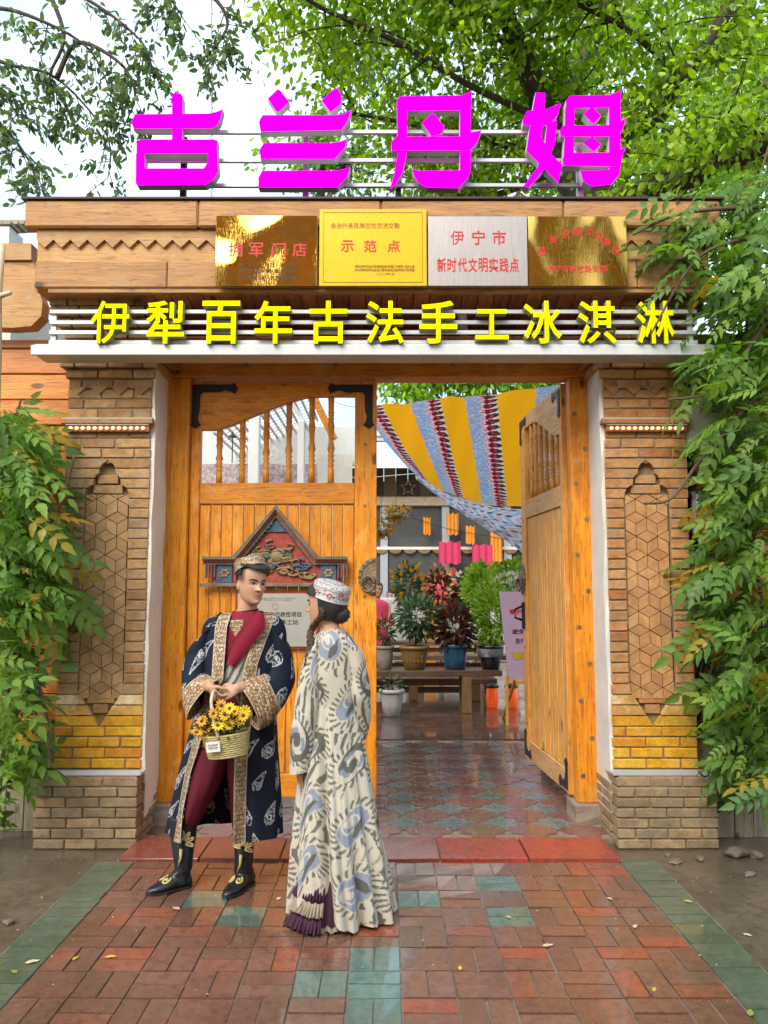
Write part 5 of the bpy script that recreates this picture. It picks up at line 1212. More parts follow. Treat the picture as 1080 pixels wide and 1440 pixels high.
# the big tree behind the gate, right
T = thing('shade_tree', 'big leafy tree with dark leaning limbs behind the magenta letters', 'tree', (1.9, 8.4, 0))
Y0 = 8.4
limbs = [([(1.9,8.4,0),(1.85,8.4,1.5),(2.1,8.4,3.0),tuple(at(830,330,8.4)),tuple(at(790,235,8.3)),tuple(at(762,150,8.2)),tuple(at(735,80,8.0)),tuple(at(705,0,7.8)),tuple(at(680,-120,7.6))], .24, .07),
         ([tuple(at(790,235,8.3)),tuple(at(800,150,8.6)),tuple(at(830,60,8.9)),tuple(at(870,-60,9.1))], .11, .05),
         ([tuple(at(815,300,8.4)),tuple(at(880,210,8.2)),tuple(at(925,160,8.0)),tuple(at(960,110,7.8)),tuple(at(1020,20,7.6)),tuple(at(1060,-90,7.4))], .13, .05),
         ([tuple(at(815,300,8.4)),tuple(at(930,262,7.4)),tuple(at(1010,235,6.9)),tuple(at(1100,190,6.6))], .15, .07),
         ([tuple(at(770,170,8.2)),tuple(at(660,120,7.9)),tuple(at(560,60,7.6)),tuple(at(450,10,7.3)),tuple(at(380,-40,7.1))], .04, .015),
         ([tuple(at(790,240,8.3)),tuple(at(700,200,8.6)),tuple(at(610,180,8.7)),tuple(at(500,160,8.8))], .06, .02),
         ([tuple(at(735,80,8.0)),tuple(at(600,-20,7.6)),tuple(at(450,-60,7.2))], .04, .015),
         ([tuple(at(960,110,7.8)),tuple(at(880,40,7.4)),tuple(at(800,0,7.2)),tuple(at(740,-40,7.0))], .035, .015),
         ([tuple(at(790,235,8.3)),tuple(at(690,275,9)),tuple(at(600,262,9.4))], .05, .02)]
tr = MB(); paths = []
for i, (pts, r0, r1) in enumerate(limbs):
    p, r = limb(pts, r0, r1, 26 if i == 0 else 16); tr.tube(p, r, 10); paths.append(p if i else p[12:])
tw = twigs_from(paths, 260, 1.2, 5)
for t in tw: tr.tube([tuple(x) for x in t], [.014,.011,.008,.006,.003], 5)
tr.build('trunk', M['bark'], T, True)
p1, d1 = along(tw, 27000, .15, 6)
# keep a few sky gaps open near the upper left of the crown
cloud_obj('crown', [leaf_cloud(p1, .088, d1, LG, spread=.55, seed=7, width=.62)], T)
# a second, farther tree behind, finer and darker
def back_tree(label, base, centers, n, pal, size, seed, trunkr=.18):
    T = thing('background_tree', label, 'tree', base, group='trees behind the gate'); m = MB(); b = Vector(base)
    parts = []
    top = Vector((sum(c[0] for c, r in centers)/len(centers), sum(c[1] for c, r in centers)/len(centers), sum(c[2] for c, r in centers)/len(centers)))
    m.tube([tuple(b), tuple(b*.5+top*.5+Vector((.2,0,-.3))), tuple(top)], [trunkr, trunkr*.75, trunkr*.4], 9)
    tws = []
    rg = np.random.RandomState(seed)
    for q, (c, r) in enumerate(centers):
        m.tube([tuple(b*.35+top*.65), tuple((b*.35+top*.65)*.4+Vector(c)*.6), tuple(c)], [trunkr*.4, trunkr*.25, .02], 7)
        for k in range(26):
            d = rg.normal(0, 1, 3); d /= np.linalg.norm(d); e = np.array(c)+d*np.array(r)*rg.uniform(.6,1.05)
            t = [np.array(c)+(e-np.array(c))*f+rg.normal(0,.05,3) for f in (0,.3,.6,.85,1)]; tws.append(t); m.tube([tuple(x) for x in t], [.018,.014,.01,.007,.004], 4)
    p_, d_ = along(tws, n, .17, seed); m.build('trunk', M['bark'], T, True)
    cloud_obj('crown', [leaf_cloud(p_, size, d_, pal, spread=.7, seed=seed, width=.6)], T)
back_tree('fine leaved dark tree between the magenta letters', (2.4, 24, 0), [(tuple(at(600,215,24)), (2.7,1.6,1.9)), (tuple(at(760,180,24)), (2.7,1.6,2.3)), (tuple(at(470,235,24)), (1.9,1.5,1.4)), (tuple(at(900,190,24)), (2.8,1.6,2.7)), (tuple(at(840,270,24)), (2.3,1.5,1.6)), (tuple(at(520,60,24)), (2.7,1.6,2.3)), (tuple(at(680,300,24)), (2.6,1.4,1.5))], 10000, LG[:3]+DG, .22, 21, .3)
back_tree('tree at the right behind the vine, upper right corner', (4.6, 9.5, 0), [(tuple(at(1010,60,9.5)), (1.2,1,1.2)), (tuple(at(1060,180,9)), (1.0,.8,1.0)), (tuple(at(960,240,9.5)), (1.0,.7,.6)), (tuple(at(1090,-40,9)), (1.3,1,1.2))], 4800, LG, .11, 22)
back_tree('courtyard tree whose leaves fill the top of the gateway', (4.2, 22.6, .0), [(tuple(at(590,530,22.6)), (1.8,1,.8)), (tuple(at(690,525,22.6)), (1.9,1,.85)), (tuple(at(790,515,22.6)), (1.9,1,1.0))], 3200, LG, .22, 23, .16)
# elm at the upper left, hanging twigs
T = thing('elm_tree', 'elm with drooping leafy branches against the sky at upper left', 'tree', (-6.2, 8.6, 0)); m = MB()
YE = 7.6
br = [[(-6.2,8.6,0),(-6.1,8.6,3),(-5.8,8.3,5.5),tuple(at(-160,20,7.9)),tuple(at(-60,-60,7.7)),tuple(at(60,-80,7.5))],
      [tuple(at(-160,20,7.9)),tuple(at(-20,10,7.6)),tuple(at(60,30,7.5)),tuple(at(130,75,7.5)),tuple(at(165,160,7.5))],
      [tuple(at(-60,-60,7.7)),tuple(at(60,-30,7.6)),tuple(at(140,10,7.5)),tuple(at(200,60,7.5)),tuple(at(215,100,7.5))],
      [tuple(at(60,-80,7.5)),tuple(at(160,-50,7.4)),tuple(at(230,-10,7.4)),tuple(at(260,30,7.4))],
      [tuple(at(-160,20,7.9)),tuple(at(-60,60,7.6)),tuple(at(10,90,7.6)),tuple(at(80,110,7.6)),tuple(at(150,190,7.6)),tuple(at(152,250,7.6))],
      [tuple(at(-160,100,7.9)),tuple(at(-40,150,7.6)),tuple(at(10,185,7.6)),tuple(at(40,225,7.6)),tuple(at(55,262,7.6))],
      [tuple(at(-160,60,7.9)),tuple(at(-40,100,7.6)),tuple(at(5,130,7.6)),tuple(at(25,165,7.6))],
      [tuple(at(80,110,7.6)),tuple(at(110,60,7.6)),tuple(at(170,90,7.55)),tuple(at(190,135,7.5)),tuple(at(175,175,7.5))],
      [tuple(at(60,-30,7.6)),tuple(at(90,50,7.6)),tuple(at(70,110,7.6)),tuple(at(95,150,7.6))],
      [tuple(at(230,-10,7.4)),tuple(at(290,-10,7.3)),tuple(at(320,30,7.3)),tuple(at(300,70,7.3)),tuple(at(280,85,7.3))]]
tws = []
rg = np.random.RandomState(8)
for i, pts in enumerate(br):
    p, r = limb(pts, .16 if i == 0 else .028, .06 if i == 0 else .005, 22); m.tube(p, r, 8)
    if i == 0: continue
    q = [np.array(x) for x in p]
    for k in range(8, 22, 1):
        b = q[k]; d = np.array([rg.normal(0.1,.5), rg.normal(0,.4), -rg.uniform(.1,1)]); d /= np.linalg.norm(d); L = rg.uniform(.25,.5)
        t = [b+d*L*f+np.array([0,0,-.1*f*f]) for f in (0,.33,.66,1)]; tws.append(t); m.tube([tuple(x) for x in t], [.006,.005,.004,.002], 4)
m.build('trunk', M['bark'], T, True)
p_, d_ = along(tws, 2600, .035, 9); d_ = d_*.6
cloud_obj('crown', [leaf_cloud(p_, .088, d_, DG+[(.13,.2,.06),(.16,.25,.06)], spread=.55, seed=10, width=.52)], T)
# light string hanging in the sky
pts = [tuple(at(298, y, 5.6)) for y in (-60, 60, 140, 220, 276)]; T = thing('light_string', 'thin string of tiny lights hanging beside the first magenta letter', 'light string', pts[-1])
MB().tube(pts, .004, 5).build('wire', M['blackplastic'], T)
for q in range(16): p = at(298.5, -20+19*q, 5.6); MB().sphere(tuple(p), .009, 6, 4).build('lamp', M['pvc'], T)
# ------------------------------------------------------------------ creepers with pinnate leaves
def pinnate(seed, pairs=4, L=.26):
    rg = random.Random(seed); V = []; F = []
    def leaflet(b, ang, ln, wd, tilt):
        o = len(V); ca, sa = math.cos(ang), math.sin(ang)
        out = [(0,0,0),(.14,.30,.05),(.30,.46,.08),(.42,.40,.07),(.52,.44,.07),(.66,.27,.05),(.74,.28,.04),(1.06,0,-.16),(.74,-.28,.04),(.66,-.27,.05),(.52,-.44,.07),(.42,-.40,.07),(.30,-.46,.08),(.14,-.30,.05)]
        for (a, w_, h) in out:
            x, y = a*ln, w_*wd; V.append((b[0]+x*ca-y*sa, b[1]+x*sa+y*ca, b[2]+h*ln*.8-tilt*a*ln))
        o2 = len(V); V.append((b[0]+.4*ln*ca, b[1]+.4*ln*sa, b[2]-.01*ln-tilt*.4*ln))
        for k in range(14): F.append((o+k, o+(k+1) % 14, o2))
    for q in range(pairs):
        f = (q+.6)/(pairs+.4); x = L*f; z = -.22*L*f*f; ln = L*.37*(1-.25*abs(f-.5)); 
        for s_ in (-1, 1): leaflet((x, s_*.004, z), s_*(1.02-.3*f)+rg.uniform(-.12,.12), ln*rg.uniform(.88,1.1), ln*.62, rg.uniform(.1,.4))
    leaflet((L, 0, -.22*L), rg.uniform(-.1,.1), L*.42, L*.25, .35)
    o = len(V); V.extend([(0,.004,0),(L,.0015,-.22*L),(L,-.0015,-.22*L),(0,-.004,0),(L*.5,.003,-.055*L),(L*.5,-.003,-.055*L)]); F.extend([(o,o+4,o+5),(o,o+5,o+3),(o+4,o+1,o+2),(o+4,o+2,o+5)])
    return np.array(V), np.array(F)
VL = [(.12,.22,.045),(.15,.28,.05),(.09,.17,.045),(.19,.33,.055),(.25,.39,.065),(.08,.15,.05)]
leafm = [mat_leaf('creeper_leaf', [(0,(.09,.19,.04)),(.3,(.14,.27,.05)),(.55,(.20,.35,.055)),(.8,(.26,.42,.065)),(.93,(.15,.26,.10)),(1,(.36,.48,.07))], .5, .42), mat_leaf('creeper_leaf_lamp_tint', [(0,(.40,.28,.03)),(.5,(.30,.28,.04)),(1,(.45,.22,.03))], .4, .35)]  # second material: warm lamp light on leaves put into their colour
def creeper(label, regions, stemsp, n_obj, n_stuff, seed, warm, base):
    T = thing('creeper', label, 'vine', base, group='creepers beside the gate'); rg = random.Random(seed)
    m = MB()
    for pts in stemsp:
        P_ = crom([tuple(p) for p in pts], 24); m.tube([tuple(p) for p in P_], [.016*(1-.6*i/23) for i in range(24)], 6)
    m.build('stem', M['vinebark'], T, True)
    meshes = []
    for q in range(5):
        V, F = pinnate(seed*10+q, 4 if q % 2 else 3, .25+.02*q); me = np_mesh('leaf', V, F, None, False); meshes.append((me, V, F))
    mw = [me.copy() for me, _, _ in meshes]
    for (me, _, _) in meshes: me.materials.append(leafm[0])
    for me in mw: me.materials.append(leafm[1])
    def sample():
        while True:
            px0, px1, py0, py1 = rg.choices([r[:4] for r in regions], [r[4] for r in regions])[0]
            x, y = rg.uniform(px0, px1), rg.uniform(py0, py1); return x, y
    def pose(front):
        x, y = sample(); Y = rg.uniform(4.55, 4.95) if front else rg.uniform(4.85, 5.3)
        p = at(x, y, Y); side = -1 if x > 540 else 1
        az = (math.pi if side < 0 else 0) + rg.gauss(0, .95) ; 
        # rachis direction: sideways out of the mass, toward the camera, drooping
        e = Euler((rg.gauss(-.75, .45)*(1) , rg.gauss(.35, .35), az - (.35 if side > 0 else -.35)))
        M_ = Matrix.Rotation(az - .5*side*-1, 4, 'Z') @ Matrix.Rotation(rg.gauss(.55, .35), 4, 'Y') @ Matrix.Rotation(rg.gauss(0, .4) , 4, 'X')
        # lean the blade so that its upper face looks partly at the viewer
        M_ = Matrix.Rotation(rg.uniform(.35, 1.05), 4, 'X') @ M_
        return p, M_, x, y, rg.choice((rg.uniform(.38, .6), rg.uniform(.55, .95)))
    for q in range(n_obj):
        p, M_, x, y, s_ = pose(True); k = rg.randrange(5); w_ = warm(x, y, rg)
        o = bpy.data.objects.new('leaf', mw[k] if w_ else meshes[k][0]); o.location = p; o.rotation_euler = M_.to_euler(); o.scale = (s_,)*3; put(o, T)
    Vs = []; Fs = []; Cs = []; off = 0; pal = np.array(VL)
    for q in range(n_stuff):
        p, M_, x, y, s_ = pose(False); _, V, F = meshes[rg.randrange(5)]; R3 = np.array(M_.to_3x3()); Vs.append((V*s_) @ R3.T + np.array(p)); Fs.append(F+off); off += len(V)
        c = np.array((.38,.25,.03)) if warm(x, y, rg) else pal[rg.randrange(len(pal))]*rg.uniform(.8,1.1); Cs.append(np.tile(c, (len(V), 1)))
    o = mesh_obj('inner_leaves', np_mesh('inner_leaves', np.concatenate(Vs), np.concatenate(Fs), np.concatenate(Cs), False), M['leaf_vc'], T); tag(o, kind='stuff')
    return T
warmR = lambda x, y, rg: rg.random() < (.2 if 650 < y < 900 and x < 1040 else .04)  # lamp glow put into leaf colour beside the pillar, few tinted elsewhere
warmL = lambda x, y, rg: rg.random() < (.28 if x > 40 and 600 < y < 960 else .04)  # same lamp tint for the left creeper, strongest toward the pillar
creeper('dense green creeper hanging over the right wall and pillar', [(1030,1120,240,420,2.4),(945,1030,265,410,1.5),(1015,1120,420,620,3.0),(970,1025,470,560,.5),(1000,1110,600,760,2.4),(1000,1110,760,900,2.3),(1005,1110,900,1010,1.5),(1020,1100,1000,1090,.8),(1050,1110,1080,1130,.3),(985,1030,780,900,.5)],
        [[at(1090,1190,5.2),at(1075,900,5.15),at(1050,600,5.1),at(1060,300,5.1),at(1100,150,5.2)], [at(1060,560,5.0),at(990,640,4.8),at(945,700,4.75),at(905,708,4.7)], [at(1075,455,5.0),at(1010,545,4.8),at(940,562,4.72)], [at(1080,330,5.0),at(985,360,4.8),at(915,470,4.7)], [at(1075,290,5.0),at(960,300,4.8),at(890,330,4.74)], [at(1060,800,5.1),at(1020,930,5.0),at(1025,1060,4.9),at(1060,1130,4.85)]],
        300, 850, 3, warmR, (at(1090,1190,5.2).x, 5.2, 0))
creeper('green creeper climbing the left wall beside the birch pole', [(-40,25,575,700,2.0),(15,70,600,700,.6),(-40,45,700,850,2.4),(30,85,700,830,.7),(-40,40,850,980,1.6),(-40,30,980,1090,.8),(0,45,1010,1090,.35),(-50,-15,1090,1180,.25),(50,90,820,890,.15)],
        [[at(-10,1215,5.3),at(10,1000,5.2),at(25,800,5.15),at(20,620,5.1),at(30,560,5.1)], [at(20,800,5.1),at(80,720,4.9),at(105,640,4.8)], [at(20,900,5.1),at(60,980,4.95),at(70,1080,4.85)]],
        300, 380, 4, warmL, (at(-10,1215,5.3).x, 5.3, 0))
# ------------------------------------------------------------------ people
def ring_loft(rings, nl, na, close_ends=True):
    """rings: rows (cx,cy,cz, ux,uy,uz, vx,vy,vz) -> nl x na x 3 grid"""
    Rr = crom(rings, nl); th = np.linspace(0, 2*np.pi, na, endpoint=False)
    c, u_, v_ = Rr[:, None, 0:3], Rr[:, None, 3:6], Rr[:, None, 6:9]
    return c + u_*np.cos(th)[None, :, None] + v_*np.sin(th)[None, :, None]
def blob(pieces, voxel, smooth=4):
    """union of closed pieces into one continuous skin"""
    m = MB()
    for (v, f) in pieces: m.add(v, f)
    me = m.mesh('body_source'); o = bpy.data.objects.new('body_source', me); COL.objects.link(o)
    md = o.modifiers.new('r', 'REMESH'); md.mode = 'VOXEL'; md.voxel_size = voxel; md.use_smooth_shade = True
    sm = o.modifiers.new('s', 'SMOOTH'); sm.iterations = smooth; sm.factor = .5
    dg = bpy.context.evaluated_depsgraph_get(); out = bpy.data.meshes.new_from_object(o.evaluated_get(dg))
    bpy.data.objects.remove(o); bpy.data.meshes.remove(me)
    out.polygons.foreach_set('use_smooth', [True]*len(out.polygons)); return out
def piece_grid(P_):
    """nl x na x 3 closed loft -> capped (verts, faces)"""
    nl, na = P_.shape[:2]; f = [tuple(x) for x in grid_faces(nl, na, False, True)]; f.append(tuple(range(na))); f.append(tuple(range((nl-1)*na, nl*na))[::-1])
    return [tuple(x) for x in P_.reshape(-1, 3)], f
def piece_tube(pts, rad, n=10):
    m = MB(); m.tube(pts, rad, n); m.sphere(tuple(pts[-1]), rad[-1]*1.0 if isinstance(rad, list) else rad, 10, 6); return m.v, m.f
def piece_ball(c, r, n=14, k=9):
    m = MB(); m.sphere(tuple(c), r, n, k); return m.v, m.f
# head in its own frame: z from chin (0) to crown (1) of height h, face along -y
HT = np.array([0,.03,.07,.12,.2,.3,.4,.5,.6,.7,.8,.88,.94,.98,1.0])
HW = np.array([.012,.030,.040,.049,.0575,.0645,.0695,.073,.0755,.0765,.074,.065,.049,.027,.003])
HF = np.array([.070,.085,.090,.090,.087,.088,.089,.088,.091,.092,.088,.075,.055,.03,.003])
HB = np.array([-.045,-.035,-.015,.01,.045,.072,.086,.094,.098,.099,.094,.08,.06,.032,.003])
def head_pt(th, t, h=.235, full=True):
    """th: 0 = +x side, -pi/2 = face"""
    w_ = np.interp(t, HT, HW); f = np.interp(t, HT, HF); b = np.interp(t, HT, HB)
    cx, sx = np.cos(th), np.sin(th); ex = .88
    x = w_*np.sign(cx)*np.abs(cx)**ex; y = np.where(sx < 0, f*-(np.abs(sx)**.92), b*(np.abs(sx)**.92)); z = t*h
    if full:
        fr = np.clip(-sx, 0, 1)**2
        gs = lambda a, b_, s_: np.exp(-((a-b_)/s_)**2)
        nose = gs(x, 0, .0125)*(np.clip((.53-t)/.17, 0, 1)*(t > .345)*.026 + gs(t, .35, .022)*.012)
        y = y - fr*nose - fr*gs(np.abs(x), .012, .008)*gs(t, .355, .03)*.006
        y = y + fr*gs(np.abs(x), .031, .015)*gs(t, .495, .045)*.009
        y = y - fr*gs(t, .565, .03)*gs(np.abs(x), .028, .024)*.005
        y = y - fr*gs(x, 0, .022)*(gs(t, .235, .022)*.006 + gs(t, .185, .022)*.006) + fr*gs(x, 0, .026)*gs(t, .21, .010)*.006
        y = y - fr*gs(x, 0, .02)*gs(t, .07, .05)*.005 + fr*gs(x, 0, .03)*gs(t, .13, .025)*.003
        y = y - fr*gs(np.abs(x), .045, .016)*gs(t, .40, .09)*.004
    return np.stack([x, y, z], -1)
def frame(origin, yaw, pitch=0, roll=0):
    return Matrix.Translation(origin) @ Matrix.Rotation(yaw, 4, 'Z') @ Matrix.Rotation(roll, 4, 'Y') @ Matrix.Rotation(pitch, 4, 'X')
def xf(Mx, P_): P_ = np.asarray(P_, dtype=float); A_ = np.array(Mx); return P_ @ A_[:3, :3].T + A_[:3, 3]
def head_piece(F):
    t = np.linspace(0, 1, 60); th = np.linspace(-np.pi/2, 1.5*np.pi, 96, endpoint=False)
    P_ = head_pt(th[None, :]+0*t[:, None], t[:, None]+0*th[None, :]); return piece_grid(xf(F, P_))
def ear_piece(F, s):
    m = MB(); m.sphere((s*.072, .012, .105), (.010, .019, .031), 10, 8); return [tuple(p) for p in xf(F, m.v)], m.f
def hand_pieces(wrist, d, n, thumb, curl=.6, L=.085):
    """wrist point, finger direction d, palm normal n (towards the palm), thumb side vector"""
    w = Vector(wrist); d = Vector(d).normalized(); n = Vector(n); n = (n-d*n.dot(d)).normalized(); s = Vector(thumb); s = (s-d*s.dot(d)-n*s.dot(n)).normalized()
    out = []
    rings = [tuple(w-d*.03)+tuple(s*.026)+tuple(n*.019), tuple(w)+tuple(s*.028)+tuple(n*.018), tuple(w+d*.04)+tuple(s*.038)+tuple(n*.016), tuple(w+d*L)+tuple(s*.040)+tuple(n*.013), tuple(w+d*(L+.008))+tuple(s*.034)+tuple(n*.008)]
    out.append(piece_grid(ring_loft(rings, 16, 16)))
    for q, (o_, ln) in enumerate(((.030,.068),(.010,.076),(-.010,.072),(-.029,.056))):
        p = w + d*(L-.004) + s*o_; a = 0; pts = [p-d*.01]; r = [.0095]
        dd = d
        for k_, f_ in enumerate((.45,.32,.23)):
            a += curl*(.75 if k_ == 0 else 1.0); dd = d*math.cos(a)+n*math.sin(a); pts.append(p); r.append(.0092-.0009*k_); p = p + dd*ln*f_
        pts.append(p); r.append(.0066); out.append(piece_tube([tuple(x) for x in pts], r, 8))
    b = w + d*.022 + s*.026; q1 = b + (s*.7+d*.6+n*.3).normalized()*.036; q2 = q1 + (d*.8+n*.7+s*.05).normalized()*.03; q3 = q2 + (d*.6+n*.8-s*.15).normalized()*.022
    out.append(piece_tube([tuple(b-s*.015), tuple(b), tuple(q1), tuple(q2), tuple(q3)], [.012,.0125,.011,.0095,.0075], 8)); return out
def color_body(me, F, h, skin, lip, fade=False):
    n = len(me.vertices); co = np.empty(n*3, dtype=np.float32); me.vertices.foreach_get('co', co); co = co.reshape(-1, 3)
    Q = xf(F.inverted(), co); t = Q[:, 2]/h; c = np.tile(np.array(skin), (n, 1)); x = Q[:, 0]; front = Q[:, 1] < -.05
    c *= (1 + .10*(fbm(co[:, 0]*40, co[:, 2]*40, 3)-.5))[:, None]
    cheek = np.exp(-((np.abs(x)-.04)/.018)**2 - ((t-.36)/.09)**2)*front; c = c*(1-.22*cheek[:, None]) + np.array([.62,.24,.17])*(.22*cheek[:, None])
    lp = front & (np.abs(x) < .026-.30*np.abs(t-.21)) & (t > .172) & (t < .258); c[lp] = lip
    ml = front & (np.abs(x) < .028) & (np.abs(t-(.212+2.2*x*x/.028)) < .008); c[ml] = np.array(lip)*.55
    stub = front & (t < .3) & ~lp; c[stub] *= .93
    if fade:
        k_ = np.clip((t-.47)/.12, 0, 1)*np.clip((Q[:, 1]+.055)/.02, 0, 1)*(t < 1.05)*.85; c = c*(1-k_[:, None])+np.array((.03,.022,.018))*k_[:, None]
    ca = me.color_attributes.new('Col', 'FLOAT_COLOR', 'POINT'); cc = np.ones((n, 4), dtype=np.float32); cc[:, :3] = c; ca.data.foreach_set('color', cc.ravel())
g = G('skin'); a = g.n('ShaderNodeVertexColor', {'layer_name': 'Col'}).outputs['Color']; g.bump(g.noise(g.coords((1,1,1), rnd=False), 500, 3), .05, .001)
M['skin'] = g.fin(a, .48, None, Subsurface_Weight=.12, Subsurface_Radius=(.012,.005,.003), Specular_IOR_Level=.4)
M['eyewhite'] = mat_plain('eye_white', (.7,.66,.62), .25, var=.02, bump=0); M['iris'] = mat_plain('iris_brown', (.03,.016,.01), .15, var=.05, bump=0)
M['hair'] = mat_plain('dark_hair', (.018,.013,.011), .38, var=.3, scale=8, stretch=(30,30,3), bump=.5)
def surf_y(x, t):
    th = np.linspace(-np.pi/2, 0, 200); P_ = head_pt(th, th*0+t); return float(np.interp(abs(x), P_[:, 0], P_[:, 1]))
def face_parts(T, F, squint=.6):
    for s in (-1, 1):
        y0 = surf_y(.031, .497); ye = lambda x, t: surf_y(x, t)
        e = MB(); e.sphere((s*.031, y0+.003, .497*.235), (.0145, .0075, .0105*squint+.001), 14, 9); e.v = [tuple(p) for p in xf(F, e.v)]; eo = e.build('eye', M['eyewhite'], T, True)
        i = MB(); i.sphere((s*.031+.003, y0-.0035, .497*.235), (.0066,.003,.0066*min(1, squint+.25)), 10, 6); i.v = [tuple(p) for p in xf(F, i.v)]; i.build('iris', M['iris'], eo, True)
        l = MB(); l.tube([tuple(p) for p in xf(F, [(s*.014, ye(.014,.49)-.002, .488*.235), (s*.023, y0-.006, .522*.235), (s*.033, y0-.0055, .525*.235), (s*.048, ye(.048,.495)-.0015, .495*.235)])], [.0016,.0030,.0032,.0018], 6); l.build('eyelid', M['hair'], T)
        b = MB(); b.tube([tuple(p) for p in xf(F, [(s*.011, ye(.011,.575)-.0015, .572*.235), (s*.024, ye(.024,.59)-.002, .594*.235), (s*.039, ye(.039,.60)-.002, .602*.235), (s*.054, ye(.054,.58)-.001, .578*.235)])], [.0030,.0048,.0044,.0018], 7); b.build('eyebrow', M['hair'], T, True)
def shell(name, F, mask, off, mt, T, nth=120, nt_=70, cols=None, noise=.0025, seed=1):
    th = np.linspace(-np.pi/2, 1.5*np.pi, nth, endpoint=False); t = np.linspace(.02, .999, nt_)
    TT, TH = np.meshgrid(t, th, indexing='ij'); P_ = head_pt(TH, TT, full=False); c = np.array([0, 0, .125]); d = P_-c; d /= np.linalg.norm(d, axis=-1)[..., None]
    o_ = off(TH, TT) if callable(off) else off; P_ = P_ + d*(o_ + noise*(fbm(TH*14, TT*3, seed)-.3))[..., None]
    f = grid_faces(nt_, nth, False, True); mk = mask(TH, TT).ravel(); keep = mk[f].all(1)
    return mesh_obj(name, np_mesh(name, xf(F, P_), f[keep], None if cols is None else cols(TH, TT)), mt, T)
def sequins(u, v, pal, s=150, seed=0):
    """bead embroidery colours from two surface coordinates in metres"""
    i, j = np.floor(u*s), np.floor(v*s); h_ = hash2(i, j, seed); f1 = fbm(u*60, v*60, seed)
    c = np.array(pal)[np.clip((h_*len(pal)).astype(int), 0, len(pal)-1)]; ri = np.sin(u*2*np.pi/.034+np.sin(v*2*np.pi/.05)*1.2)*np.sin(v*2*np.pi/.05)
    c = np.where((np.abs(ri) < .16)[..., None], np.array(pal[0])*.35, c); c = c*(.7+.6*f1)[..., None]
    return np.clip(c, 0, .95)
GOLD = [(.34,.22,.10),(.48,.34,.16),(.22,.13,.06),(.58,.46,.28),(.40,.20,.11),(.66,.6,.5),(.30,.18,.09)]
# ================================================================== the man
MYY = 4.43
T = thing('person', 'man in navy and gold embroidered robe holding a flower basket, smiling at the woman', 'person', tuple(ground(300, 1240, .036)))
Pm = lambda x, y, dy=0.0: at(x, y, MYY+dy)
chin = Pm(357, 850, -.02); hdy = R(38)
FM = frame(Vector((chin.x-.030, MYY-.005, chin.z)), hdy, R(2), R(-4))
FM = frame(Vector((at(351,850,MYY).x, MYY-.01, chin.z)), hdy, R(3), R(3))
pcs = [head_piece(FM), ear_piece(FM, -1), ear_piece(FM, 1)]
sh = lambda x, y, dy, r: (tuple(Pm(x, y, dy)), r)
neck = [tuple(Pm(347, 880, .02))+(.075,0,0)+(0,.06,0), tuple(Pm(347, 866, .02))+(.062,0,0)+(0,.06,0), tuple(Pm(348, 852, .012))+(.055,0,0)+(0,.058,0), tuple(Pm(350, 838, .015))+(.053,0,0)+(0,.058,0), tuple(Pm(351, 825, .02))+(.04,0,0)+(0,.05,0)]
pcs.append(piece_grid(ring_loft(neck, 20, 24)))
tor = [tuple(Pm(343, 872, .02))+(.10,0,0)+(0,.06,0), tuple(Pm(342, 884, .02))+(.175,0,0)+(0,.09,0), tuple(Pm(340, 920, .02))+(.175,0,0)+(0,.105,0), tuple(Pm(335, 970, .02))+(.15,0,0)+(0,.10,0), tuple(Pm(325, 1010, .02))+(.155,0,0)+(0,.105,0), tuple(Pm(318, 1040, .02))+(.14,0,0)+(0,.10,0)]
pcs.append(piece_grid(ring_loft(tor, 30, 28)))
# his right arm (viewer's left) and left arm
haL, haR = at(296, 966, 4.20), at(334, 968, 4.20)
pcs.append(piece_tube([tuple(Pm(300,888,.02)), tuple(Pm(282,922,.02)), tuple(Pm(278,952,.0)), tuple(at(282,962,4.32)), tuple(haL)], [.048,.038,.036,.034,.028]))
pcs.append(piece_tube([tuple(Pm(385,888,.02)), tuple(Pm(393,922,.02)), tuple(Pm(392,952,.0)), tuple(at(366,966,4.29)), tuple(haR)], [.048,.038,.036,.034,.028]))
pcs += hand_pieces(haL, (.45,-.35,-.55), (.55,.35,.15), (.2,-.6,.5), .75, .07)
pcs += hand_pieces(haR, (-.75,-.28,-.30), (-.15,.75,-.55), (-.1,-.3,.8), .7, .07)
# legs inside the trousers
for (pts, r) in (([Pm(305,1035,.03), Pm(283,1100,.0), Pm(262,1150,-.02), Pm(258,1190,-.03), Pm(258,1210,-.03)], [.09,.07,.05,.035,.03]), ([Pm(338,1035,.03), Pm(345,1100,.02), Pm(345,1165,.0), Pm(343,1195,-.01), Pm(342,1212,-.01)], [.09,.07,.05,.035,.03])):
    pcs.append(piece_tube([tuple(p) for p in pts], r, 12))
me = blob(pcs, .0048, 3); color_body(me, FM, .235, (.52,.29,.18), (.42,.15,.11), True); body = mesh_obj('body', me, M['skin'], T)
face_parts(T, FM)
shell('hair', FM, lambda th, t: (t > .80+.05*np.cos(th+np.pi/2)) | ((np.sin(th) > -.25) & (t > .40)) & ~((np.sin(th) < .12) & (t < .66)), lambda th, t: .004+.010*np.clip((t-.6)/.3, 0, 1), M['hair'], T)
shell('hair', FM, lambda th, t: (np.sin(th) < -.1) & (t > .755 - .075*np.cos(th)) & (t < .97), lambda th, t: .014+.014*np.exp(-((t-.82)/.08)**2), M['hair'], T, noise=.006, seed=4)
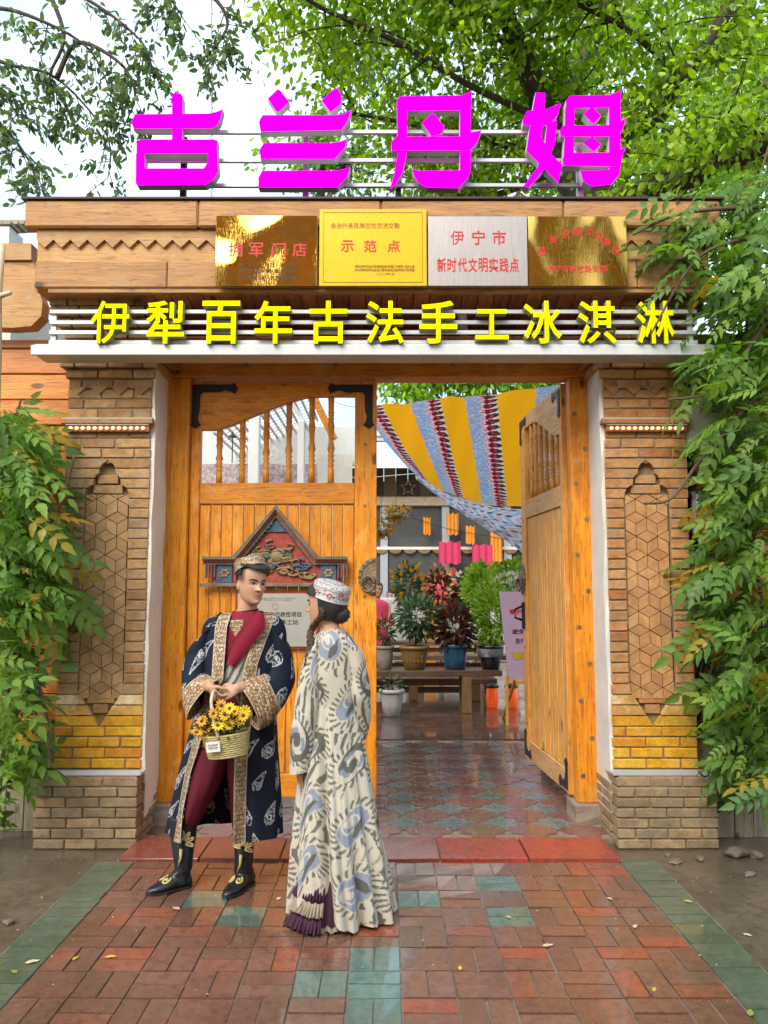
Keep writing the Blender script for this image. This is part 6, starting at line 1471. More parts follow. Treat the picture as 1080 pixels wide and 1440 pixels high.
def cap(name, T, F, c, rx, ry, h, tilt, roll, cols, peaks=0.0, mt='gold_vc', bulge=.25):
    FF = F @ Matrix.Translation(c) @ Matrix.Rotation(roll, 4, 'Y') @ Matrix.Rotation(tilt, 4, 'X'); n, k = 120, 54
    th = np.linspace(0, 2*np.pi, n, endpoint=False); pr = np.concatenate([np.linspace(0, 1, 26), 1+np.linspace(0, 1, 28)[1:]]); k = len(pr)
    TT, TH = np.meshgrid(pr, th, indexing='ij'); sq = (np.abs(np.cos(TH))**3.2+np.abs(np.sin(TH))**3.2)**(-1/3.2); rnd = 1.0
    mixs = np.clip(TT, 0, 1); rad = (rnd*(1-mixs)+sq*.96*mixs)*(1-.10*np.clip(TT, 0, 1)) ; top = np.clip(TT-1, 0, 1); rad = rad*(1-top)
    pk = peaks*np.abs(np.cos(2*TH))**2; z = np.clip(TT, 0, 1)*(h+pk) + bulge*h*np.sin(top*np.pi/2) - top*pk
    P_ = np.stack([rx*rad*np.cos(TH), ry*rad*np.sin(TH), z], -1)
    return mesh_obj(name, np_mesh(name, xf(FF, P_), grid_faces(k, n, False, True), cols(TH, TT)), M[mt], T)
def hatm(TH, TT):
    c = sequins(TH*.085, TT*.06, GOLD, 190, 3); top = (TT > 1.1) & (TT < 1.85) & (np.abs(np.cos(2*TH)) < .75); c[top] = (.012,.016,.03); rim = TT < .06; c[rim] = (.5,.42,.3); return c
cap('hat', T, FM, Vector((-.002, .014, .192)), .087, .100, .052, R(-25), R(-5), hatm, .016)
# robe --------------------------------------------------------------
rows = np.array([(861,323,374,.055,.03),(866,302,389,.095,.03),(876,288,399,.125,.03),(900,283,403,.14,.03),(940,282,396,.15,.02),(985,279,389,.155,.02),(1030,269,389,.165,.02),(1080,256,391,.175,.02),(1130,246,393,.185,.02),(1172,237,394,.19,.02)])
eL = lambda y: np.interp(y, [861,880,920,950,1000,1025,1080,1130,1172], [327,321,318,316,292,287,270,260,256])
eR = lambda y: np.interp(y, [861,872,900,930,955,1000,1040,1100,1172], [369,367,356,345,341,338,332,330,329])
def robe_grid(rows, nz_, na, eL, eR, Y, lo=0.0, hi=1.0, off=0.0, fold=.012, both=True, py0=None, py1=None):
    rr = crom(rows, nz_); out = np.zeros((nz_, na, 3)); S_ = np.zeros((nz_, na)); Z_ = np.zeros((nz_, na))
    for i, (y, xl, xr, b, dy) in enumerate(rr):
        p0, p1 = at(xl, y, Y+dy), at(xr, y, Y+dy); cx_, a_ = (p0.x+p1.x)/2, (p1.x-p0.x)/2
        def ang(px, side):
            q = max(-.999, min(.999, (at(px, y, Y+dy-b*.6).x-cx_)/a_)); an = math.acos(q); return -an if side > 0 else an
        phR, phL = -math.acos(max(-.999, min(.999, (at(eR(y), y, Y+dy-b*.8).x-cx_)/a_))), 2*math.pi-math.acos(max(-.999, min(.999, (at(eL(y), y, Y+dy-b*.8).x-cx_)/a_)))
        # phR in (-pi,0): front right edge ; phL in (pi,2pi): front left edge
        ph = np.linspace(phR, phL, 400); f = np.clip((y-880)/260, 0, 1)
        fo = 1 + f*fold/.15*(np.sin(ph*7+1.0+.004*y)*.55+np.sin(ph*13+.5)*.3+np.sin(ph*4+2)*.5)
        k1 = (a_*fo+off); k2 = (b*fo+off); X = cx_+k1*np.cos(ph); Yy = Y+dy+k2*np.sin(ph)
        s = np.concatenate([[0], np.cumsum(np.hypot(np.diff(X), np.diff(Yy)))])
        if callable(lo): l_, h_ = lo(s[-1]), hi(s[-1])
        else: l_, h_ = lo*s[-1], hi*s[-1]
        ss = np.linspace(l_, h_, na); out[i, :, 0] = np.interp(ss, s, X); out[i, :, 1] = np.interp(ss, s, Yy); out[i, :, 2] = p0.z*.5+p1.z*.5; S_[i] = ss; Z_[i] = out[i, :, 2]
    return out, S_, Z_
def paisley(u, v, base, seed=0, sx=.155, sy=.20, rate=.75):
    c = np.tile(np.array(base), u.shape+(1,)); row = np.floor(v/sy); uu = u + (row % 2)*sx*.5; col = np.floor(uu/sx); x = uu-(col+.5)*sx; y = v-(row+.5)*sy
    on = hash2(col, row, seed) < rate; an = (hash2(col, row, seed+1)-.5)*1.6; x, y = x*np.cos(an)-y*np.sin(an), x*np.sin(an)+y*np.cos(an); sc_ = .8+.5*hash2(col, row, seed+2); x /= sc_; y /= sc_
    yy = np.clip((y+.055)/.125, 0, 1); bend = .03*yy**2.2; w_ = .030*np.sqrt(np.clip(1-((yy-.28)/.30)**2, 0, 1))*(yy < .28) + .030*np.clip(1-(yy-.28)/.72, 0, 1)**.75*(yy >= .28)
    inside = (np.abs(x-bend) < w_) & (y > -.06) & (y < .068); edge = inside & (np.abs(np.abs(x-bend)-w_) < .0055); n1 = vnoise(u*260, v*260, seed+4); n2 = vnoise(u*90, v*90, seed+5)
    wht = np.array([.55,.56,.58]); c[inside & on & (n2 > .5) & (n1 > .35)] = wht*.55; c[edge & on & (n1 > .25)] = wht
    ring = np.hypot(x, (y+.018)*1.1); c[(np.abs(ring-.012) < .004) & on & (n1 > .3)] = wht
    return c
NAVY = (.012,.017,.032)
T_rb = thing  # (alias kept short)
A, S_, Z_ = robe_grid(rows, 330, 420, eL, eR, MYY); c = paisley(S_, Z_, NAVY, 2, .135, .175, .92)
robe = mesh_obj('robe', np_mesh('robe', A, grid_faces(330, 420), c), M['robe_vc'], T)
md = robe.modifiers.new('cloth', 'SOLIDIFY'); md.thickness = .004; md.offset = -1
TW = .072
for nm, lo_, hi_ in (('right_edge', lambda L: 0.0, lambda L: TW), ('left_edge', lambda L: L-TW, lambda L: L)):
    A, S_, Z_ = robe_grid(rows, 420, 34, eL, eR, MYY, lo_, hi_, off=.007); S0 = S_-S_[:, :1]; c = sequins(S0, Z_, GOLD, 170, 5)
    ed = np.minimum(S0, TW-S0); c[ed < .0045] = (.52,.42,.28); mesh_obj('gold_trim', np_mesh('gold_trim', A, grid_faces(420, 34), c), M['gold_vc'], T)
# inner tunic (burgundy) with striped shirt, collar and gold neck piece
trow = np.array([(859,328,369,.062,.02),(866,318,377,.085,.02),(880,305,388,.112,.02),(920,300,386,.128,.02),(960,298,380,.132,.015),(1000,290,380,.14,.01),(1045,272,372,.15,.01)])
rr = crom(trow, 220); na = 220; A = np.zeros((220, na, 3)); c = np.zeros((220, na, 3)); PXg = np.zeros((220, na)); PYg = np.zeros((220, na))
ph = np.linspace(0, 2*np.pi, na, endpoint=False)
for i, (y, xl, xr, b, dy) in enumerate(rr):
    p0, p1 = at(xl, y, MYY+dy), at(xr, y, MYY+dy); A[i, :, 0] = (p0.x+p1.x)/2+(p1.x-p0.x)/2*np.cos(ph); A[i, :, 1] = MYY+dy+b*np.sin(ph)*(1+.02*np.sin(ph*9+y*.05)); A[i, :, 2] = p0.z; PXg[i] = (xl+xr)/2+(xr-xl)/2*np.cos(ph); PYg[i] = y
c[:] = (.20,.014,.03); c *= (.8+.5*fbm(PXg*.15, PYg*.05, 2))[..., None]
shirt = (PYg > 925+(PXg-330)*-1.1) & (PYg < 968); st = np.sin(PXg*.55+PYg*.32+3*fbm(PXg*.06, PYg*.06, 4)); c[shirt] = (.46,.44,.38); c[shirt & (st > .25)] = (.11,.11,.10)
sash = np.abs((PXg-322)+(PYg-928)*.92-2) < 14; 
neckp = (PYg > 871) & (PYg < 892-np.abs(PXg-337)*1.7+2) & (np.abs(PXg-337) < 9); c[neckp] = sequins(PXg*.004, PYg*.004, GOLD, 190, 9)[neckp]
c[(PYg > 968)] = (.16,.012,.028)
mesh_obj('tunic', np_mesh('tunic', A, grid_faces(220, na, False, True), c), M['robe_vc'], T)
cr = [tuple(Pm(346, 868, .02))+(.072,0,0.01)+(0,.066,0), tuple(Pm(346.5, 862, .02))+(.069,0,.01)+(0,.066,0), tuple(Pm(347, 857, .02))+(.064,0,.008)+(0,.064,0)]
P_ = ring_loft(cr, 12, 60); c = np.tile(np.array((.09,.012,.018)), (12, 60, 1)); c[-2:] = (.5,.42,.28); c[:1] = (.5,.42,.28); mesh_obj('collar', np_mesh('collar', P_, grid_faces(12, 60, False, True), c), M['robe_vc'], T)
# burgundy lapel sash crossing the chest
sp = [((372,864),(362,858)),((372,884),(356,868)),((362,898),(340,890)),((347,918),(326,912)),((330,938),(318,934))]
P_ = np.zeros((40, 8, 3)); o_ = crom([a_+b_ for a_, b_ in sp], 40)
for i in range(40):
    for j in range(8):
        f = j/7; P_[i, j] = at(o_[i, 0]*(1-f)+o_[i, 2]*f, o_[i, 1]*(1-f)+o_[i, 3]*f, MYY-.128-.012*math.sin(f*3.1)+.06*max(0, 1-i/10))
mesh_obj('lapel', np_mesh('lapel', P_, grid_faces(40, 8), np.tile(np.array((.23,.014,.035)), (40, 8, 1))), M['robe_vc'], T)
# trousers, boots
def leg_cloth(name, rows_, Y, col, n=60, na=48, fold=.02):
    rg_ = [tuple(at((xl+xr)/2, y, Y+dy))+(at(xr, y, Y+dy).x-at((xl+xr)/2, y, Y+dy).x, 0, 0)+(0, b, 0) for (y, xl, xr, b, dy) in rows_]
    P_ = ring_loft(rg_, n, na); th = np.linspace(0, 2*np.pi, na, endpoint=False)[None, :]; zz_ = np.linspace(0, 1, n)[:, None]; cen = P_.mean(1, keepdims=True)
    P_ = cen + (P_-cen)*(1+fold*np.sin(th*5+zz_*6)+fold*np.sin(th*9-zz_*4))[..., None]
    return mesh_obj(name, np_mesh(name, P_, grid_faces(n, na, False, True), np.tile(np.array(col), (n, na, 1))), M['robe_vc'], T)
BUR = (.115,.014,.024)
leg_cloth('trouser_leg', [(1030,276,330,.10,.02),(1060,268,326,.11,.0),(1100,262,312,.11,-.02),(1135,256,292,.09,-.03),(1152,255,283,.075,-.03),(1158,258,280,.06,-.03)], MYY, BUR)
leg_cloth('trouser_leg', [(1030,310,362,.10,.03),(1070,316,366,.105,.03),(1110,322,366,.10,.03),(1150,326,362,.085,.02),(1168,328,358,.07,.02)], MYY, sc(BUR, .6))  # darker burgundy on this leg: shade inside the robe put into colour
BT = mat_plain('boot_leather', (.012,.014,.019), .28, var=.25, scale=14, bump=.15); GE = mat_plain('gold_thread', (.62,.50,.20), .45, .2, var=.3, scale=60, bump=.4)
def boot(shaft, sole, toe, heel, Y):
    """shaft: (y,xl,xr,b,dy) rows from the top to the ankle; toe and heel as ground points"""
    toe, heel = Vector(toe), Vector(heel); d = (toe-heel); L = d.length; d.normalize(); s = Vector((-d.y, d.x, 0)); z0 = heel.z
    rg_ = [tuple(at((xl+xr)/2, y, Y+dy))+(at(xr, y, Y+dy).x-at((xl+xr)/2, y, Y+dy).x, 0, 0)+(0, b, 0) for (y, xl, xr, b, dy) in shaft]
    an = heel + d*.055; cand = [(d*q_, .054) for q_ in (-1, 1)]+[(s*q_, .040) for q_ in (-1, 1)]; uu, ul = max(cand, key=lambda k_: k_[0].x); vv, vl = max([k_ for k_ in cand if abs(k_[0].dot(uu)) < .5], key=lambda k_: k_[0].y)
    rg_.append(tuple(an+Vector((0,0,.085)))+tuple(uu*ul)+tuple(vv*vl)); rg_.append(tuple(an+Vector((0,0,.02)))+tuple(uu*ul)+tuple(vv*vl))
    p1 = piece_grid(ring_loft(rg_, 26, 24))
    fr = [(0.0,.030,.055),(.06,.036,.075),(.30,.038,.085),(.55,.044,.066),(.78,.042,.046),(.92,.028,.036),(1.0,.010,.022)]
    rg2 = [tuple(heel+d*L*f+Vector((0,0,h*.5)))+tuple(s*w_)+(0,0,h*.5) for f, w_, h in fr]; p2 = piece_grid(ring_loft(rg2, 30, 20))
    me = blob([p1, p2], .006, 3); o = mesh_obj('boot', me, BT, T)
    sr = [(0,.03),(.1,.038),(.3,.036),(.55,.046),(.8,.044),(.94,.03),(1.01,.008)]
    poly = [tuple((heel+d*L*f+s*w_))[:2] for f, w_ in sr] + [tuple((heel+d*L*f-s*w_))[:2] for f, w_ in sr[::-1]]
    MB().prism(poly, z0+.0005, z0+.012, 'z').build('sole', M['blackplastic'], o)
    # gold scroll embroidery on the vamp and a flower on the shaft
    for sg in (-1, 1):
        pts = []
        for q in range(26):
            f = q/25; a_ = f*8.2; rr_ = .024*(1-f*.82); u_ = .60+(-rr_*math.cos(a_)*1.2)/L*.9; w_ = sg*(.020+rr_*math.sin(a_)*.7)
            hh = float(np.interp(u_, [f_[0] for f_ in fr], [f_[2] for f_ in fr])); ww = float(np.interp(u_, [f_[0] for f_ in fr], [f_[1] for f_ in fr]))
            zz_ = hh*.5+hh*.5*math.sqrt(max(.05, 1-min(.98, abs(w_)/ww)**2)); pts.append(tuple(heel+d*L*u_+s*w_+Vector((0,0,zz_+.003))))
        MB().tube(pts, .006, 6).build('embroidery', GE, o, True)
    return o, an
gl = lambda x, y: ground(x, y, .037)
bo, an = boot([(1148,238,279,.06,-.02),(1175,240,276,.055,-.02),(1200,243,272,.05,-.03),(1222,246,270,.048,-.03)], 0, gl(206,1259), gl(268,1245), MYY)
bo2, an2 = boot([(1160,327,358,.06,.01),(1185,329,357,.055,.0),(1210,330,356,.05,-.01),(1226,329,354,.048,-.01)], 0, gl(316,1264), gl(353,1240), MYY)
for (b_, cx_, cy_, dy) in ((bo, 257, 1186, -.092), (bo2, 341, 1194, -.072)):
    for q in range(6):
        a_ = R(-20+38*q); c0 = at(cx_, cy_, MYY+dy); pts = []
        for k in range(13):
            f = k/12; r_ = .012+.042*math.sin(f*math.pi); aa = a_+(f-.5)*.55; pts.append((c0.x+r_*math.cos(aa), MYY+dy+.010+.35*abs(r_*math.cos(aa)), c0.z+r_*math.sin(aa)*1.1))
        MB().tube(pts, .0055, 6).build('embroidery', GE, b_, True)
    c0 = at(cx_-2, cy_+8, MYY+dy); c1 = at(cx_-8, cy_+34, MYY+dy); MB().tube([c0, (c0+c1)/2+Vector((.008,-.004,0)), c1+Vector((0,.012,0))], [.010,.007,.003], 6).build('embroidery', GE, b_, True)
# sleeves with gold cuffs
def sleeve(rings, cuff, name='sleeve', seed=0, n=150, na=130):
    P_ = ring_loft(rings, n, na); cen = P_.mean(1, keepdims=True); th = np.linspace(0, 2*np.pi, na, endpoint=False)[None, :]; f = np.linspace(0, 1, n)[:, None]
    P_ = cen+(P_-cen)*(1+.03*np.sin(th*3+f*9)*np.sin(f*3.1)+.02*np.sin(f*38+th*2)*np.sin(f*3.1))[..., None]
    u_ = th*.09+0*f; v_ = f*.62+0*th; c = paisley(u_, v_, NAVY, seed, .15, .18, .85); g_ = (f > 1-cuff)+0*th > 0; c2 = sequins(u_, v_, GOLD, 170, seed); c[g_] = c2[g_]
    ed = ((f > .985) | (np.abs(f-(1-cuff)) < .01))+0*th > 0; c[ed] = (.52,.42,.28)
    o = mesh_obj(name, np_mesh(name, P_, grid_faces(n, na, False, True), c), M['robe_vc'], T); md = o.modifiers.new('cloth', 'SOLIDIFY'); md.thickness = .005; md.offset = -1; return o
def rv(c, u_, v_): return tuple(c)+tuple(u_)+tuple(v_)
cu0, cu1 = at(303, 957, 4.24), at(268, 1012, 4.30); cc = (cu0+cu1)/2
sleeve([rv(Pm(303,880,.03), (.03,0,.075), (0,.085,0)), rv(Pm(289,893,.03), (.068,0,.05), (0,.095,0)), rv(Pm(280,920,.02), (.075,0,.02), (0,.095,0)), rv(Pm(277,950,-.03), (.07,.02,.03), (.02,.09,0)), rv(at(279,972,4.33), (.055,-.01,.085), (.05,.07,-.02)), rv(cc, (cu0-cu1)/2, (.045,.05,.02))], .22, seed=3)
cu0, cu1 = at(332, 963, 4.22), at(362, 1026, 4.28); cc = (cu0+cu1)/2
sleeve([rv(Pm(383,880,.03), (-.03,0,.075), (0,.085,0)), rv(Pm(391,894,.03), (-.058,0,.055), (0,.095,0)), rv(Pm(396,925,.02), (-.062,0,.02), (0,.09,0)), rv(Pm(394,955,-.02), (-.066,.0,.045), (0,.085,0)), rv(at(374,982,4.30), (-.035,0,.115), (-.03,.07,0)), rv(cc, (cu0-cu1)/2, (-.045,.05,.0))], .27, seed=6)
# ================================================================== flower basket held by the man
bc = at(321, 1060, 4.12); T = thing('flower_basket', 'wicker basket of yellow daisies held by the man', 'basket', tuple(bc))
wk = mat_plain('wicker', (.50,.42,.17), .6, var=.25, scale=30, bump=.3); bt_, bb_ = at(321, 1030, 4.12), at(321, 1063, 4.12); hB = bt_.z-bb_.z; rx1, rx0 = .118, .095
TL = Matrix.Translation(bb_) @ Matrix.Rotation(R(-7), 4, 'Y')
MB_ = MB(); MB_.lathe([(.96*rx0,0),(1.0*rx0,.01),((rx0+rx1)/2*.985,hB*.5),(rx1*.97,hB*.98),(rx1*.90,hB*.98),(rx0*.9,.02)], (0,0,0), 28); MB_.v = [tuple(p) for p in xf(TL, [(x, y*.72, z) for x, y, z in MB_.v])]; MB_.build('basket_wall', wk, T, True)
for q in range(11):
    f = (q+.5)/11; r_ = rx0+(rx1-rx0)*f; pts = [(r_*(1+.012*math.cos(18*2*math.pi*k/72+q*math.pi))*math.cos(2*math.pi*k/72)*1.01, .72*r_*(1+.012*math.cos(18*2*math.pi*k/72+q*math.pi))*math.sin(2*math.pi*k/72)*1.01, hB*f) for k in range(73)]
    MB().tube([tuple(p) for p in xf(TL, pts)], .0068, 6).build('weave', wk, T, True)
for q in range(24):
    a_ = 2*math.pi*q/24; MB().tube([tuple(p) for p in xf(TL, [(rx0*math.cos(a_)*1.03, .72*rx0*math.sin(a_)*1.03, .004), (rx1*math.cos(a_)*1.03, .72*rx1*math.sin(a_)*1.03, hB)])], .0045, 5).build('stake', wk, T)
hd = [(-.02,-.088,hB*.9),(-.035,-.09,hB+.08),(-.045,-.06,hB+.17),(-.04,-.0,hB+.215),(-.03,.05,hB+.17),(-.02,.08,hB+.08),(-.01,.086,hB*.9)]
MB().tube([tuple(p) for p in xf(TL, crom(hd, 26))], .0085, 8).build('handle', mat_plain('handle_cane', (.62,.50,.30), .6, var=.2, scale=30), T, True)
lb = [(-.085,-.092,.045),(-.015,-.1,.045),(-.015,-.104,.095),(-.085,-.096,.095)]
m = MB(); p4 = xf(TL, lb); m.add([tuple(p) for p in p4]+[tuple(p+np.array([0,.004,0])) for p in p4], [(0,1,2,3),(4,7,6,5),(0,4,5,1),(1,5,6,2),(2,6,7,3),(3,7,4,0)]); tg = m.build('paper_tag', M['white'], T)
lc = xf(TL, [(-.05,-.103,.072)])[0]; [MB().tube([tuple(p) for p in xf(TL, [(-.076+.052*q/30, -.1005-.003*q/30, zc_+.005*math.sin(q*1.25+k_)+.003*math.sin(q*.5))for q in range(31)])], .0009, 4).build('scribble', M['blackink'], tg) for k_, zc_ in ((0, .066), (2, .080))]
dp = mat_plain('daisy_petal', (.80,.52,.02), .55, var=.15, scale=50, bump=.1); dp2 = mat_plain('daisy_petal_orange', (.72,.34,.02), .55, var=.15, scale=50, bump=.1); dc = mat_plain('daisy_centre', (.14,.06,.012), .8, var=.3, scale=80, bump=.5)
def daisy_meshes(mt):
    m = MB(); npt = 11
    for q in range(npt):
        a_ = 2*math.pi*q/npt; c_, s_ = math.cos(a_), math.sin(a_); P_ = [(.006,0,0),(.016,.0052,.003),(.026,.0042,.002),(.0295,0,0),(.026,-.0042,.002),(.016,-.0052,.003)]
        m.add([(x*c_-y*s_, x*s_+y*c_, z) for x, y, z in P_], [(0,1,2,3),(0,3,4,5)])
    me = m.mesh('petals'); me.materials.append(mt); k = MB().sphere((0,0,.002), (.0085,.0085,.005), 10, 6).mesh('centre', True); k.materials.append(dc); return me, k
dm = [daisy_meshes(dp), daisy_meshes(dp2)]; rg = random.Random(5)
spots = [(311,992),(323,996),(334,1001),(316,1004),(326,1008),(300,1003),(296,1012),(310,1015),(318,1012),(342,1006),(338,1014),(349,1004),(329,1000),(306,1020),(322,1019),(284,1014),(279,1024),(290,1022),(287,1034),(332,1012),(301,1018),(344,1000),(276,1030),(315,1022)]
for i, (x, y) in enumerate(spots):
    p = at(x, y, 4.02+rg.uniform(0,.12)); k = 1 if x < 292 or i % 5 == 0 else 0
    e = Euler((R(62)+rg.gauss(0,.35), rg.gauss(0,.35), rg.gauss(0,.5))); f = MB().tube([(0,0,0),(0,0,-.02)], .002, 5).mesh('stalk'); 
    fo = bpy.data.objects.new('daisy', dm[k][0]); fo.location = p; fo.rotation_euler = e; s_ = rg.uniform(.9,1.15); fo.scale = (s_,)*3; put(fo, T)
    co = bpy.data.objects.new('centre', dm[k][1]); COL.objects.link(co); co.parent = fo
p_, nr = ball(260, tuple(at(318, 1020, 4.10)), (.12,.07,.07), 44, .1); cloud_obj('greenery', [leaf_cloud(p_, .035, nr+np.array([0,-.2,.4]), [(.05,.10,.03),(.035,.07,.025),(.08,.13,.04)], seed=3, width=.4)], T)
p_, nr = ball(60, tuple(at(284, 1022, 4.10)), (.035,.03,.045), 45, .1); cloud_obj('greenery', [leaf_cloud(p_, .03, nr, [(.42,.22,.03),(.10,.12,.03)], seed=5, width=.4)], T)
# ================================================================== the woman
WY = 4.05
T = thing('person', 'woman in cream and grey ikat robe and white cap, seen from behind', 'person', tuple(ground(480, 1295, .036)))
Pw = lambda x, y, dy=0.0: at(x, y, WY+dy)
chin = Pw(447, 882)
FW = frame(Vector((Pw(459,882).x, WY+.03, chin.z)), R(-108), R(2), R(0))
pcs = [head_piece(FW), ear_piece(FW, -1), ear_piece(FW, 1)]
nk = [tuple(Pw(468, 912, .02))+(.09,0,0)+(0,.06,0), tuple(Pw(467, 898, .02))+(.062,0,0)+(0,.055,0), tuple(Pw(465, 886, .03))+(.05,0,0)+(0,.05,0), tuple(Pw(463, 872, .04))+(.048,0,0)+(0,.05,0), tuple(Pw(462, 858, .04))+(.035,0,0)+(0,.04,0)]
pcs.append(piece_grid(ring_loft(nk, 20, 22)))
tr_ = [tuple(Pw(469, 902, .03))+(.06,0,0)+(0,.05,0), tuple(Pw(469, 912, .03))+(.105,0,0)+(0,.075,0), tuple(Pw(470, 960, .03))+(.125,0,0)+(0,.09,0), tuple(Pw(470, 1010, .03))+(.11,0,0)+(0,.085,0), tuple(Pw(472, 1060, .03))+(.14,0,0)+(0,.1,0), tuple(Pw(474, 1120, .03))+(.13,0,0)+(0,.1,0)]
pcs.append(piece_grid(ring_loft(tr_, 26, 26)))
hw = at(424, 1078, WY-.02)
pcs.append(piece_tube([tuple(Pw(446,916,.03)), tuple(Pw(436,975,.03)), tuple(Pw(431,1015,.03)), tuple(Pw(427,1050,.0)), tuple(hw)], [.042,.04,.034,.03,.024]))
pcs.append(piece_tube([tuple(Pw(496,914,.03)), tuple(Pw(507,970,.05)), tuple(Pw(508,1010,.08)), tuple(Pw(490,1025,.2))], [.042,.04,.034,.028]))
pcs += hand_pieces(hw, (-.1,-.05,-1), (.6,.3,0), (-.5,.6,0), .35, .06)
for s in (-1, 1): pcs.append(piece_tube([tuple(Pw(472+s*18, 1110, .03)), tuple(Pw(472+s*20, 1200, .03)), tuple(Pw(472+s*20, 1283, .02))], [.085,.055,.04], 12))
me = blob(pcs, .0052, 3); color_body(me, FW, .235, (.55,.29,.18), (.45,.13,.11)); mesh_obj('body', me, M['skin'], T)
face_parts(T, FW, .6)
brn = mat_plain('brown_hair', (.085,.04,.02), .4, var=.4, scale=8, stretch=(30,30,3), bump=.5)
shell('hair', FW, lambda th, t: ((t > .62+.10*np.sin(th)*-1) | (np.sin(th) > -.12) & (t > .18)), lambda th, t: .010+.012*np.clip(np.sin(th), 0, 1)*np.exp(-((t-.4)/.25)**2), M['hair'], T, noise=.005)
# bun at the nape and braid over the shoulder
b = MB(); P0 = xf(FW, [(0.0,.085,.075)])[0]; b.sphere(tuple(xf(FW, [(-.005,.070,.062)])[0]), (.056,.050,.048), 20, 12); b.v = [(x+.003*math.sin(z*240), y, z+.002*math.sin(x*300)) for x, y, z in b.v]; b.build('hair_bun', M['hair'], T, True)
br_ = crom([tuple(p) for p in xf(FW, [(.066,.005,.10),(.070,.0,.06)])]+[tuple(Pw(438,886,.03)), tuple(Pw(436,905,-.02)), tuple(Pw(432,935,-.05)), tuple(Pw(427,968,-.05)), tuple(Pw(424,1000,-.05))], 60)
for q in range(3): MB().tube([tuple(p+np.array([.010*math.cos(i*.55+q*2.094), .008*math.sin(i*1.1+q*2.094), 0])) for i, p in enumerate(br_)], [.013-.006*i/59 for i in range(60)], 7).build('braid_strand', brn, T, True)
def hatw(TH, TT):
    u_, v_ = TH*.09, TT*.07; c = sequins(u_, v_, [(.62,.60,.58),(.70,.68,.66),(.5,.48,.5),(.75,.72,.70),(.42,.42,.42),(.6,.52,.55)], 200, 12)
    i = np.floor(TH/.55); d = np.hypot((TH-(i+.5)*.55)*.09, (TT-.38-.25*(i % 2))*.07); c[d < .012] = (.55,.02,.05); c[d < .005] = (.75,.5,.5); e = np.hypot((TH-(i+.95)*.55)*.09, (TT-.35)*.07); c[e < .007] = (.10,.13,.08); c[TT < .09] = (.72,.68,.64); return c
cap('hat', T, FW, Vector((.0, .018, .148)), .094, .106, .072, R(-21), R(5), hatw, .004, bulge=.32)
# ikat robe ----------------------------------------------------------
def ikatw(u, v, seed=0):
    cream = np.array((.55,.50,.40)); dark = np.array((.12,.115,.095)); blue = np.array((.26,.29,.36)); c = np.tile(cream, u.shape+(1,))
    wv = .012*(fbm(u*30, v*12, 3)-.5); u = u+wv; sx, sy = .245, .30
    row = np.floor(v/sy); uu = u+(row % 2)*sx*.5+.02*hash2(row, row*0, 5); col = np.floor(uu/sx); x = uu-(col+.5)*sx; y = v-(row+.5)*sy; h1 = hash2(col, row, 8); an = (h1-.5)*1.7; xr, yr = x*np.cos(an)-y*np.sin(an), x*np.sin(an)+y*np.cos(an)
    rag = .010*(vnoise(u*160, v*9, 2)-.5); r = (np.hypot(xr/.80, yr)+rag)*1.0; tha = np.arctan2(yr, xr); typ = hash2(col, row, 9)
    fr = (np.sin(tha*22+6*r/.1) > .2) & (r > .098) & (r < .135); c[fr] = dark*1.3
    A_ = typ < .55
    rings = (r < .1); sp = np.sin((r*75)+tha*1.0); c[rings & A_ & (sp > -.2)] = dark; c[rings & A_ & (sp <= -.2)] = cream; c[(r < .068) & (r > .045) & A_ & (np.sin(tha*3) > -.3)] = blue*.9; c[(r < .02) & A_] = dark
    B_ = ~A_; c[rings & B_ & (r < .088)] = blue; hk = np.hypot(xr+.02, yr-.01); c[(hk < .045) & B_] = cream; c[(np.abs(hk-.026) < .009) & B_ & (tha < 2)] = blue; fk = (np.abs(xr-.03) < .02-.25*np.abs(yr+.01)) & B_ & (np.abs(yr) < .06); c[fk] = dark
    # zebra strokes between the motifs
    z_ = np.sin(u*95+np.sin(v*21+col)*2.6+yr*40); gap = (r > .14); zone = vnoise(u*5.5, v*4.5, 14) > .46; c[gap & zone & (z_ > .45)] = dark*1.2; st = np.sin(v*6+u*2); c[gap & ~zone & (np.sin(u*170) > .75) & (vnoise(u*7, v*6, 17) > .5)] = dark*2.2
    return c*(.9+.2*fbm(u*12, v*12, 6))[..., None]
rows = np.array([(884,455,481,.050,.03),(890,448,488,.065,.03),(899,442,496,.085,.03),(912,439,501,.10,.03),(950,437,503,.11,.03),(1000,436,506,.11,.03),(1050,430,512,.13,.03),(1110,422,522,.165,.02),(1180,417,533,.20,.01),(1250,413,545,.225,.0),(1305,411,553,.24,.0)])
nz_, na = 420, 460; rr = crom(rows, nz_); A = np.zeros((nz_, na, 3)); U = np.zeros((nz_, na)); V_ = np.zeros((nz_, na)); ph = np.linspace(0, 2*np.pi, na, endpoint=False)
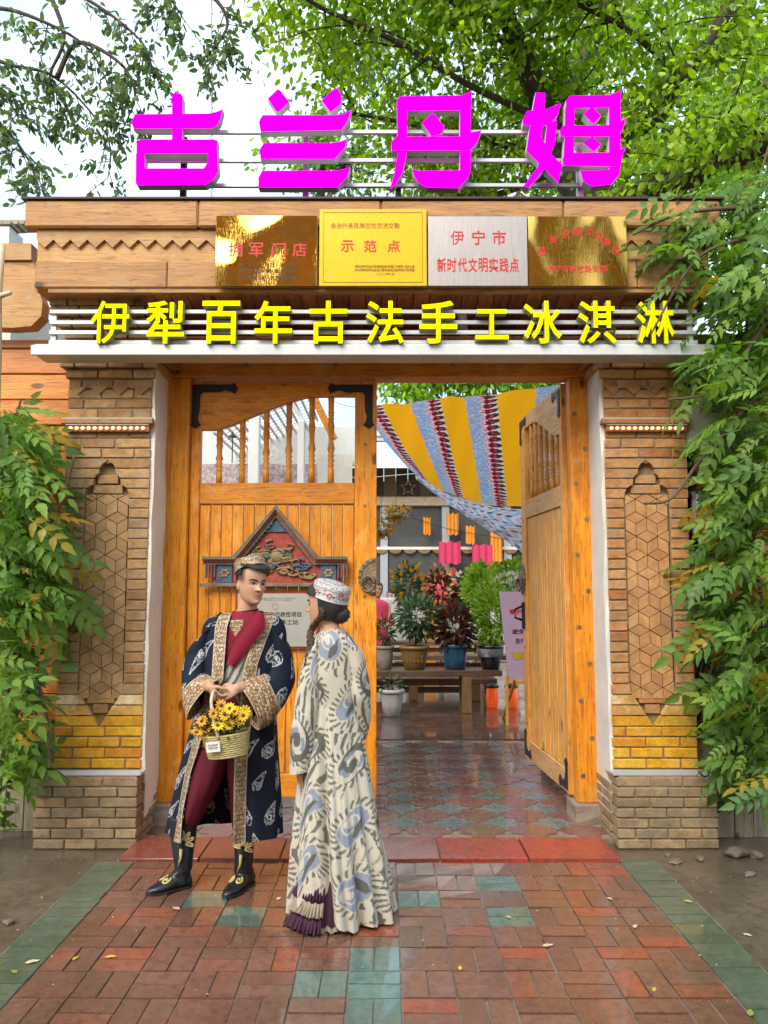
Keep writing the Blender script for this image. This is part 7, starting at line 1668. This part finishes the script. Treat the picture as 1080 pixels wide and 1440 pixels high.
for i, (y, xl, xr, b_, dy) in enumerate(rr):
    p0, p1 = at(xl, y, WY+dy), at(xr, y, WY+dy); f = np.clip((y-985)/320, 0, 1); a_ = (p1.x-p0.x)/2
    fo = 1+f**.7*(.17*(np.abs(np.sin(ph*3.5+.8+.0022*y))-.55)+.10*(np.abs(np.sin(ph*6+2.1-.003*y))-.5)+.035*np.sin(ph*17+.5+.003*y)) - .05*np.exp(-((y-1000)/16)**2) + .012*np.sin(ph*5+y*.045)*(1-f)
    for (pk_, wd_, am_) in ((238,.07,.10),(256,.10,.15),(274,.06,.09),(293,.12,.17),(318,.08,.12),(345,.10,.12),(205,.1,.12)):
        fo = fo - f**.6*am_*np.exp(-((ph-R(pk_+10*(f-.5)))/wd_)**2)
    A[i, :, 0] = (p0.x+p1.x)/2+a_*fo*np.cos(ph); A[i, :, 1] = WY+dy+b_*fo*np.sin(ph); A[i, :, 2] = p0.z; U[i] = (ph/(2*np.pi))*(.72+.55*f); V_[i] = p0.z
ztop, zbot = A[0, 0, 2], A[-1, 0, 2]
# hem: down to the paving at the back right, lifted at the front left
lift = .045+.15*np.exp(-(((ph-R(238)+np.pi) % (2*np.pi)-np.pi)/.38)**2)+.03*np.sin(ph*5)**2*.3
f = ((ztop-A[:, :, 2])/(ztop-zbot)); A[:, :, 2] = ztop-f*(ztop-lift[None, :])
o = mesh_obj('robe', np_mesh('robe', A, grid_faces(nz_, na, False, True), ikatw(U*1.15, V_)), M['robe_vc'], T); md = o.modifiers.new('cloth', 'SOLIDIFY'); md.thickness = .005; md.offset = -1
# waist gather seam
# petticoat with ruffles
prow = [(1180,432,498,.10,-.03),(1240,425,504,.135,-.04),(1290,415,508,.165,-.05),(1312,406,510,.18,-.05)]
nz2, na2 = 70, 360; rr = crom(prow, nz2); B = np.zeros((nz2, na2, 3)); ph2 = np.linspace(0, 2*np.pi, na2, endpoint=False); cB = np.zeros((nz2, na2, 3)); cB[:] = (.055,.022,.040)
z_top, z_bot = at(470, 1180, WY).z, .040
for i, (y, xl, xr, b_, dy) in enumerate(rr):
    f = i/(nz2-1); p0, p1 = at(xl, y, WY+dy), at(xr, y, WY+dy); fo = 1+.03*np.sin(ph2*9)+f**2*(.035*np.sin(ph2*30)+.03*np.sin(ph2*19+1)); B[i, :, 0] = (p0.x+p1.x)/2+(p1.x-p0.x)/2*fo*np.cos(ph2)*.97; B[i, :, 1] = WY+dy+b_*fo*np.sin(ph2); B[i, :, 2] = z_top+(z_bot-z_top)*f+.006*f*np.sin(ph2*30+1)+.004*f
    if f > .94: cB[i] = (.34,.27,.20)
mesh_obj('petticoat', np_mesh('petticoat', B, grid_faces(nz2, na2, False, True), cB), M['robe_vc'], T)
rf = []
for k in range(3):
    q0 = R(225); n_ = 90; P_ = np.zeros((8, n_, 3))
    for j in range(n_):
        a_ = R(205)+R(62)*j/(n_-1); f0 = .45+.2*k; i0 = int(f0*(nz2-1)); jj = int((a_ % (2*math.pi))/(2*math.pi)*na2); base_ = B[i0, jj]; out_ = np.array([math.cos(a_), math.sin(a_), 0])
        for q in range(8): P_[q, j] = base_+out_*(.010+.028*(q/7)+.012*(q/7)*math.sin(j*.9+k))+np.array([0,0,-.055*q/7+.008*math.sin(j*.9+1)*(q/7)])
    P_[:, :, 2] = np.maximum(P_[:, :, 2], .04)
    mesh_obj('ruffle', np_mesh('ruffle', P_, grid_faces(8, n_), np.tile(np.array((.36,.30,.22) if k == 1 else (.075,.03,.05)), (8, n_, 1))), M['robe_vc'], T)
# sleeves
def wsleeve(rings, seed, n=190, na=150):
    P_ = ring_loft(rings, n, na); cen = P_.mean(1, keepdims=True); th = np.linspace(0, 2*np.pi, na, endpoint=False)[None, :]; f = np.linspace(0, 1, n)[:, None]
    P_ = cen+(P_-cen)*(1+.05*np.sin(th*3+f*7)*np.sin(f*3.1)+.03*np.sin(f*30+th*2)*np.sin(f*3.1))[..., None]
    o = mesh_obj('sleeve', np_mesh('sleeve', P_, grid_faces(n, na, False, True), ikatw(th*.075+.3*seed+0*f, f*.8+.2*seed+0*th)), M['robe_vc'], T); md = o.modifiers.new('cloth', 'SOLIDIFY'); md.thickness = .005; md.offset = -1
wsleeve([rv(Pw(449,898,.03), (.02,0,.05), (0,.06,0)), rv(Pw(443,910,.02), (.045,0,.03), (0,.075,0)), rv(Pw(437,945,.0), (.055,0,.01), (0,.08,0)), rv(Pw(432,990,-.02), (.06,0,.0), (0,.085,0)), rv(Pw(428,1035,-.03), (.066,0,.0), (0,.09,0)), rv(Pw(425,1070,-.035), (.062,0,.01), (0,.085,0)), rv(Pw(424,1083,-.035), (.062,0,.012), (0,.085,0))], 1)
wsleeve([rv(Pw(492,898,.03), (-.02,0,.05), (0,.06,0)), rv(Pw(498,910,.02), (-.042,0,.03), (0,.075,0)), rv(Pw(503,945,.02), (-.048,0,.01), (0,.08,0)), rv(Pw(507,985,.03), (-.048,0,.01), (0,.085,0)), rv(Pw(506,1012,.09), (-.04,.03,.05), (0,.06,.05)), rv(Pw(495,1022,.2), (-.03,.0,.06), (-.05,.03,.03))], 2)
# ================================================================== small figures in the courtyard
def far_person(label, px, py_head, Y, top, hair, h=1.55, seat=False):
    c = at(px, py_head, Y); T = thing('person', label, 'person', (c.x, Y, .046)); x = c.x; z1 = c.z; base = .05
    F = frame(Vector((x, Y, z1-.12)), 0); pcs = [head_piece(F), piece_tube([(x, Y+.01, z1-.2), (x, Y+.01, z1-.06)], [.05,.045])]
    pcs.append(piece_grid(ring_loft([(x,Y,z1-.18,.07,0,0,0,.06,0),(x,Y,z1-.24,.17,0,0,0,.09,0),(x,Y,z1-.45,.16,0,0,0,.10,0),(x,Y,z1-.7,.14,0,0,0,.1,0),(x,Y,z1-.8,.15,0,0,0,.1,0)], 20, 20)))
    for s in (-1, 1):
        pcs.append(piece_tube([(x+s*.17, Y, z1-.26), (x+s*.21, Y-.02, z1-.5), (x+s*.12, Y-.2, z1-.6)], [.05,.042,.03])); pcs += hand_pieces((x+s*.11, Y-.21, z1-.6), (-s*.5,-1,0), (0,0,-1), (-s,0,.2), .4, .06)
        pcs.append(piece_tube([(x+s*.08, Y, z1-.78), (x+s*.09, Y, max(.5, (z1-.8)/2)), (x+s*.09, Y, .10), (x+s*.09, Y-.1, .085)], [.08,.06,.045,.035]))
    me = blob(pcs, .009, 2); color_body(me, F, .235, (.5,.28,.18), (.4,.14,.11)); mesh_obj('body', me, M['skin'], T); face_parts(T, F)
    shell('hair', F, lambda th, t: (t > .78) | (np.sin(th) > -.2) & (t > .1), .012, M['hair'], T, 60, 40)
    P_ = ring_loft([(x,Y,z1-.17,.08,0,0,0,.07,0),(x,Y,z1-.25,.19,0,0,0,.105,0),(x,Y,z1-.45,.175,0,0,0,.115,0),(x,Y,z1-.75,.18,0,0,0,.13,0),(x,Y,max(.25, z1-1.3),.27,0,0,0,.22,0)], 40, 60); th = np.linspace(0, 2*np.pi, 60, endpoint=False)
    mesh_obj('dress', np_mesh('dress', P_, grid_faces(40, 60, False, True)), top, T)
far_person('small figure in a pink dress beside the pink flowering pot', 531, 829, 12.9, pk, None)
far_person('dark haired person in black seen low behind the railing', 549, 838, 17.7, M['blackplastic'], None)
# ------------------------------------------------------------------ across the street (seen in the brass plaques)
T = thing('opposite_house', 'orange rendered house across the street, mirrored in the brass plaques', 'house', (0, -13, 0))
MB().box(-9, 9, -14, -12.5, 0, 12.6).build('wall', mat_plain('orange_render', (.62,.24,.06), .8, var=.15, scale=2), T)
MB().box(-9.4, 9.4, -14.4, -12.1, 12.602, 12.85, .02).build('roof_slab', M['greypaint'], T)
for i in range(24):
    x = -7.5+(i%6)*3; dz = (i//6)*2.6; MB().box(x-.6, x+.6, -12.5, -12.44, 1.1+dz, 2.9+dz, .02).build('window_frame', M['white'], T); MB().box(x-.5, x+.5, -12.438, -12.43, 1.2+dz, 2.8+dz).build('pane', M['glass'], T)
back_tree('street tree across the road, mirrored in the rightmost brass plaque', (4.2, -6.5, 0), [((4.0,-5.5,8.4), (1.5,1.2,1.3)), ((2.9,-5.8,7.2), (1.0,1,.9)), ((5.2,-6.0,7.4), (1.2,1,1.0))], 3500, LG[:3]+DG, .13, 51, .16)
back_tree('street tree across the road, mirrored in the leftmost brass plaque', (-5.2, -6.5, 0), [((-4.6,-5.8,8.6), (1.0,1.2,1.2)), ((-5.6,-6,7.4), (1.1,1,.9))], 2400, LG[:3]+DG, .13, 52, .16)
